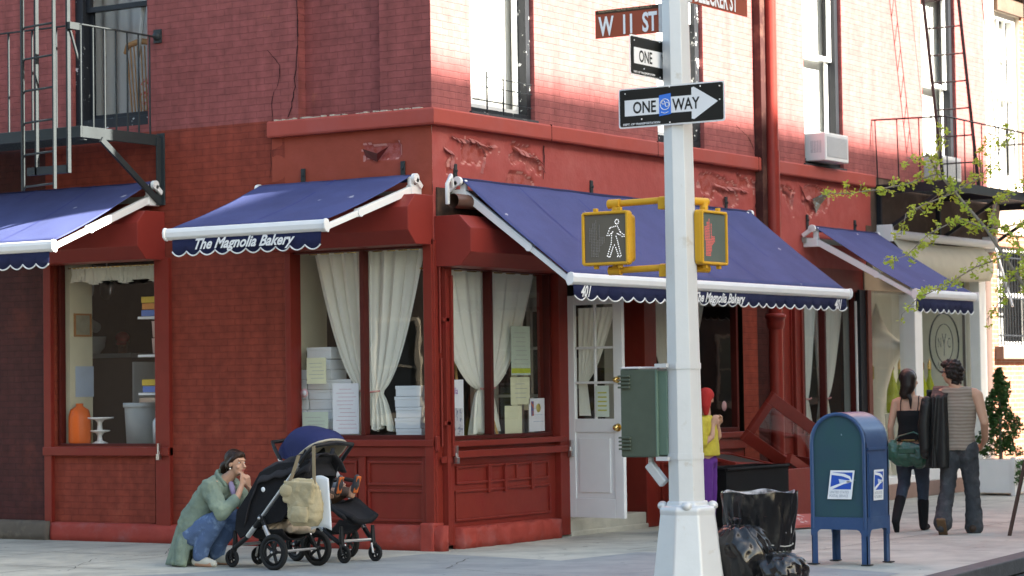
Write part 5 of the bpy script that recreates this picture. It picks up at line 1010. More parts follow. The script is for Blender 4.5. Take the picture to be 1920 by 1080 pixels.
# ---------------------------------------------------------------- boutique window
M_dress = mat('dress_white', (.8, .76, .66), .8, var=.04, trans=.2)
t = thing('sculptural_lamp', RF(11.6, -.6, .3), 'tall white flaring paper lamp with a pointed top in the boutique window', 'lamp')
m = MB(); m.lathe((11.55, .6, .25), [(.2, 0), (.17, .1), (.1, .6), (.09, .9), (.13, 1.2), (.22, 1.5), (.36, 1.72), (.42, 1.8), (.3, 1.87), (.16, 2.0), (.06, 2.2), (.005, 2.38)], 28); m.build('shade', M_dress, t)
jar('candlestick', (11.0, .45, .25), [(.001, 0), (.14, 0), (.14, .04), (.05, .08), (.03, .3), (.08, .4), (.08, .46), (.02, .5), (.015, 1.3), (.05, 1.35), (.05, 1.5), (.015, 1.56), (.001, 1.6)], M_brass, 'tall brass candlestick lamp beside the white paper lamp', 'candlestick')
m = MB(RF); m.box(11.8, 13.6, -.9, -.4, .25, 1.12); tag(m.build('display_plinth', mat('gallery_wall', (.6, .6, .52)), loc=(12.7, .6, .25), bevel=.01), 'pale display plinth carrying green bottles in the boutique window', 'plinth')
M_gb = mat('bottle_lime', (.42, .5, .02), .15, trans=.3)
for k in range(6): jar('green_bottle', (12.05+k*.26, .6, 1.12), [(.001, 0), (.085, 0), (.09, .05), (.08, .3), (.05, .42), (.025, .5), (.022, .62), (.001, .62)], M_gb, f'tall lime green bottle in the boutique window, {O(k).replace("bottom", "first")} from the left', 'bottle', ([(.028, .6), (.03, .68), (.012, .72), (.001, .76)], M_brass))
# shop emblem on the boutique glass
t = thing('window_emblem', RF(12.68, -.08, 1.7), 'dark oval ring emblem with NYC letters on the boutique glass', 'emblem'); MI = mat('decal_dark', (.03, .035, .035), .6)
for (ra, rb, th) in ((.52, .42, .012), (.31, .27, .007)):
    m = MB(); P_ = [RF(12.68+ra*math.cos(a*.19635), -.082, 2.08+rb*math.sin(a*.19635)) for a in range(33)]; m.tube(P_, th, 4, cap=False); m.build('ring', MI, t)
m = MB(); m.text('N', RF(12.44, -.083, 2.02), RT, (0, 0, 1), .2, 0, .0, .002, .9); m.text('Y', RF(12.585, -.083, 1.90), RT, (0, 0, 1), .46, 0, .0, .002, .6); m.text('C', RF(12.78, -.083, 2.02), RT, (0, 0, 1), .2, 0, 0, .002, .9)
m.text('N', RF(12.42, -.083, 1.74), (.9, 0, -.3), (.3, 0, .9), .15, 0, 0, .002, .9); m.text('O', RF(12.56, -.083, 1.68), (.98, 0, -.15), (.15, 0, .98), .15, 0, 0, .002, .9); m.text('O', RF(12.9, -.083, 1.77), (.75, 0, .5), (-.5, 0, .75), .13, 0, 0, .002, .9); m.build('lettering', MI, t)
# ---------------------------------------------------------------- plants
def leafset(m, c, n_, R_, sz, ry=1.):
    for _ in range(n_):
        a, b = rnd.uniform(0, 6.283), rnd.uniform(-1, 1); r = R_*rnd.random()**.5; p = Vector(c)+Vector((r*math.cos(a)*math.sqrt(1-b*b), r*math.sin(a)*math.sqrt(1-b*b), r*b*ry))
        d = Vector((rnd.gauss(0, 1), rnd.gauss(0, 1), rnd.gauss(0, .6))).normalized(); s_ = d.orthogonal().normalized(); s_ = (Matrix.Rotation(rnd.uniform(0, 6.28), 3, d) @ s_); k = sz*rnd.uniform(.6, 1.3)
        m.add([p-d*k, p+s_*k*.5-d*k*.1, p+d*k, p-s_*k*.5+d*k*.1], [(0, 1, 2, 3)])
M_leaf = mat('leaf_spring', (.42, .54, .07), .55, var=.3, vs=3, trans=.4, col2=(.5, .6, .1), mix=(.45, .6), ms=9)
M_bark = mat('bark', (.24, .21, .17), .9, var=.3, bump=.6, bs=40)
TR = thing('street_tree', (4.1, -4.98, 0), 'young street tree at the kerb sending thin branches with fresh green leaves over the avenue', 'tree')
B = {'B1': [(3.95, -5.0, 1.35), (3.72, -4.96, 1.93), (3.48, -4.63, 2.46), (3.36, -4.3, 3.04), (3.27, -4.01, 3.42), (3.17, -3.86, 3.64), (3.12, -3.8, 3.8)],
 'B2': [(3.18, -3.88, 3.61), (2.92, -3.65, 3.5), (2.66, -3.43, 3.44), (2.43, -3.25, 3.4), (2.27, -3.01, 3.41)], 'B3': [(3.17, -3.86, 3.64), (3.09, -3.96, 3.94), (3.07, -3.94, 4.1)],
 'B4': [(3.27, -4.01, 3.42), (3.6, -4.16, 3.59), (3.77, -4.26, 3.81), (3.95, -4.37, 4.09)], 'B5': [(3.36, -4.3, 3.04), (3.12, -4.12, 3.15), (2.86, -3.89, 2.99), (2.66, -3.75, 2.78), (2.56, -3.6, 2.73)],
 'B6': [(3.36, -4.3, 3.04), (3.6, -4.32, 3.32), (3.93, -4.48, 3.49), (4.13, -4.63, 3.6)], 'B7': [(3.37, -4.48, 2.77), (3.03, -4.31, 2.66), (2.8, -4.13, 2.51), (2.54, -3.9, 2.35), (2.46, -3.77, 2.2)],
 'B8': [(3.41, -4.54, 2.62), (3.17, -4.52, 2.35), (3.0, -4.42, 2.14)], 'B9': [(3.48, -4.63, 2.46), (3.64, -4.54, 2.78), (3.7, -4.47, 3.0)], 'B10': [(3.27, -4.01, 3.42), (2.95, -3.85, 3.3), (2.74, -3.72, 3.2), (2.72, -3.67, 2.99)],
 'B11': [(3.12, -3.8, 3.8), (2.97, -3.75, 3.74), (2.91, -3.66, 3.76)], 'B12': [(3.72, -4.96, 1.93), (3.62, -4.9, 2.2), (3.5, -5.0, 2.5), (3.55, -5.1, 2.7)], 'B13': [(3.6, -4.16, 3.59), (3.45, -4.2, 3.8), (3.42, -4.3, 3.95)],
 'B14': [(3.36, -4.3, 3.04), (3.6, -4.6, 3.1), (3.7, -4.7, 3.3)], 'B15': [(3.5, -4.65, 2.45), (3.3, -4.75, 2.55), (3.15, -4.75, 2.75), (3.1, -4.7, 2.95)]}
m = MB(); m.tube([(4.1, -4.98, 0), (4.08, -4.98, .6), (4.0, -4.99, 1.2), (3.95, -5.0, 1.35)], [.10, .075, .06, .055], 10); m.tube([(4.0, -4.99, 1.2), (4.3, -5.05, 2.2), (4.5, -5.1, 3.4), (4.6, -5.1, 5)], [.055, .045, .03, .015], 8)
for k, P_ in B.items():
    r0 = .026 if k == 'B1' else .009; r1 = .009 if k == 'B1' else .003; m.tube(P_, [r0+(r1-r0)*i/(len(P_)-1) for i in range(len(P_))], 7)
ml = MB(); lf_ = MB()
for k, P_ in B.items():
    for i in range(len(P_)-1):
        if k == 'B1' and i < 3: continue
        a, b = Vector(P_[i]), Vector(P_[i+1]); n_ = max(2, int((b-a).length/.045))
        for q in range(n_):
            p = a+(b-a)*(q+rnd.random())/n_; d = Vector((rnd.gauss(0, 1), rnd.gauss(0, 1), rnd.gauss(0, 1))).normalized()*rnd.uniform(.02, .10); m.tube([p, p+d*.6, p+d+Vector((0, 0, .015))], [.0035, .0025, .0015], 4); leafset(lf_, p+d, 12, .048, .024)
for q in range(260):   # the rest of the crown, beyond the picture's edge
    z = rnd.uniform(2.9, 5.6); a = rnd.uniform(0, 6.28); r = rnd.uniform(.1, 1.0)*(1-.25*abs(z-4)); p = Vector((4.75+r*math.cos(a)*.8, -5.3+r*math.sin(a)*.8, z)); leafset(lf_, p, 8, .1, .035)
    if q % 9 == 0: m.tube([(4.45, -5.1, z-.5), p], [.012, .003], 5)
m.build('trunk', M_bark, TR); lf_.build('crown', M_leaf, TR, nrm=False)
# topiary in a white planter
t = thing('planter_box', RF(12.3, .9, 0), 'white square planter box holding a clipped evergreen', 'planter')
m = MB(); m.box(11.9, 12.62, -1.2, -.55, .04, .48); m.build('box', M_white, t, bevel=.006)
for x in (11.88, 12.58):
    for y in (-1.22, -.59): m = MB(); m.box(x, x+.06, y, y+.06, 0, .52); m.build('post', M_white, t, bevel=.005)
m = MB(); rect_frame(m, 0, 0, 0, 0, 0, 0, 0) if False else m.box(11.94, 12.58, -1.16, -.6, .44, .46); m.build('soil', mat('soil', (.05, .035, .025), .95), t)
t = thing('clipped_evergreen', (12.26, -.88, .46), 'dark green spiral clipped evergreen rising from the white planter', 'shrub')
m = MB(); m.tube([(12.26, -.88, .44), (12.26, -.88, 1.7)], [.03, .008], 8); m.build('stem', M_bark, t)
m = MB()
for q in range(150):
    k = q/150; z = .55+1.15*k; r0 = .36*(1-k)**.8+.03; ph = k*14; 
    for _ in range(9):
        a = rnd.uniform(0, 6.28); r = r0*(.75+.3*math.cos(a-ph))*rnd.uniform(.6, 1.05); leafset(m, (12.26+r*math.cos(a), -.88+r*math.sin(a), z+rnd.uniform(-.03, .03)), 4, .03, .028)
m.build('foliage', mat('leaf_evergreen', (.035, .085, .022), .6, var=.5, vs=6, trans=.1, col2=(.06, .13, .03), mix=(.45, .6), ms=10), t, nrm=False)
t = thing('trailing_ivy', (11.95, -1.2, .45), 'dark ivy trailing over the side of the white planter', 'ivy'); m = MB()
for q in range(5):
    P_ = [(11.93+q*.09, -1.2, .5), (11.88+q*.09, -1.27, .42), (11.86+q*.1, -1.27, .3), (11.85+q*.1, -1.26, .2+.03*q)]; m.tube(P_, .004, 4)
    for p in P_[1:]: leafset(m, p, 12, .05, .03)
m.build('vine', MATS['leaf_evergreen'], t, nrm=False)
# clutter in the kitchen
t = thing('storage_rack', (1.0, 5.2, .17), 'tall wire rack of pans and bowls in the gloom of the kitchen', 'rack')
for x, y in ((2.2, 7.1), (2.2, 8.0), (2.7, 7.1), (2.7, 8.0)): m = MB(); m.tube([(x, y, .17), (x, y, 3.1)], .012, 6); m.build('post', M_steel, t)
for z in (1.2, 1.65, 2.1, 2.55, 3.0): m = MB(); m.box(2.2, 2.7, 7.1, 8.0, z, z+.02); m.build('shelf', M_steel, t)
for k in range(12):
    z = (1.22, 1.67, 2.12, 2.57)[k % 4]; y = 7.25+.3*(k//4); r = rnd.uniform(.09, .14)
    jar('mixing_bowl', (2.45, y, z), [(.001, 0), (r*.6, 0), (r, r*.9), (r*.98, r*.9), (r*.5, .02)], [M_steel, M_card, MATS['box_tan']][k % 3], f'bowl on the kitchen rack, {["lowest", "second", "third", "top"][k % 4]} shelf, {["near", "middle", "far"][k//4]} place', 'bowl')
for k in range(3):
    m = MB(); m.tube([(1.5, 5.55+.3*k, 3.1), (1.5, 5.55+.3*k, 2.85)], .008, 6); m.ball((1.5, 5.55+.3*k, 2.75), (.05, .1, .13)); tag(m.build('hanging_pan', M_steel if k != 1 else M_card, loc=(1.5, 5.55+.3*k, 2.8)), f'{["steel", "white", "tin"][k]} pan hanging over the kitchen counter, {["near", "middle", "far"][k]} hook', 'pan')
m = MB(); m.box(1.3, 1.8, 4.98, 5.0, 1.35, 1.9); tag(m.build('towel', M_card, loc=(1.5, 5, 1.3)), 'white towel hung on the front of the kitchen counter', 'towel')
m = MB(); m.lathe((1.7, 6.2, 2.0), [(.001, 0), (.11, 0), (.12, .2), (.05, .26), (.001, .27)], 16); tag(m.build('stock_pot', M_steel, loc=(1.7, 6.2, 2.0)), 'steel stock pot at the far corner of the kitchen counter', 'pot')
m = MB(); m.box(.62, .66, 4.0, 4.3, 1.0, 1.5); tag(m.build('baking_tray', M_steel, loc=(.64, 4.1, 1.0)), 'upright steel baking tray behind the grey bucket', 'tray')
# ---------------------------------------------------------------- people
def skin(name, c): return mat(name, c, .5, var=.05, vs=4)
M_skin = skin('skin_light', (.52, .3, .2)); M_skin2 = skin('skin_tan', (.5, .29, .19)); M_hair = mat('hair_dark', (.018, .012, .01), .35, var=.4, vs=40, bump=.4, bs=120); M_eyew = mat('eye_white', (.7, .7, .68), .3); M_eyed = mat('eye_dark', (.03, .02, .015), .2); M_lip = mat('lips', (.45, .13, .11), .5)
class Fr:     # a body frame: f forward, r right, z up, from a point on the ground
    def __init__(s, o, f): s.o = Vector(o); s.f = Vector((f[0], f[1], 0)).normalized(); s.r = Vector((s.f.y, -s.f.x, 0))
    def __call__(s, f, r, z): return s.o+s.f*f+s.r*r+Vector((0, 0, z))
def limb(m, pts, rs, n=12, flat=1., fdir=None):
    P_ = [Vector(p) for p in pts]; Q = []; Rr = []
    for i in range(len(P_)-1):
        for k in range(5): t = k/5; Q.append(P_[i].lerp(P_[i+1], t)); Rr.append(rs[i]+(rs[i+1]-rs[i])*t)
    Q.append(P_[-1]); Rr.append(rs[-1]); m.tube(Q, Rr, n, flat=flat, fdir=fdir)
    for p, r in zip(pts, rs):
        if flat == 1.: m.ball(p, r, 12, 8)
def head(m, c, fw, up=(0, 0, 1), s=1., jaw=1.):
    fw = Vector(fw).normalized(); up = Vector(up).normalized(); rt = fw.cross(up).normalized(); up = rt.cross(fw); c = Vector(c)
    def P(f, r, u): return c+(fw*f+rt*r+up*u)*s
    ro = Matrix((rt, fw, up)).transposed()
    m.ball(P(-.012, 0, .022), (.073*s, .092*s, .092*s), 20, 14, ro); m.ball(P(.022, 0, -.035), (.058*s, .062*s, .078*s), 18, 12, ro); m.ball(P(.045, 0, -.082), (.028*s*jaw, .028*s, .022*s), 12, 8, ro)
    m.tube([P(.082, 0, .015), P(.094, 0, -.005), P(.108, 0, -.028), P(.09, 0, -.036)], [.009*s, .011*s, .014*s, .010*s], 8); m.ball(P(.082, 0, -.055), (.022*s, .010*s, .007*s), 10, 6, ro); m.ball(P(.078, 0, -.066), (.018*s, .010*s, .007*s), 10, 6, ro)
    m.ball(P(.076, 0, .035), (.05*s, .014*s, .010*s), 12, 6, ro)
    for e in (-1, 1): m.ball(P(-.008, e*.074, -.002), (.011*s, .02*s, .032*s), 10, 8, ro); m.ball(P(.055, e*.036, -.03), (.022*s, .02*s, .022*s), 10, 8, ro)
    return P, ro
def eyes(P, ro, par, s=1.):
    for e in (-1, 1):
        m = MB(); m.ball(P(.070, e*.031, .010), (.012*s, .009*s, .006*s), 10, 7, ro); ey = m.build('eye', M_eyew, par); m = MB(); m.ball(P(.0775, e*.031, .010), (.0065*s, .0035*s, .0055*s), 8, 6, ro); m.build('iris', M_eyed, ey)
        m = MB(); m.tube([P(.078, e*.016, .03), P(.08, e*.032, .036), P(.068, e*.05, .03)], [.003*s, .004*s, .002*s], 5); m.build('eyebrow', M_hair, par)
    m = MB(); m.ball(P(.088, 0, -.055), (.02*s, .006*s, .0055*s), 10, 6, ro); m.ball(P(.084, 0, -.065), (.017*s, .006*s, .0055*s), 10, 6, ro); m.build('lips', M_lip, par)
def hand(m, wr, dr, pn, s=1., curl=.6, side=1):
    """wrist, direction of the hand, palm normal; five separate bent fingers"""
    d = Vector(dr).normalized(); n_ = Vector(pn); n_ = (n_-d*n_.dot(d)).normalized(); a = d.cross(n_)*side; w_ = Vector(wr)
    for k in range(4): o = (k-1.5)*.019*s; m.tube([w_+a*o*.7, w_+d*.045*s+a*o, w_+d*.088*s+a*o], [.013*s, .013*s, .0105*s], 8)
    for k, L_ in enumerate((.066, .078, .072, .056)):
        o = (k-1.5)*.021*s; p = w_+d*.085*s+a*o; q = d; P_ = [p]
        for j, fr in enumerate((.45, .32, .23)): q = (q*math.cos(curl*(.7+.3*j))+n_*math.sin(curl*(.7+.3*j))).normalized() if False else (Matrix.Rotation(curl*.75, 3, d.cross(n_)) @ q).normalized(); p = p+q*L_*fr*s; P_.append(p)
        m.tube(P_, [.0095*s, .009*s, .0085*s, .007*s], 8); m.ball(P_[-1], .007*s, 8, 6)
    p = w_+d*.025*s-a*.03*s; P_ = [w_+d*.012*s-a*.012*s, p, p+(d*.7-a*.5+n_*.3).normalized()*.034*s]; P_.append(P_[-1]+(d*.9+n_*.5).normalized()*.026*s); m.tube(P_, [.014*s, .0125*s, .0105*s, .008*s], 8); m.ball(P_[-1], .008*s, 8, 6)
def folds(o, sc=.05, st=.02):
    tx = bpy.data.textures.new('folds', 'MUSGRAVE'); tx.noise_scale = sc; d = o.modifiers.new('f', 'DISPLACE'); d.texture = tx; d.strength = st; d.mid_level = .5; return o
def cloth(m, name, mt, par, voxel=.012, it=3, wr=.0): 
    o = m.build(name, mt, par, voxel=voxel, smooth_it=it)
    if wr:
        tx = bpy.data.textures.new('wr', 'CLOUDS'); tx.noise_scale = .07; d = o.modifiers.new('d', 'DISPLACE'); d.texture = tx; d.strength = wr; d.mid_level = .5
    return o
M_jean = mat('denim_dark', (.035, .045, .065), .85, var=.25, vs=18, bump=.3, bs=200, col2=(.07, .09, .13), mix=(.5, .7), ms=5)
M_jeanb = mat('denim_blue', (.09, .14, .26), .85, var=.2, vs=14, bump=.3, bs=200, col2=(.22, .32, .5), mix=(.5, .65), ms=6)
M_jeang = mat('denim_grey', (.045, .048, .052), .85, var=.25, vs=16, bump=.3, bs=200, col2=(.09, .09, .095), mix=(.5, .7), ms=6)
M_leather = mat('leather_black', (.02, .019, .018), .35, var=.3, bump=.4, bs=60)
# --- man walking away
W = Fr((4.17, -3.62, 0), (.97, .24, 0)); t = thing('person', W.o, 'man walking away in a tan striped tank top and grey jeans', 'person')
m = MB(); hf = (W.f*.45-W.r*.9)
hp = W(.02, -.06, 1.64); P, ro = head(m, hp, hf, s=1.03)
limb(m, [W(0, 0, 1.38), W(.0, -.02, 1.50), hp-Vector((0, 0, .05))], [.065, .056, .058]); limb(m, [W(.0, -.17, 1.42), W(0, 0, 1.44), W(.0, .17, 1.42)], [.062, .075, .062])
m.loft([(W(0, 0, 1.45), .08, .05), (W(0, 0, 1.40), .17, .085), (W(0, 0, 1.2), .165, .11), (W(0, 0, 1.0), .14, .105), (W(0, 0, .88), .15, .12)], (W.f, W.r))
limb(m, [W(0, .20, 1.40), W(-.05, .275, 1.13), W(.14, .25, .96), W(.22, .22, .91)], [.062, .043, .034, .027]); hand(m, W(.22, .22, .91), W.f*.8-Vector((0, 0, .4))-W.r*.3, -W.r, 1.05, .7, 1)
limb(m, [W(0, -.20, 1.40), W(-.02, -.25, 1.14), W(.16, -.17, 1.3), W(.14, -.14, 1.42)], [.058, .042, .032, .026]); hand(m, W(.14, -.14, 1.40), W.f*-.5+Vector((0, 0, .8)), -W.f, 1.05, .9, -1)
for s_, ft in ((-1, (-.30, .16)), (1, (.06, .08))): 
    hx, kx, az = (.0, -.02 if s_ < 0 else .12, .16 if s_ < 0 else .09); limb(m, [W(0, s_*.09, .9), W(kx, s_*.10, .5), W(ft[0], s_*.12, az)], [.085, .055, .04])
BD = m.build('body', M_skin2, t, voxel=.0075, smooth_it=2)
m = MB(); m.ball(P(-.03, 0, .03), (.086, .093, .10), 18, 12, ro); m.ball(P(-.07, 0, -.03), (.075, .05, .075), 16, 10, ro); m.ball(P(.03, 0, .085), (.07, .06, .04), 14, 8, ro); m.ball(P(-.055, 0, -.09), (.06, .04, .04), 12, 8, ro)
for e in (-1, 1): m.ball(P(-.02, e*.07, .0), (.022, .045, .055), 12, 8, ro)
folds(cloth(m, 'hair', M_hair, t, .007, 1), .04, .014)
m = MB(); m.tube([P(.085, -.06, .012), P(.098, -.03, .012), P(.1, 0, .016), P(.098, .03, .012), P(.085, .06, .012)], .013, 8, flat=.4); m.tube([P(.085, -.065, .015), P(0, -.078, .012)], .004, 6); m.tube([P(.085, .065, .015), P(0, .078, .012)], .004, 6); m.build('sunglasses', M_leather, t)
m = MB(); limb(m, [W(-.01, -.105, 1.425), W(-.01, .0, 1.41), W(-.01, .105, 1.425)], [.076, .09, .076]); 
m.loft([(W(0, 0, 1.43), .10, .06), (W(0, 0, 1.39), .165, .10), (W(0, 0, 1.3), .195, .13), (W(0, 0, 1.18), .185, .132), (W(0, 0, 1.04), .165, .125), (W(0, 0, .93), .172, .132), (W(0, 0, .85), .178, .14)], (W.f, W.r))
TT = m.build('tank_top', None, t, voxel=.010, smooth_it=4) if False else None
def stripes(name, c1, c2):
    mm = bpy.data.materials.new(name); mm.use_nodes = True; n = mm.node_tree.nodes; L = mm.node_tree.links; b = n['Principled BSDF']; b.inputs['Roughness'].default_value = .85
    tc = n.new('ShaderNodeTexCoord'); wv = n.new('ShaderNodeTexWave'); wv.bands_direction = 'Z'; wv.inputs['Scale'].default_value = 9; wv.inputs['Distortion'].default_value = 2.2; wv.inputs['Detail'].default_value = 2; wv.inputs['Detail Scale'].default_value = .6
    mx = n.new('ShaderNodeMix'); mx.data_type = 'RGBA'; mx.inputs[6].default_value = (*c1, 1); mx.inputs[7].default_value = (*c2, 1); L.new(tc.outputs['Object'], wv.inputs['Vector']); L.new(wv.outputs['Fac'], mx.inputs[0]); L.new(mx.outputs[2], b.inputs['Base Color']); return mm
cloth(m, 'tank_top', stripes('tank_stripes', (.20, .155, .115), (.29, .235, .185)), t, .010, 4, .012)
m = MB(); m.ball(W(0, 0, .90), (.13, .165, .11), 20, 12, Matrix((W.f, W.r, Vector((0, 0, 1)))).transposed())
limb(m, [W(-.01, -.09, .86), W(-.03, -.11, .5), W(-.17, -.13, .28), W(-.30, -.13, .12)], [.115, .082, .078, .092]); limb(m, [W(-.01, .09, .86), W(.07, .115, .5), W(.06, .13, .28), W(.05, .13, .06)], [.115, .082, .08, .095])
cloth(m, 'jeans', M_jeang, t, .012, 3, .03)
M_sole = mat('sole_brown', (.12, .075, .04), .7, var=.3); M_shoeb = mat('shoe_brown', (.05, .032, .022), .5)
m = MB(); limb(m, [W(-.37, -.13, .14), W(-.30, -.13, .07), W(-.22, -.13, .03)], [.04, .045, .035]); m.build('shoe', M_shoeb, t, voxel=.008, smooth_it=2); m = MB(); m.obox(W(-.345, -.13, .075), W.f*.012+Vector((0, 0, .01)), W.r*.046, W.f*.09-Vector((0, 0, .095))); m.build('sole', M_sole, t, bevel=.012)
m = MB(); limb(m, [W(-.03, .13, .05), W(.1, .14, .045), W(.18, .15, .035)], [.04, .042, .035]); m.build('shoe', M_shoeb, t, voxel=.008, smooth_it=2)
# jacket slung over the left shoulder
t2 = thing('jacket', W(-.02, -.24, .8), 'dark leather jacket hanging over the walking man left shoulder', 'jacket'); m = MB()
def jk(i, j):
    z = 1.50-.83*j; r = -.12-.05*j-.17*i+.05*math.sin(i*8+j*2)*j; f = -.12+.015*math.sin(i*18+j*3)*(.5+j)-.03*j+.05*math.sin(math.pi*i)*-1
    if j < .12: f = -.12+(.12-j)*1.2
    return W(f, r+.04, z)
m.grid(jk, 40, 40); m.grid(lambda i, j: W(.12-.03*math.sin(i*7), -.13-.2*i, 1.47-.45*j), 12, 12)
limb(m, [W(-.12, -.3, 1.35), W(-.13, -.33, 1.1), W(-.13, -.32, .82)], [.05, .055, .05]); m.build('body', M_leather, t2, solid=.012)
# --- woman walking away
W = Fr((4.46, -2.98, 0), (.98, .2, 0)); t = thing('person', W.o, 'woman walking away in a black strap top, jeans and black boots, long black hair', 'person'); RO = Matrix((W.f, W.r, Vector((0, 0, 1)))).transposed()
m = MB(); hf = W.f*.75+W.r*.65; hp = W(.02, -.02, 1.565); P, ro = head(m, hp, hf, s=.96)
limb(m, [W(0, 0, 1.32), W(.0, 0, 1.43), hp-Vector((0, 0, .05))], [.055, .045, .048]); limb(m, [W(0, -.135, 1.345), W(0, 0, 1.36), W(0, .135, 1.345)], [.048, .065, .048])
m.loft([(W(0, 0, 1.40), .07, .045), (W(0, 0, 1.345), .15, .075), (W(0, 0, 1.24), .15, .10), (W(0, 0, 1.1), .12, .09), (W(0, 0, 1.0), .135, .10), (W(0, 0, .88), .155, .115)], (W.f, W.r))
limb(m, [W(0, -.165, 1.335), W(-.04, -.215, 1.08), W(-.0, -.215, .92), W(.04, -.20, .84)], [.045, .034, .03, .022]); hand(m, W(.04, -.20, .84), W.f*.3-Vector((0, 0, 1)), W.r, .92, .5, 1)
limb(m, [W(0, .165, 1.335), W(-.05, .235, 1.08), W(.0, .245, .95), W(.04, .22, .86)], [.045, .034, .028, .022]); hand(m, W(.04, .22, .86), W.f*.5-Vector((0, 0, .9))-W.r*.3, -W.r, .92, .7, -1)
limb(m, [W(0, -.08, .88), W(.02, -.09, .5), W(-.22, -.09, .25)], [.08, .05, .035]); limb(m, [W(0, .08, .88), W(.06, .09, .48), W(.05, .09, .08)], [.08, .05, .035])
m.build('body', M_skin, t, voxel=.0075, smooth_it=2)
m = MB(); m.ball(P(-.018, 0, .035), (.086, .102, .098), 18, 12, ro); 
hb = hp-W.f*.06
limb(m, [hb+Vector((0, 0, .03)), hb+Vector((0, 0, -.06))-W.f*.015, hb+Vector((0, 0, -.13))-W.f*.025-W.r*.03], [.085, .08, .062]); limb(m, [hb+Vector((0, 0, -.13))-W.f*.03+W.r*.0, W(-.10, .015, 1.37), W(-.115, .02, 1.27)], [.035, .02, .007])
for e in (-1, 1): m.ball(P(-.01, e*.066, -.01), (.025, .05, .07), 12, 8, ro)
cloth(m, 'hair', M_hair, t, .008, 2)
m = MB(); P_ = [P(-.0+.02*math.cos(a*.5236), .085, -.065+.02*math.sin(a*.5236)) for a in range(13)]; m.tube(P_, .003, 6); m.build('earring', M_brass, t)
m = MB()
m.loft([(W(0, 0, 1.255), .155, .108), (W(0, 0, 1.2), .155, .115), (W(0, 0, 1.1), .135, .105), (W(0, 0, 1.0), .148, .112), (W(0, 0, .93), .165, .125)], (W.f, W.r))
o = cloth(m, 'strap_top', mat('cotton_black', (.012, .012, .013), .8, var=.2), t, .010, 3, .006)
for s_ in (-1, 1): m = MB(); m.tube([W(-.105, s_*.09, 1.25), W(-.085, s_*.095, 1.33), W(-.03, s_*.09, 1.405), W(.05, s_*.09, 1.38), W(.1, s_*.08, 1.25)], .008, 6, flat=.5); m.build('strap', MATS['cotton_black'], o)
m = MB(); m.ball(W(0, 0, .88), (.125, .165, .10), 20, 12, RO); limb(m, [W(0, -.085, .84), W(.02, -.095, .5), W(-.16, -.1, .33)], [.105, .068, .056]); limb(m, [W(0, .085, .84), W(.06, .095, .48), W(.055, .095, .26)], [.105, .068, .055]); cloth(m, 'jeans', M_jean, t, .011, 3, .012)
m = MB(); m.tube([W(.115*math.cos(a*.2618)-.0, .158*math.sin(a*.2618), .955+.012*math.cos(a*.2618)) for a in range(25)], .012, 6, cap=False); m.build('belt', mat('belt_gold', (.35, .22, .08), .4), t)
m = MB(); limb(m, [W(-.16, -.1, .33), W(-.32, -.1, .2), W(-.40, -.1, .12)], [.058, .05, .045]); limb(m, [W(-.40, -.1, .12), W(-.36, -.1, .02)], [.042, .03]); m.build('boot', mat('suede_black', (.01, .01, .011), .9), t, voxel=.009, smooth_it=2)
m = MB(); limb(m, [W(.055, .095, .30), W(.05, .095, .12), W(.04, .095, .05)], [.062, .052, .045]); limb(m, [W(.03, .095, .035), W(.13, .10, .035), W(.22, .105, .03)], [.038, .04, .028]); m.build('boot', MATS['suede_black'], t, voxel=.009, smooth_it=2)
HBG = thing('handbag', W(-.2, -.02, .7), 'green leather shoulder bag hanging low on the woman back', 'handbag'); M_gl = mat('leather_green', (.015, .075, .045), .3, var=.3, vs=12, bump=.5, bs=40, coat=.3)
m = MB(); m.ball(W(-.19, -.03, .80), (.075, .2, .13), 18, 12, RO); m.ball(W(-.19, .12, .76), (.07, .1, .11), 14, 10, RO); m.ball(W(-.19, -.17, .84), (.06, .08, .12), 14, 10, RO); cloth(m, 'body', M_gl, HBG, .010, 1, .03)
m = MB(); m.tube([W(-.19, -.2, .88), W(-.16, -.1, .99), W(-.15, .05, 1.03), W(-.16, .16, .98), W(-.19, .18, .82)], .013, 8, flat=.5); m.build('handle', M_gl, HBG); m = MB(); m.tube([W(-.2, -.2, .84), W(-.22, -.21, .6), W(-.2, -.24, .5)], .008, 6); m.build('loose_strap', mat('strap_teal', (.2, .35, .33), .5), HBG)
m = MB(); m.box(0, 0, 0, 0, 0, 0) if False else m.obox(W(-.262, 0, .84), W.f*.012, W.r*.09, Vector((0, 0, .03))); m.build('flap', M_gl, HBG, bevel=.01)
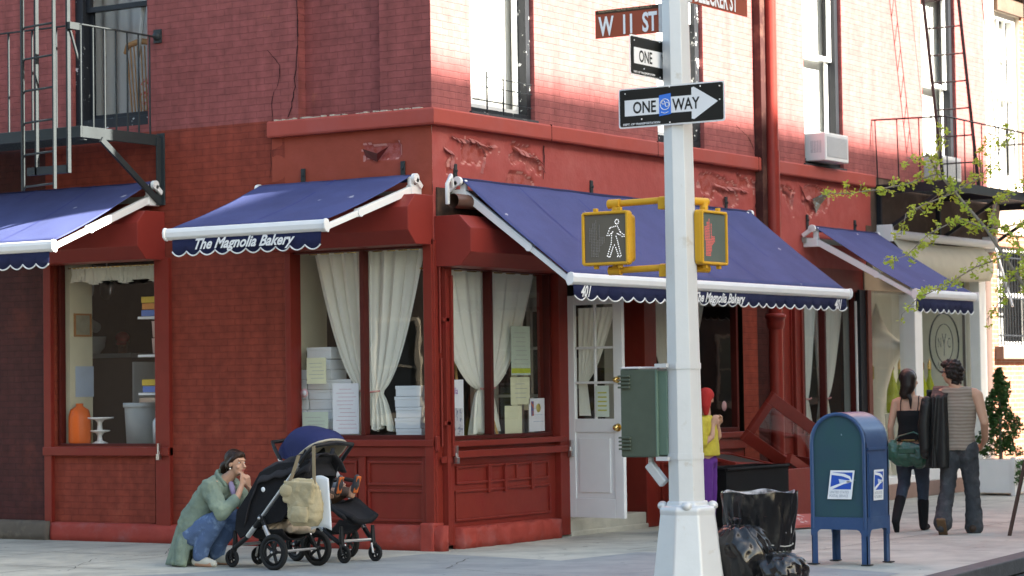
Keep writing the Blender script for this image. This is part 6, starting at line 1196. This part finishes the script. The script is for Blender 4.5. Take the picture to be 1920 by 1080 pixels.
# --- child-sized figure mostly behind the pole
W = Fr((3.62, -1.62, 0), (.9, -.3, 0)); t = thing('person', W.o, 'person in red cap, yellow jacket and purple trousers mostly hidden by the pole', 'person'); RO = Matrix((W.f, W.r, Vector((0, 0, 1)))).transposed()
W = Fr((3.0, -1.33, 0), (.2, -.98, 0)); t.location = W.o; LOC[t] = W.o.copy(); RO = Matrix((W.f, W.r, Vector((0, 0, 1)))).transposed()
m = MB(); hp = W(.0, .0, 1.40); P, ro = head(m, hp, W.f*-.3-W.r, s=.95); limb(m, [W(0, 0, 1.18), hp-Vector((0, 0, .05))], [.05, .045])
m.loft([(W(0, 0, 1.2), .13, .07), (W(0, 0, 1.05), .13, .085), (W(0, 0, .75), .13, .09)], (W.f, W.r))
for s_ in (-1, 1):
    limb(m, [W(0, s_*.14, 1.17), W(.02, s_*.18, .95), W(.10, s_*.13, 1.02), W(.10, s_*.08, 1.14)], [.04, .033, .028, .02]); hand(m, W(.10, s_*.08, 1.14), W.f*.3+Vector((0, 0, 1)), -W.r*s_, .85, .8, s_)
    limb(m, [W(0, s_*.07, .76), W(.02, s_*.08, .42), W(.0, s_*.08, .06)], [.075, .05, .035]); limb(m, [W(-.03, s_*.08, .04), W(.14, s_*.09, .03)], [.035, .03])
m.build('body', M_skin, t, voxel=.009, smooth_it=2)
eyes(P, ro, t, .95)
m = MB(); m.ball(P(-.015, 0, .05), (.088, .1, .08), 16, 10, ro); limb(m, [P(-.06, 0, .05), P(-.09, 0, -.06), P(-.08, 0, -.14)], [.07, .05, .03]); cloth(m, 'cap', mat('wool_red', (.42, .03, .025), .9, var=.25, vs=60, bump=.6, bs=120), t, .009, 2)
m = MB()
m.loft([(W(0, 0, 1.24), .08, .05), (W(0, 0, 1.19), .15, .09), (W(0, 0, 1.08), .158, .11), (W(0, 0, .95), .16, .118), (W(0, 0, .82), .178, .13)], (W.f, W.r))
for s_ in (-1, 1): limb(m, [W(0, s_*.15, 1.17), W(.02, s_*.19, .96)], [.055, .05])
cloth(m, 'jacket', mat('cotton_yellow', (.52, .42, .05), .85, var=.15, vs=20, bump=.4, bs=80), t, .011, 3, .02)
m = MB(); m.ball(W(0, 0, .77), (.11, .14, .09), 16, 10, RO)
for s_ in (-1, 1): limb(m, [W(0, s_*.07, .74), W(.02, s_*.08, .42), W(.0, s_*.08, .1)], [.09, .06, .05])
cloth(m, 'trousers', mat('cotton_purple', (.11, .03, .2), .8), t, .011, 3, .01)
m = MB(); [limb(m, [W(-.03, s_*.08, .04), W(.15, s_*.09, .035)], [.042, .036]) for s_ in (-1, 1)]; m.build('shoes', M_leather, t, voxel=.009, smooth_it=1)
# --- baker inside the kitchen
W = Fr((2.55, 6.25, .55), (-.8, -.6, 0)); t = thing('person', W.o, 'baker in a red cap and white shirt working deep inside the kitchen window', 'person'); RO = Matrix((W.f, W.r, Vector((0, 0, 1)))).transposed()
m = MB(); hp = W(.08, 0, 1.6); P, ro = head(m, hp, W.f-Vector((0, 0, .4))); limb(m, [W(0, 0, 1.36), hp-Vector((0, 0, .05))], [.06, .055])
m.loft([(W(0, 0, 1.42), .16, .08), (W(0, 0, 1.25), .17, .10), (W(0, 0, .9), .15, .11)], (W.f, W.r))
for s_ in (-1, 1):
    limb(m, [W(0, s_*.2, 1.38), W(.03, s_*.25, 1.12), W(.25, s_*.15, 1.08)], [.05, .04, .025]); hand(m, W(.25, s_*.15, 1.08), W.f, -Vector((0, 0, 1)), 1, .5, s_); limb(m, [W(0, s_*.09, .9), W(0, s_*.1, .5), W(0, s_*.1, .05)], [.09, .06, .05])
m.build('body', mat('skin_brown', (.2, .1, .06), .5), t, voxel=.01, smooth_it=2)
m = MB(); m.ball(P(-.01, 0, .06), (.085, .1, .065), 16, 10, ro); m.obox(P(.12, 0, .05), ro @ Vector((.06, 0, 0)), ro @ Vector((0, .05, -.01)), ro @ Vector((0, 0, .006))); cloth(m, 'cap', MATS['wool_red'], t, .009, 1)
m = MB()
m.loft([(W(0, 0, 1.45), .12, .07), (W(0, 0, 1.4), .19, .11), (W(0, 0, 1.25), .19, .13), (W(0, 0, .88), .18, .14)], (W.f, W.r))
for s_ in (-1, 1): limb(m, [W(0, s_*.2, 1.38), W(.03, s_*.25, 1.2)], [.07, .065])
cloth(m, 'shirt', M_card, t, .012, 3)
m = MB(); [limb(m, [W(0, s_*.09, .9), W(0, s_*.1, .5), W(0, s_*.1, .08)], [.12, .08, .06]) for s_ in (-1, 1)]; cloth(m, 'trousers', M_jeang, t, .014, 2)
t = thing('kitchen_platform', (2.6, 6.2, .17), 'raised dark platform the baker stands on inside the kitchen', 'platform'); m = MB(); m.box(2.1, 3.3, 5.8, 6.9, .17, .55); m.build('body', M_int, t)
# --- crouching woman
A = Vector((-.03, -1, 0)).normalized()
W = Fr((-2.37, .89, 0), (.10, -.995, 0)); t = thing('person', W.o, 'woman crouching in a long sage green coat and blue jeans', 'person'); RO = Matrix((W.f, W.r, Vector((0, 0, 1)))).transposed()
m = MB(); hf = W.f*.97+W.r*.22+Vector((0, 0, -.03)); hp = W(.34, .0, .915); P, ro = head(m, hp, hf, Vector((0, 0, 1))-W.f*.0, s=.98)
limb(m, [W(.19, 0, .74), W(.27, 0, .80), hp-Vector((0, 0, .06))-W.f*.015], [.07, .05, .048]); limb(m, [W(.17, -.14, .72), W(.19, 0, .73), W(.17, .14, .72)], [.055, .07, .055])
SP = (W.f*.75-Vector((0, 0, .66)), W.r)
m.loft([(W(.17, 0, .73), .12, .05), (W(.14, 0, .67), .14, .085), (W(.03, 0, .5), .13, .09), (W(-.10, 0, .32), .14, .11)], SP)
# near arm (right): elbow on the knee, fist under the chin
limb(m, [W(.17, .17, .70), W(.33, .22, .49), W(.43, .13, .62), W(.44, .07, .73)], [.048, .038, .03, .023]); hand(m, W(.44, .065, .735), Vector((0, 0, 1))-W.r*.25, -W.f, .95, 1.15, 1)
limb(m, [W(.17, -.17, .70), W(.36, -.2, .5), W(.47, -.08, .6), W(.47, .0, .70)], [.048, .038, .03, .023]); hand(m, W(.47, .01, .71), Vector((0, 0, 1))+W.r*.2, -W.f, .95, 1.1, -1)
for s_ in (-1, 1): limb(m, [W(-.10, s_*.1, .28), W(.22, s_*.14, .43), W(.03, s_*.13, .1), W(.04, s_*.13, .06)], [.095, .06, .045, .04]); limb(m, [W(.0, s_*.13, .04), W(.16, s_*.14, .03)], [.04, .034])
m.build('body', M_skin, t, voxel=.006, smooth_it=2); eyes(P, ro, t, .98)
m = MB(); m.ball(P(-.03, 0, .038), (.081, .088, .088), 18, 12, ro); m.ball(P(-.065, 0, -.02), (.07, .045, .07), 14, 10, ro)
m.ball(P(.012, 0, .075), (.066, .07, .045), 16, 10, ro)
for e in (-1, 1): m.ball(P(-.03, e*.055, .0), (.026, .048, .055), 12, 8, ro); limb(m, [P(.062, e*.03, .075), P(.02, e*.070, .045), P(-.03, e*.07, .0)], [.013, .018, .02])
m.ball(P(-.04, 0, .045), (.082, .09, .088), 18, 12, ro); limb(m, [P(-.10, 0, .0), P(-.155, 0, -.03), P(-.19, 0, -.08), P(-.185, 0, -.15)], [.04, .045, .036, .015]); cloth(m, 'hair', mat('hair_brown', (.03, .016, .01), .35, var=.4, vs=40, bump=.4, bs=120), t, .0065, 1)
m = MB(); m.ball(P(-.0, .08, -.045), .009, 8, 6); m.build('earring', mat('pearl', (.8, .75, .65), .2), t)
M_coat = mat('coat_sage', (.17, .22, .175), .85, var=.12, vs=8, bump=.3, bs=150, col2=(.22, .275, .205), mix=(.45, .6), ms=5)
m = MB()
m.loft([(W(.215, 0, .785), .085, .055), (W(.19, 0, .755), .165, .085), (W(.14, 0, .68), .195, .125), (W(.05, 0, .56), .19, .14), (W(-.03, 0, .44), .195, .15), (W(-.10, 0, .33), .205, .16), (W(-.13, 0, .22), .2, .15)], SP)
limb(m, [W(.165, .165, .70), W(.33, .22, .49), W(.415, .145, .60)], [.082, .064, .046]); limb(m, [W(.165, -.165, .70), W(.36, -.2, .5), W(.455, -.10, .58)], [.082, .064, .046])
# long skirt of the coat falling to the ground behind and beside the legs
for k in range(15):
    a = math.pi*(.16+1.68*k/14); c, s_ = math.cos(a), math.sin(a); wob = .015*math.sin(k*2.6)
    limb(m, [W(-.12+.10*c*-1*-1*-1, .15*s_, .32), W(-.13-.13*-c*-1*-1, .20*s_+wob, .16), W(-.13+.15*c+wob, .22*s_, .03)], [.045, .035, .026]) if c < .35 else None
cs = folds(cloth(m, 'coat', M_coat, t, .008, 2, .018), .12, .012)
m = MB()
def skirt_f(i, j): a = math.pi*(.42+1.16*i); fo = .02*math.sin(i*26)*j; rr = .15+.07*j; return W(-.1-.02*j+rr*1.05*math.cos(a)*1.0+fo*math.cos(a), (.19+.05*j)*math.sin(a)+fo, .36-.345*j)
m.grid(skirt_f, 60, 14); m.build('coat_skirt', M_coat, cs, solid=.014)
m = MB(); m.tube([W(.28, -.07, .72), W(.20, -.10, .80), W(.155, -.05, .835), W(.15, 0, .84), W(.155, .05, .835), W(.20, .10, .80), W(.28, .08, .715)], [.012, .03, .034, .034, .034, .034, .012], 8, flat=.4); m.build('collar', M_coat, cs)
m = MB(); m.tube([W(.27, .0, .76), W(.31, .03, .70), W(.33, .04, .64)], [.02, .028, .02], 8); m.build('scarf', mat('scarf_lilac', (.35, .28, .42), .8), t)
m = MB()
for s_ in (-1, 1): limb(m, [W(-.08, s_*.1, .28), W(.22, s_*.14, .42), W(.06, s_*.13, .2), W(.03, s_*.13, .10)], [.12, .088, .078, .07])
cloth(m, 'jeans', M_jeanb, t, .010, 2, .012)
m = MB(); [limb(m, [W(-.02, s_*.13, .045), W(.10, s_*.135, .045), W(.18, s_*.14, .03)], [.04, .042, .032]) for s_ in (-1, 1)]; m.build('shoes', mat('canvas_shoe', (.55, .53, .45), .8), t, voxel=.008, smooth_it=1)
# ---------------------------------------------------------------- strollers
M_tyre = mat('tyre', (.018, .018, .018), .8, bump=.3, bs=120); M_bk = mat('frame_black', (.015, .015, .016), .45); M_alu = mat('aluminium', (.5, .5, .5), .35, .7); M_fab = mat('stroller_fabric', (.016, .016, .018), .9, var=.3, vs=20, bump=.4, bs=200); M_grey = mat('rim_grey', (.12, .12, .125), .5)
M_bluef = mat('hood_blue', (.024, .03, .1), .85, var=.15, bump=.3, bs=60); M_beige = mat('hood_beige', (.42, .38, .3), .85, bump=.2); M_bag_b = mat('canvas_beige', (.42, .35, .21), .85, var=.12, vs=9, bump=.4, bs=90)
def wheel(par, c, ax, R_, wd, spokes=5):
    c = Vector(c); ax = Vector(ax).normalized(); x = Vector((0, 0, 1)); y = ax.cross(x); wl = bpy.data.objects.new('wheel', None); COL.objects.link(wl); wl.parent = par; LOC[wl] = wloc(par).copy()
    m = MB(); P_ = [c+(x*math.cos(a*.19635)+y*math.sin(a*.19635))*(R_-wd*.5) for a in range(33)]; m.tube(P_, wd*.5, 10, cap=False, flat=1.); m.build('tyre', M_tyre, wl)
    m = MB(); rr = R_-wd*1.0; m.lathe(c, [(rr*.86, -wd*.35), (rr, -wd*.3), (rr, wd*.3), (rr*.86, wd*.35), (rr*.84, 0), (rr*.86, -wd*.35)], 32, ax); m.lathe(c, [(.001, -wd*.6), (R_*.16, -wd*.55), (R_*.16, wd*.55), (.001, wd*.6)], 16, ax)
    for k in range(spokes): a = 2*math.pi*k/spokes+.3; d = x*math.cos(a)+y*math.sin(a); m.bar(c+d*R_*.1, c+d*rr*.9, wd*.5, R_*.11, tuple(ax))
    m.build('rim', M_bk, wl)
    for s_ in (-1, 1): m = MB(); m.ball(c+ax*wd*.62*s_, R_*.07, 8, 6); m.build('hub_cap', M_alu, wl)
def stroller(o, fw, label, hood_mat, kind):
    W = Fr(o, fw); t = thing('stroller', W.o, label, 'stroller'); RO = Matrix((W.f, W.r, Vector((0, 0, 1)))).transposed()
    def tb(pts, r, mt, nm, **k): m = MB(); m.tube([W(*p) for p in pts], r, 10, **k); return m.build(nm, mt, t)
    for s_ in (-1, 1): wheel(t, W(0, s_*.29, .158), W.r, .158, .045)
    for s_ in (-1, 1): wheel(t, W(.6, s_*.17, .082), (.99, -.1, 0), .08, .032)
    tb([(0, -.27, .158), (0, .27, .158)], .012, M_alu, 'axle'); tb([(.56, -.17, .2), (.56, .17, .2)], .014, M_alu, 'front_axle')
    for s_ in (-1, 1):
        tb([(.56, s_*.17, .33), (.56, s_*.17, .2), (.58, s_*.17, .13)], [.016, .026, .022], M_bk, 'swivel'); tb([(.575, s_*.145, .17), (.60, s_*.145, .082)], .011, M_alu, 'fork'); tb([(.575, s_*.195, .17), (.60, s_*.195, .082)], .011, M_bk, 'fork')
        tb([(.17, s_*.25, .45), (.02, s_*.27, .2), (0, s_*.27, .16)], [.022, .018, .02], M_bk, 'strut'); tb([(.13, s_*.262, .38), (.06, s_*.27, .27)], .021, M_alu, 'strut_sleeve')
        tb([(.17, s_*.25, .45), (.38, s_*.22, .27), (.55, s_*.18, .18)], .022, M_bk, 'chassis_bar'); tb([(.26, s_*.24, .37), (.36, s_*.222, .285)], .0235, M_alu, 'chassis_sleeve')
        m = MB(); m.bar(W(.15, s_*.26, .47), W(-.30, s_*.27, .93), .02, .038, tuple(W.r)); m.build('handle_tube', M_alu, t, bevel=.006)
        m = MB(); m.ball(W(.17, s_*.265, .45), (.035, .02, .035), 12, 8, RO); m.build('joint', M_bk, t); m = MB(); m.ball(W(.17, s_*.287, .45), .014, 8, 6); m.build('joint_bolt', M_alu, t)
        m = MB(); m.ball(W(.12, s_*.285, .70), (.022, .01, .022), 12, 8, RO); m.build('seat_clip', M_card, t)
    tb([(-.28, -.27, .91), (-.38, -.27, 1.02), (-.45, -.25, 1.08), (-.47, 0, 1.10), (-.45, .25, 1.08), (-.38, .27, 1.02), (-.28, .27, .91)], .019, M_bk, 'handlebar')
    # basket
    m = MB(); m.grid(lambda i, j: W(-.02+.4*i, -.2+.4*j, .24+.10*(abs(j-.5)*2)**3+.03*abs(i-.5)), 10, 10); m.build('basket', M_fab, t, solid=.012)
    # seat
    m = MB()
    prof = [(-.33, .98), (-.24, .8), (-.14, .6), (-.06, .49), (.08, .46), (.28, .50), (.36, .45), (.44, .33), (.5, .29)] if kind == 1 else [(-.30, .95), (-.2, .74), (-.1, .56), (0, .48), (.12, .46), (.28, .50), (.36, .47), (.50, .40), (.62, .36)]
    def seat(i, j): 
        k = i*(len(prof)-1); a = int(min(k, len(prof)-2)); q = k-a; f_ = prof[a][0]*(1-q)+prof[a+1][0]*q; z = prof[a][1]*(1-q)+prof[a+1][1]*q; r = (j-.5)*2
        return W(f_+.05*abs(r)**4*(1 if f_ < 0 else 0), r*.19, z+.07*abs(r)**4)
    m.grid(seat, 40, 16); m.build('seat', M_fab, t, solid=.03)
    if kind == 1:   # fabric wrapped sides of the seat, sagging to the footrest
        m = MB()
        for s_ in (-1, 1): m.prism([(-.36, .96), (.0, .93), (.22, .85), (.36, .66), (.50, .50), (.52, .34), (.46, .26), (.2, .38), (-.02, .42), (-.18, .58)], W(0, s_*.2, 0), W.f, (0, 0, 1), W.r*s_*.02)
        m.build('seat_side', M_fab, t, bevel=.008)
    # hood: folded half shell on hoops
    hc = (-.16, .76) if kind == 1 else (-.13, .87)
    R1, R2 = (.2, .26) if kind == 1 else (.42, .33)
    a0, a1 = (R(60), R(168)) if kind == 1 else (R(38), R(172))
    def hood(i, j, k=1.):
        a = a0+(a1-a0)*i; b = math.pi*j; e = 1+.035*math.sin(i*15)*math.sin(b); rr = math.sin(b)**.45
        return W(hc[0]+k*R1*e*math.cos(a)*rr, .225*k*math.cos(b)*1.0, hc[1]+k*R2*e*math.sin(a)*rr*(.93 if kind == 1 else .95))
    m = MB(); m.grid(hood, 40, 24); h_ = m.build('hood', hood_mat, t, solid=.01)
    m = MB(); m.grid(lambda i, j: hood(i, j, .955), 30, 20); m.build('lining', M_fab if kind == 1 else M_beige, h_)
    m = MB(); m.tube([hood(0, j/24) for j in range(25)], .012, 8); m.build('hood_edge', M_fab if kind == 1 else M_beige, h_)
    if kind == 2:
        m = MB(); m.tube([W(.16, -.2, .60), W(.28, -.19, .72), W(.33, 0, .75), W(.28, .19, .72), W(.16, .2, .60)], .02, 10); m.build('bumper_bar', M_bk, t)
        m = MB(); m.grid(lambda i, j: W(.26+.42*i, (j-.5)*.36*(1-.3*i**3), .50-.13*i+.05*(abs(j-.5)*2)**3), 16, 12); m.build('footmuff', M_fab, t, solid=.045)
    return W, t, RO
W1, S1, RO1 = stroller((-2.33, -.10, 0), (.06, 1, 0), 'near black stroller with silver tubes and big rear wheel, a tan bag on its handle', M_fab, 1)
W2, S2, RO2 = stroller((-1.36, .34, 0), (-.33, -.945, 0), 'farther stroller with a deep blue hood, beige lining and black footrest', M_bluef, 2)
# lift the hood of the far one on its taller seat
for o in S2.children:
    if o.name.startswith('hood'): o.location.z += .04
# crumpled cloth hood cover of the near one
m = MB()
def drape(i, j):
    a_ = min(1, i/.7); k_ = max(0, (i-.7)/.3); f_ = -.38+.60*a_+.16*k_; return W1(f_, (j-.5)*.5, 1.0-.10*a_**2-.36*k_**1.3-.16*(abs(j-.5)*2)**3+.02*noise.noise((i*6, j*6, 3))+.01*math.sin(i*30+j*4))
m.grid(drape, 40, 30); tag(m.build('draped_blanket', mat('blanket_charcoal', (.03, .028, .03), .9, bump=.4, bs=80), loc=W1(-.05, 0, .9), solid=.012), 'charcoal blanket draped over the seat of the near stroller', 'blanket')
# beige blanket in the near basket
m = MB()
for k in range(9): a = k*2.4; m.tube([W1(.0+.05*k-.1, -.02+.16*math.cos(a), .33+.02*math.sin(k)), W1(.08+.03*k-.1, .05*math.sin(a), .38), W1(.16+.03*k-.1, .17*math.sin(a+1), .34)], [.035, .055, .03], 9)
m.ball(W1(.06, .1, .35), (.17, .13, .06), 16, 10, RO1); cl = m.build('folded_blanket', mat('blanket_beige', (.4, .33, .25), .9, var=.1, bump=.3, bs=60), loc=W1(.1, 0, .3), voxel=.010, smooth_it=2); tag(cl, 'beige blanket bundled in the basket of the near stroller', 'blanket')
# satchel hanging on the near handle: frame with r to the viewer side
sd = -1 if W1.r.dot(Vector((-.84, -.54, 0))) < 0 else 1
t = thing('satchel', W1(-.42, sd*.36, .4), 'tan canvas satchel hanging from the near stroller handle', 'bag')
m = MB(); m.loft([(W1(-.40, sd*.36, .80), .13, .025), (W1(-.41, sd*.36, .74), .175, .055), (W1(-.42, sd*.36, .6), .185, .085), (W1(-.43, sd*.36, .47), .175, .10), (W1(-.43, sd*.36, .40), .13, .06)], (W1.r, W1.f)); m.prism([(-.17, 0), (.16, .02), (.17, -.16), (.05, -.2), (-.15, -.17)], W1(-.41, sd*.44, .77), W1.f, (0, 0, 1), W1.r*-sd*.03); o = cloth(m, 'body', M_bag_b, t, .010, 2, .03)
m = MB(); m.ball(W1(-.28, sd*.42, .70), (.085, .04, .065), 16, 10, RO1); cloth(m, 'side_pocket', M_bag_b, t, .009, 1, .01)
m = MB(); m.loft([(W1(-.44, sd*.445, .57), .09, .02), (W1(-.44, sd*.45, .5), .10, .03), (W1(-.44, sd*.445, .43), .09, .02)], (W1.r, W1.f)); cloth(m, 'front_pocket', M_bag_b, t, .009, 1, .02)
M_strap = mat('strap_tan', (.25, .19, .11), .8)
m = MB(); m.bar(W1(-.27, sd*.39, .74), W1(-.30, sd*.29, 1.0), .035, .006, tuple(W1.r)); m.build('strap', M_strap, t); m = MB(); m.bar(W1(-.55, sd*.38, .74), W1(-.46, sd*.28, 1.08), .035, .006, tuple(W1.r)); m.build('strap', M_strap, t)
m = MB(); m.grid(lambda i, j: W1(-.44-.2*i-.03*j*i, sd*.30, .80-.44*j+.03*math.sin(i*3)), 10, 12); tag(m.build('white_cloth', M_card, loc=W1(-.55, sd*.3, .4), solid=.008), 'white muslin cloth hanging behind the tan satchel', 'cloth')
# child in the far stroller: legs, shoe and hands in view
t = thing('person', W2(-.05, 0, .5), 'small child sitting in the far stroller, one dark shoe with orange sole raised', 'person')
m = MB(); P, ro = head(m, W2(-.06, 0, .87), W2.f, s=.8); limb(m, [W2(-.08, 0, .78), W2(-.05, 0, .66), W2(.02, 0, .56)], [.05, .085, .09])
for s_ in (-1, 1):
    limb(m, [W2(.02, s_*.06, .56), W2(.22, s_*.09, .62), W2(.36, s_*.08, .62+.02*s_), W2(.38, s_*.08, .66)], [.055, .045, .035, .03]); limb(m, [W2(-.06, s_*.1, .74), W2(.03, s_*.15, .64), W2(.14, s_*.13, .68)], [.035, .028, .02]); hand(m, W2(.14, s_*.13, .68), W2.f, -W2.r*s_, .55, .8, s_)
m.build('body', M_skin, t, voxel=.007, smooth_it=2); eyes(P, ro, t, .8)
m = MB(); m.ball(P(-.03, 0, .03), (.068, .07, .07), 16, 10, ro); cloth(m, 'hair', MATS['hair_brown'], t, .008, 1)
m = MB(); limb(m, [W2(-.08, 0, .78), W2(-.05, 0, .66), W2(.02, 0, .56)], [.07, .1, .1]); [limb(m, [W2(-.06, s_*.1, .74), W2(.03, s_*.15, .64)], [.045, .04]) for s_ in (-1, 1)]; cloth(m, 'shirt', mat('shirt_slate', (.12, .14, .17), .85), t, .01, 2)
m = MB(); [limb(m, [W2(.02, s_*.06, .56), W2(.22, s_*.09, .62), W2(.34, s_*.08, .62)], [.07, .055, .045]) for s_ in (-1, 1)]; cloth(m, 'trousers', mat('cord_brown', (.16, .1, .07), .85), t, .01, 2)
for s_ in (-1, 1):
    m = MB(); limb(m, [W2(.38, s_*.085, .64), W2(.42, s_*.09, .70), W2(.44, s_*.09, .76)], [.034, .034, .028]); m.build('shoe', mat('shoe_grey', (.06, .06, .065), .6), t, voxel=.007, smooth_it=1); m = MB(); m.bar(W2(.405, s_*.09, .62), W2(.465, s_*.095, .77), .05, .014, tuple(W2.f)); m.build('sole', mat('sole_orange', (.6, .15, .04), .6), t, bevel=.005)
# --- tot in the near stroller: one arm reaching out
t = thing('person', W1(-.02, 0, .5), 'small child tucked in the near stroller under the blanket', 'person')
m = MB(); P, ro = head(m, W1(-.10, 0, .80), W1.f, s=.75); limb(m, [W1(-.1, 0, .72), W1(-.04, 0, .6), W1(.02, 0, .54)], [.045, .08, .085])
sr = sd
for s_ in (-1, 1): limb(m, [W1(-.08, s_*.09, .68), W1(-.05, s_*.19, .6), W1(-.16, s_*.24, .62)], [.035, .03, .022]); hand(m, W1(-.16, s_*.245, .62), -W1.f+W1.r*s_*.2, -W1.r*s_, .55, .6, s_); limb(m, [W1(.02, s_*.06, .54), W1(.24, s_*.07, .56), W1(.32, s_*.07, .42)], [.05, .04, .035])
m.build('body', M_skin, t, voxel=.007, smooth_it=2); eyes(P, ro, t, .75)
m = MB(); m.ball(P(-.03, 0, .03), (.065, .068, .068), 16, 10, ro); cloth(m, 'hair', MATS['hair_brown'], t, .008, 1)
m = MB(); limb(m, [W1(-.1, 0, .72), W1(-.04, 0, .6), W1(.02, 0, .54)], [.065, .095, .1]); [limb(m, [W1(.02, s_*.06, .54), W1(.24, s_*.07, .56), W1(.32, s_*.07, .44)], [.065, .055, .045]) for s_ in (-1, 1)]; cloth(m, 'clothes', MATS['shirt_slate'], t, .01, 2)
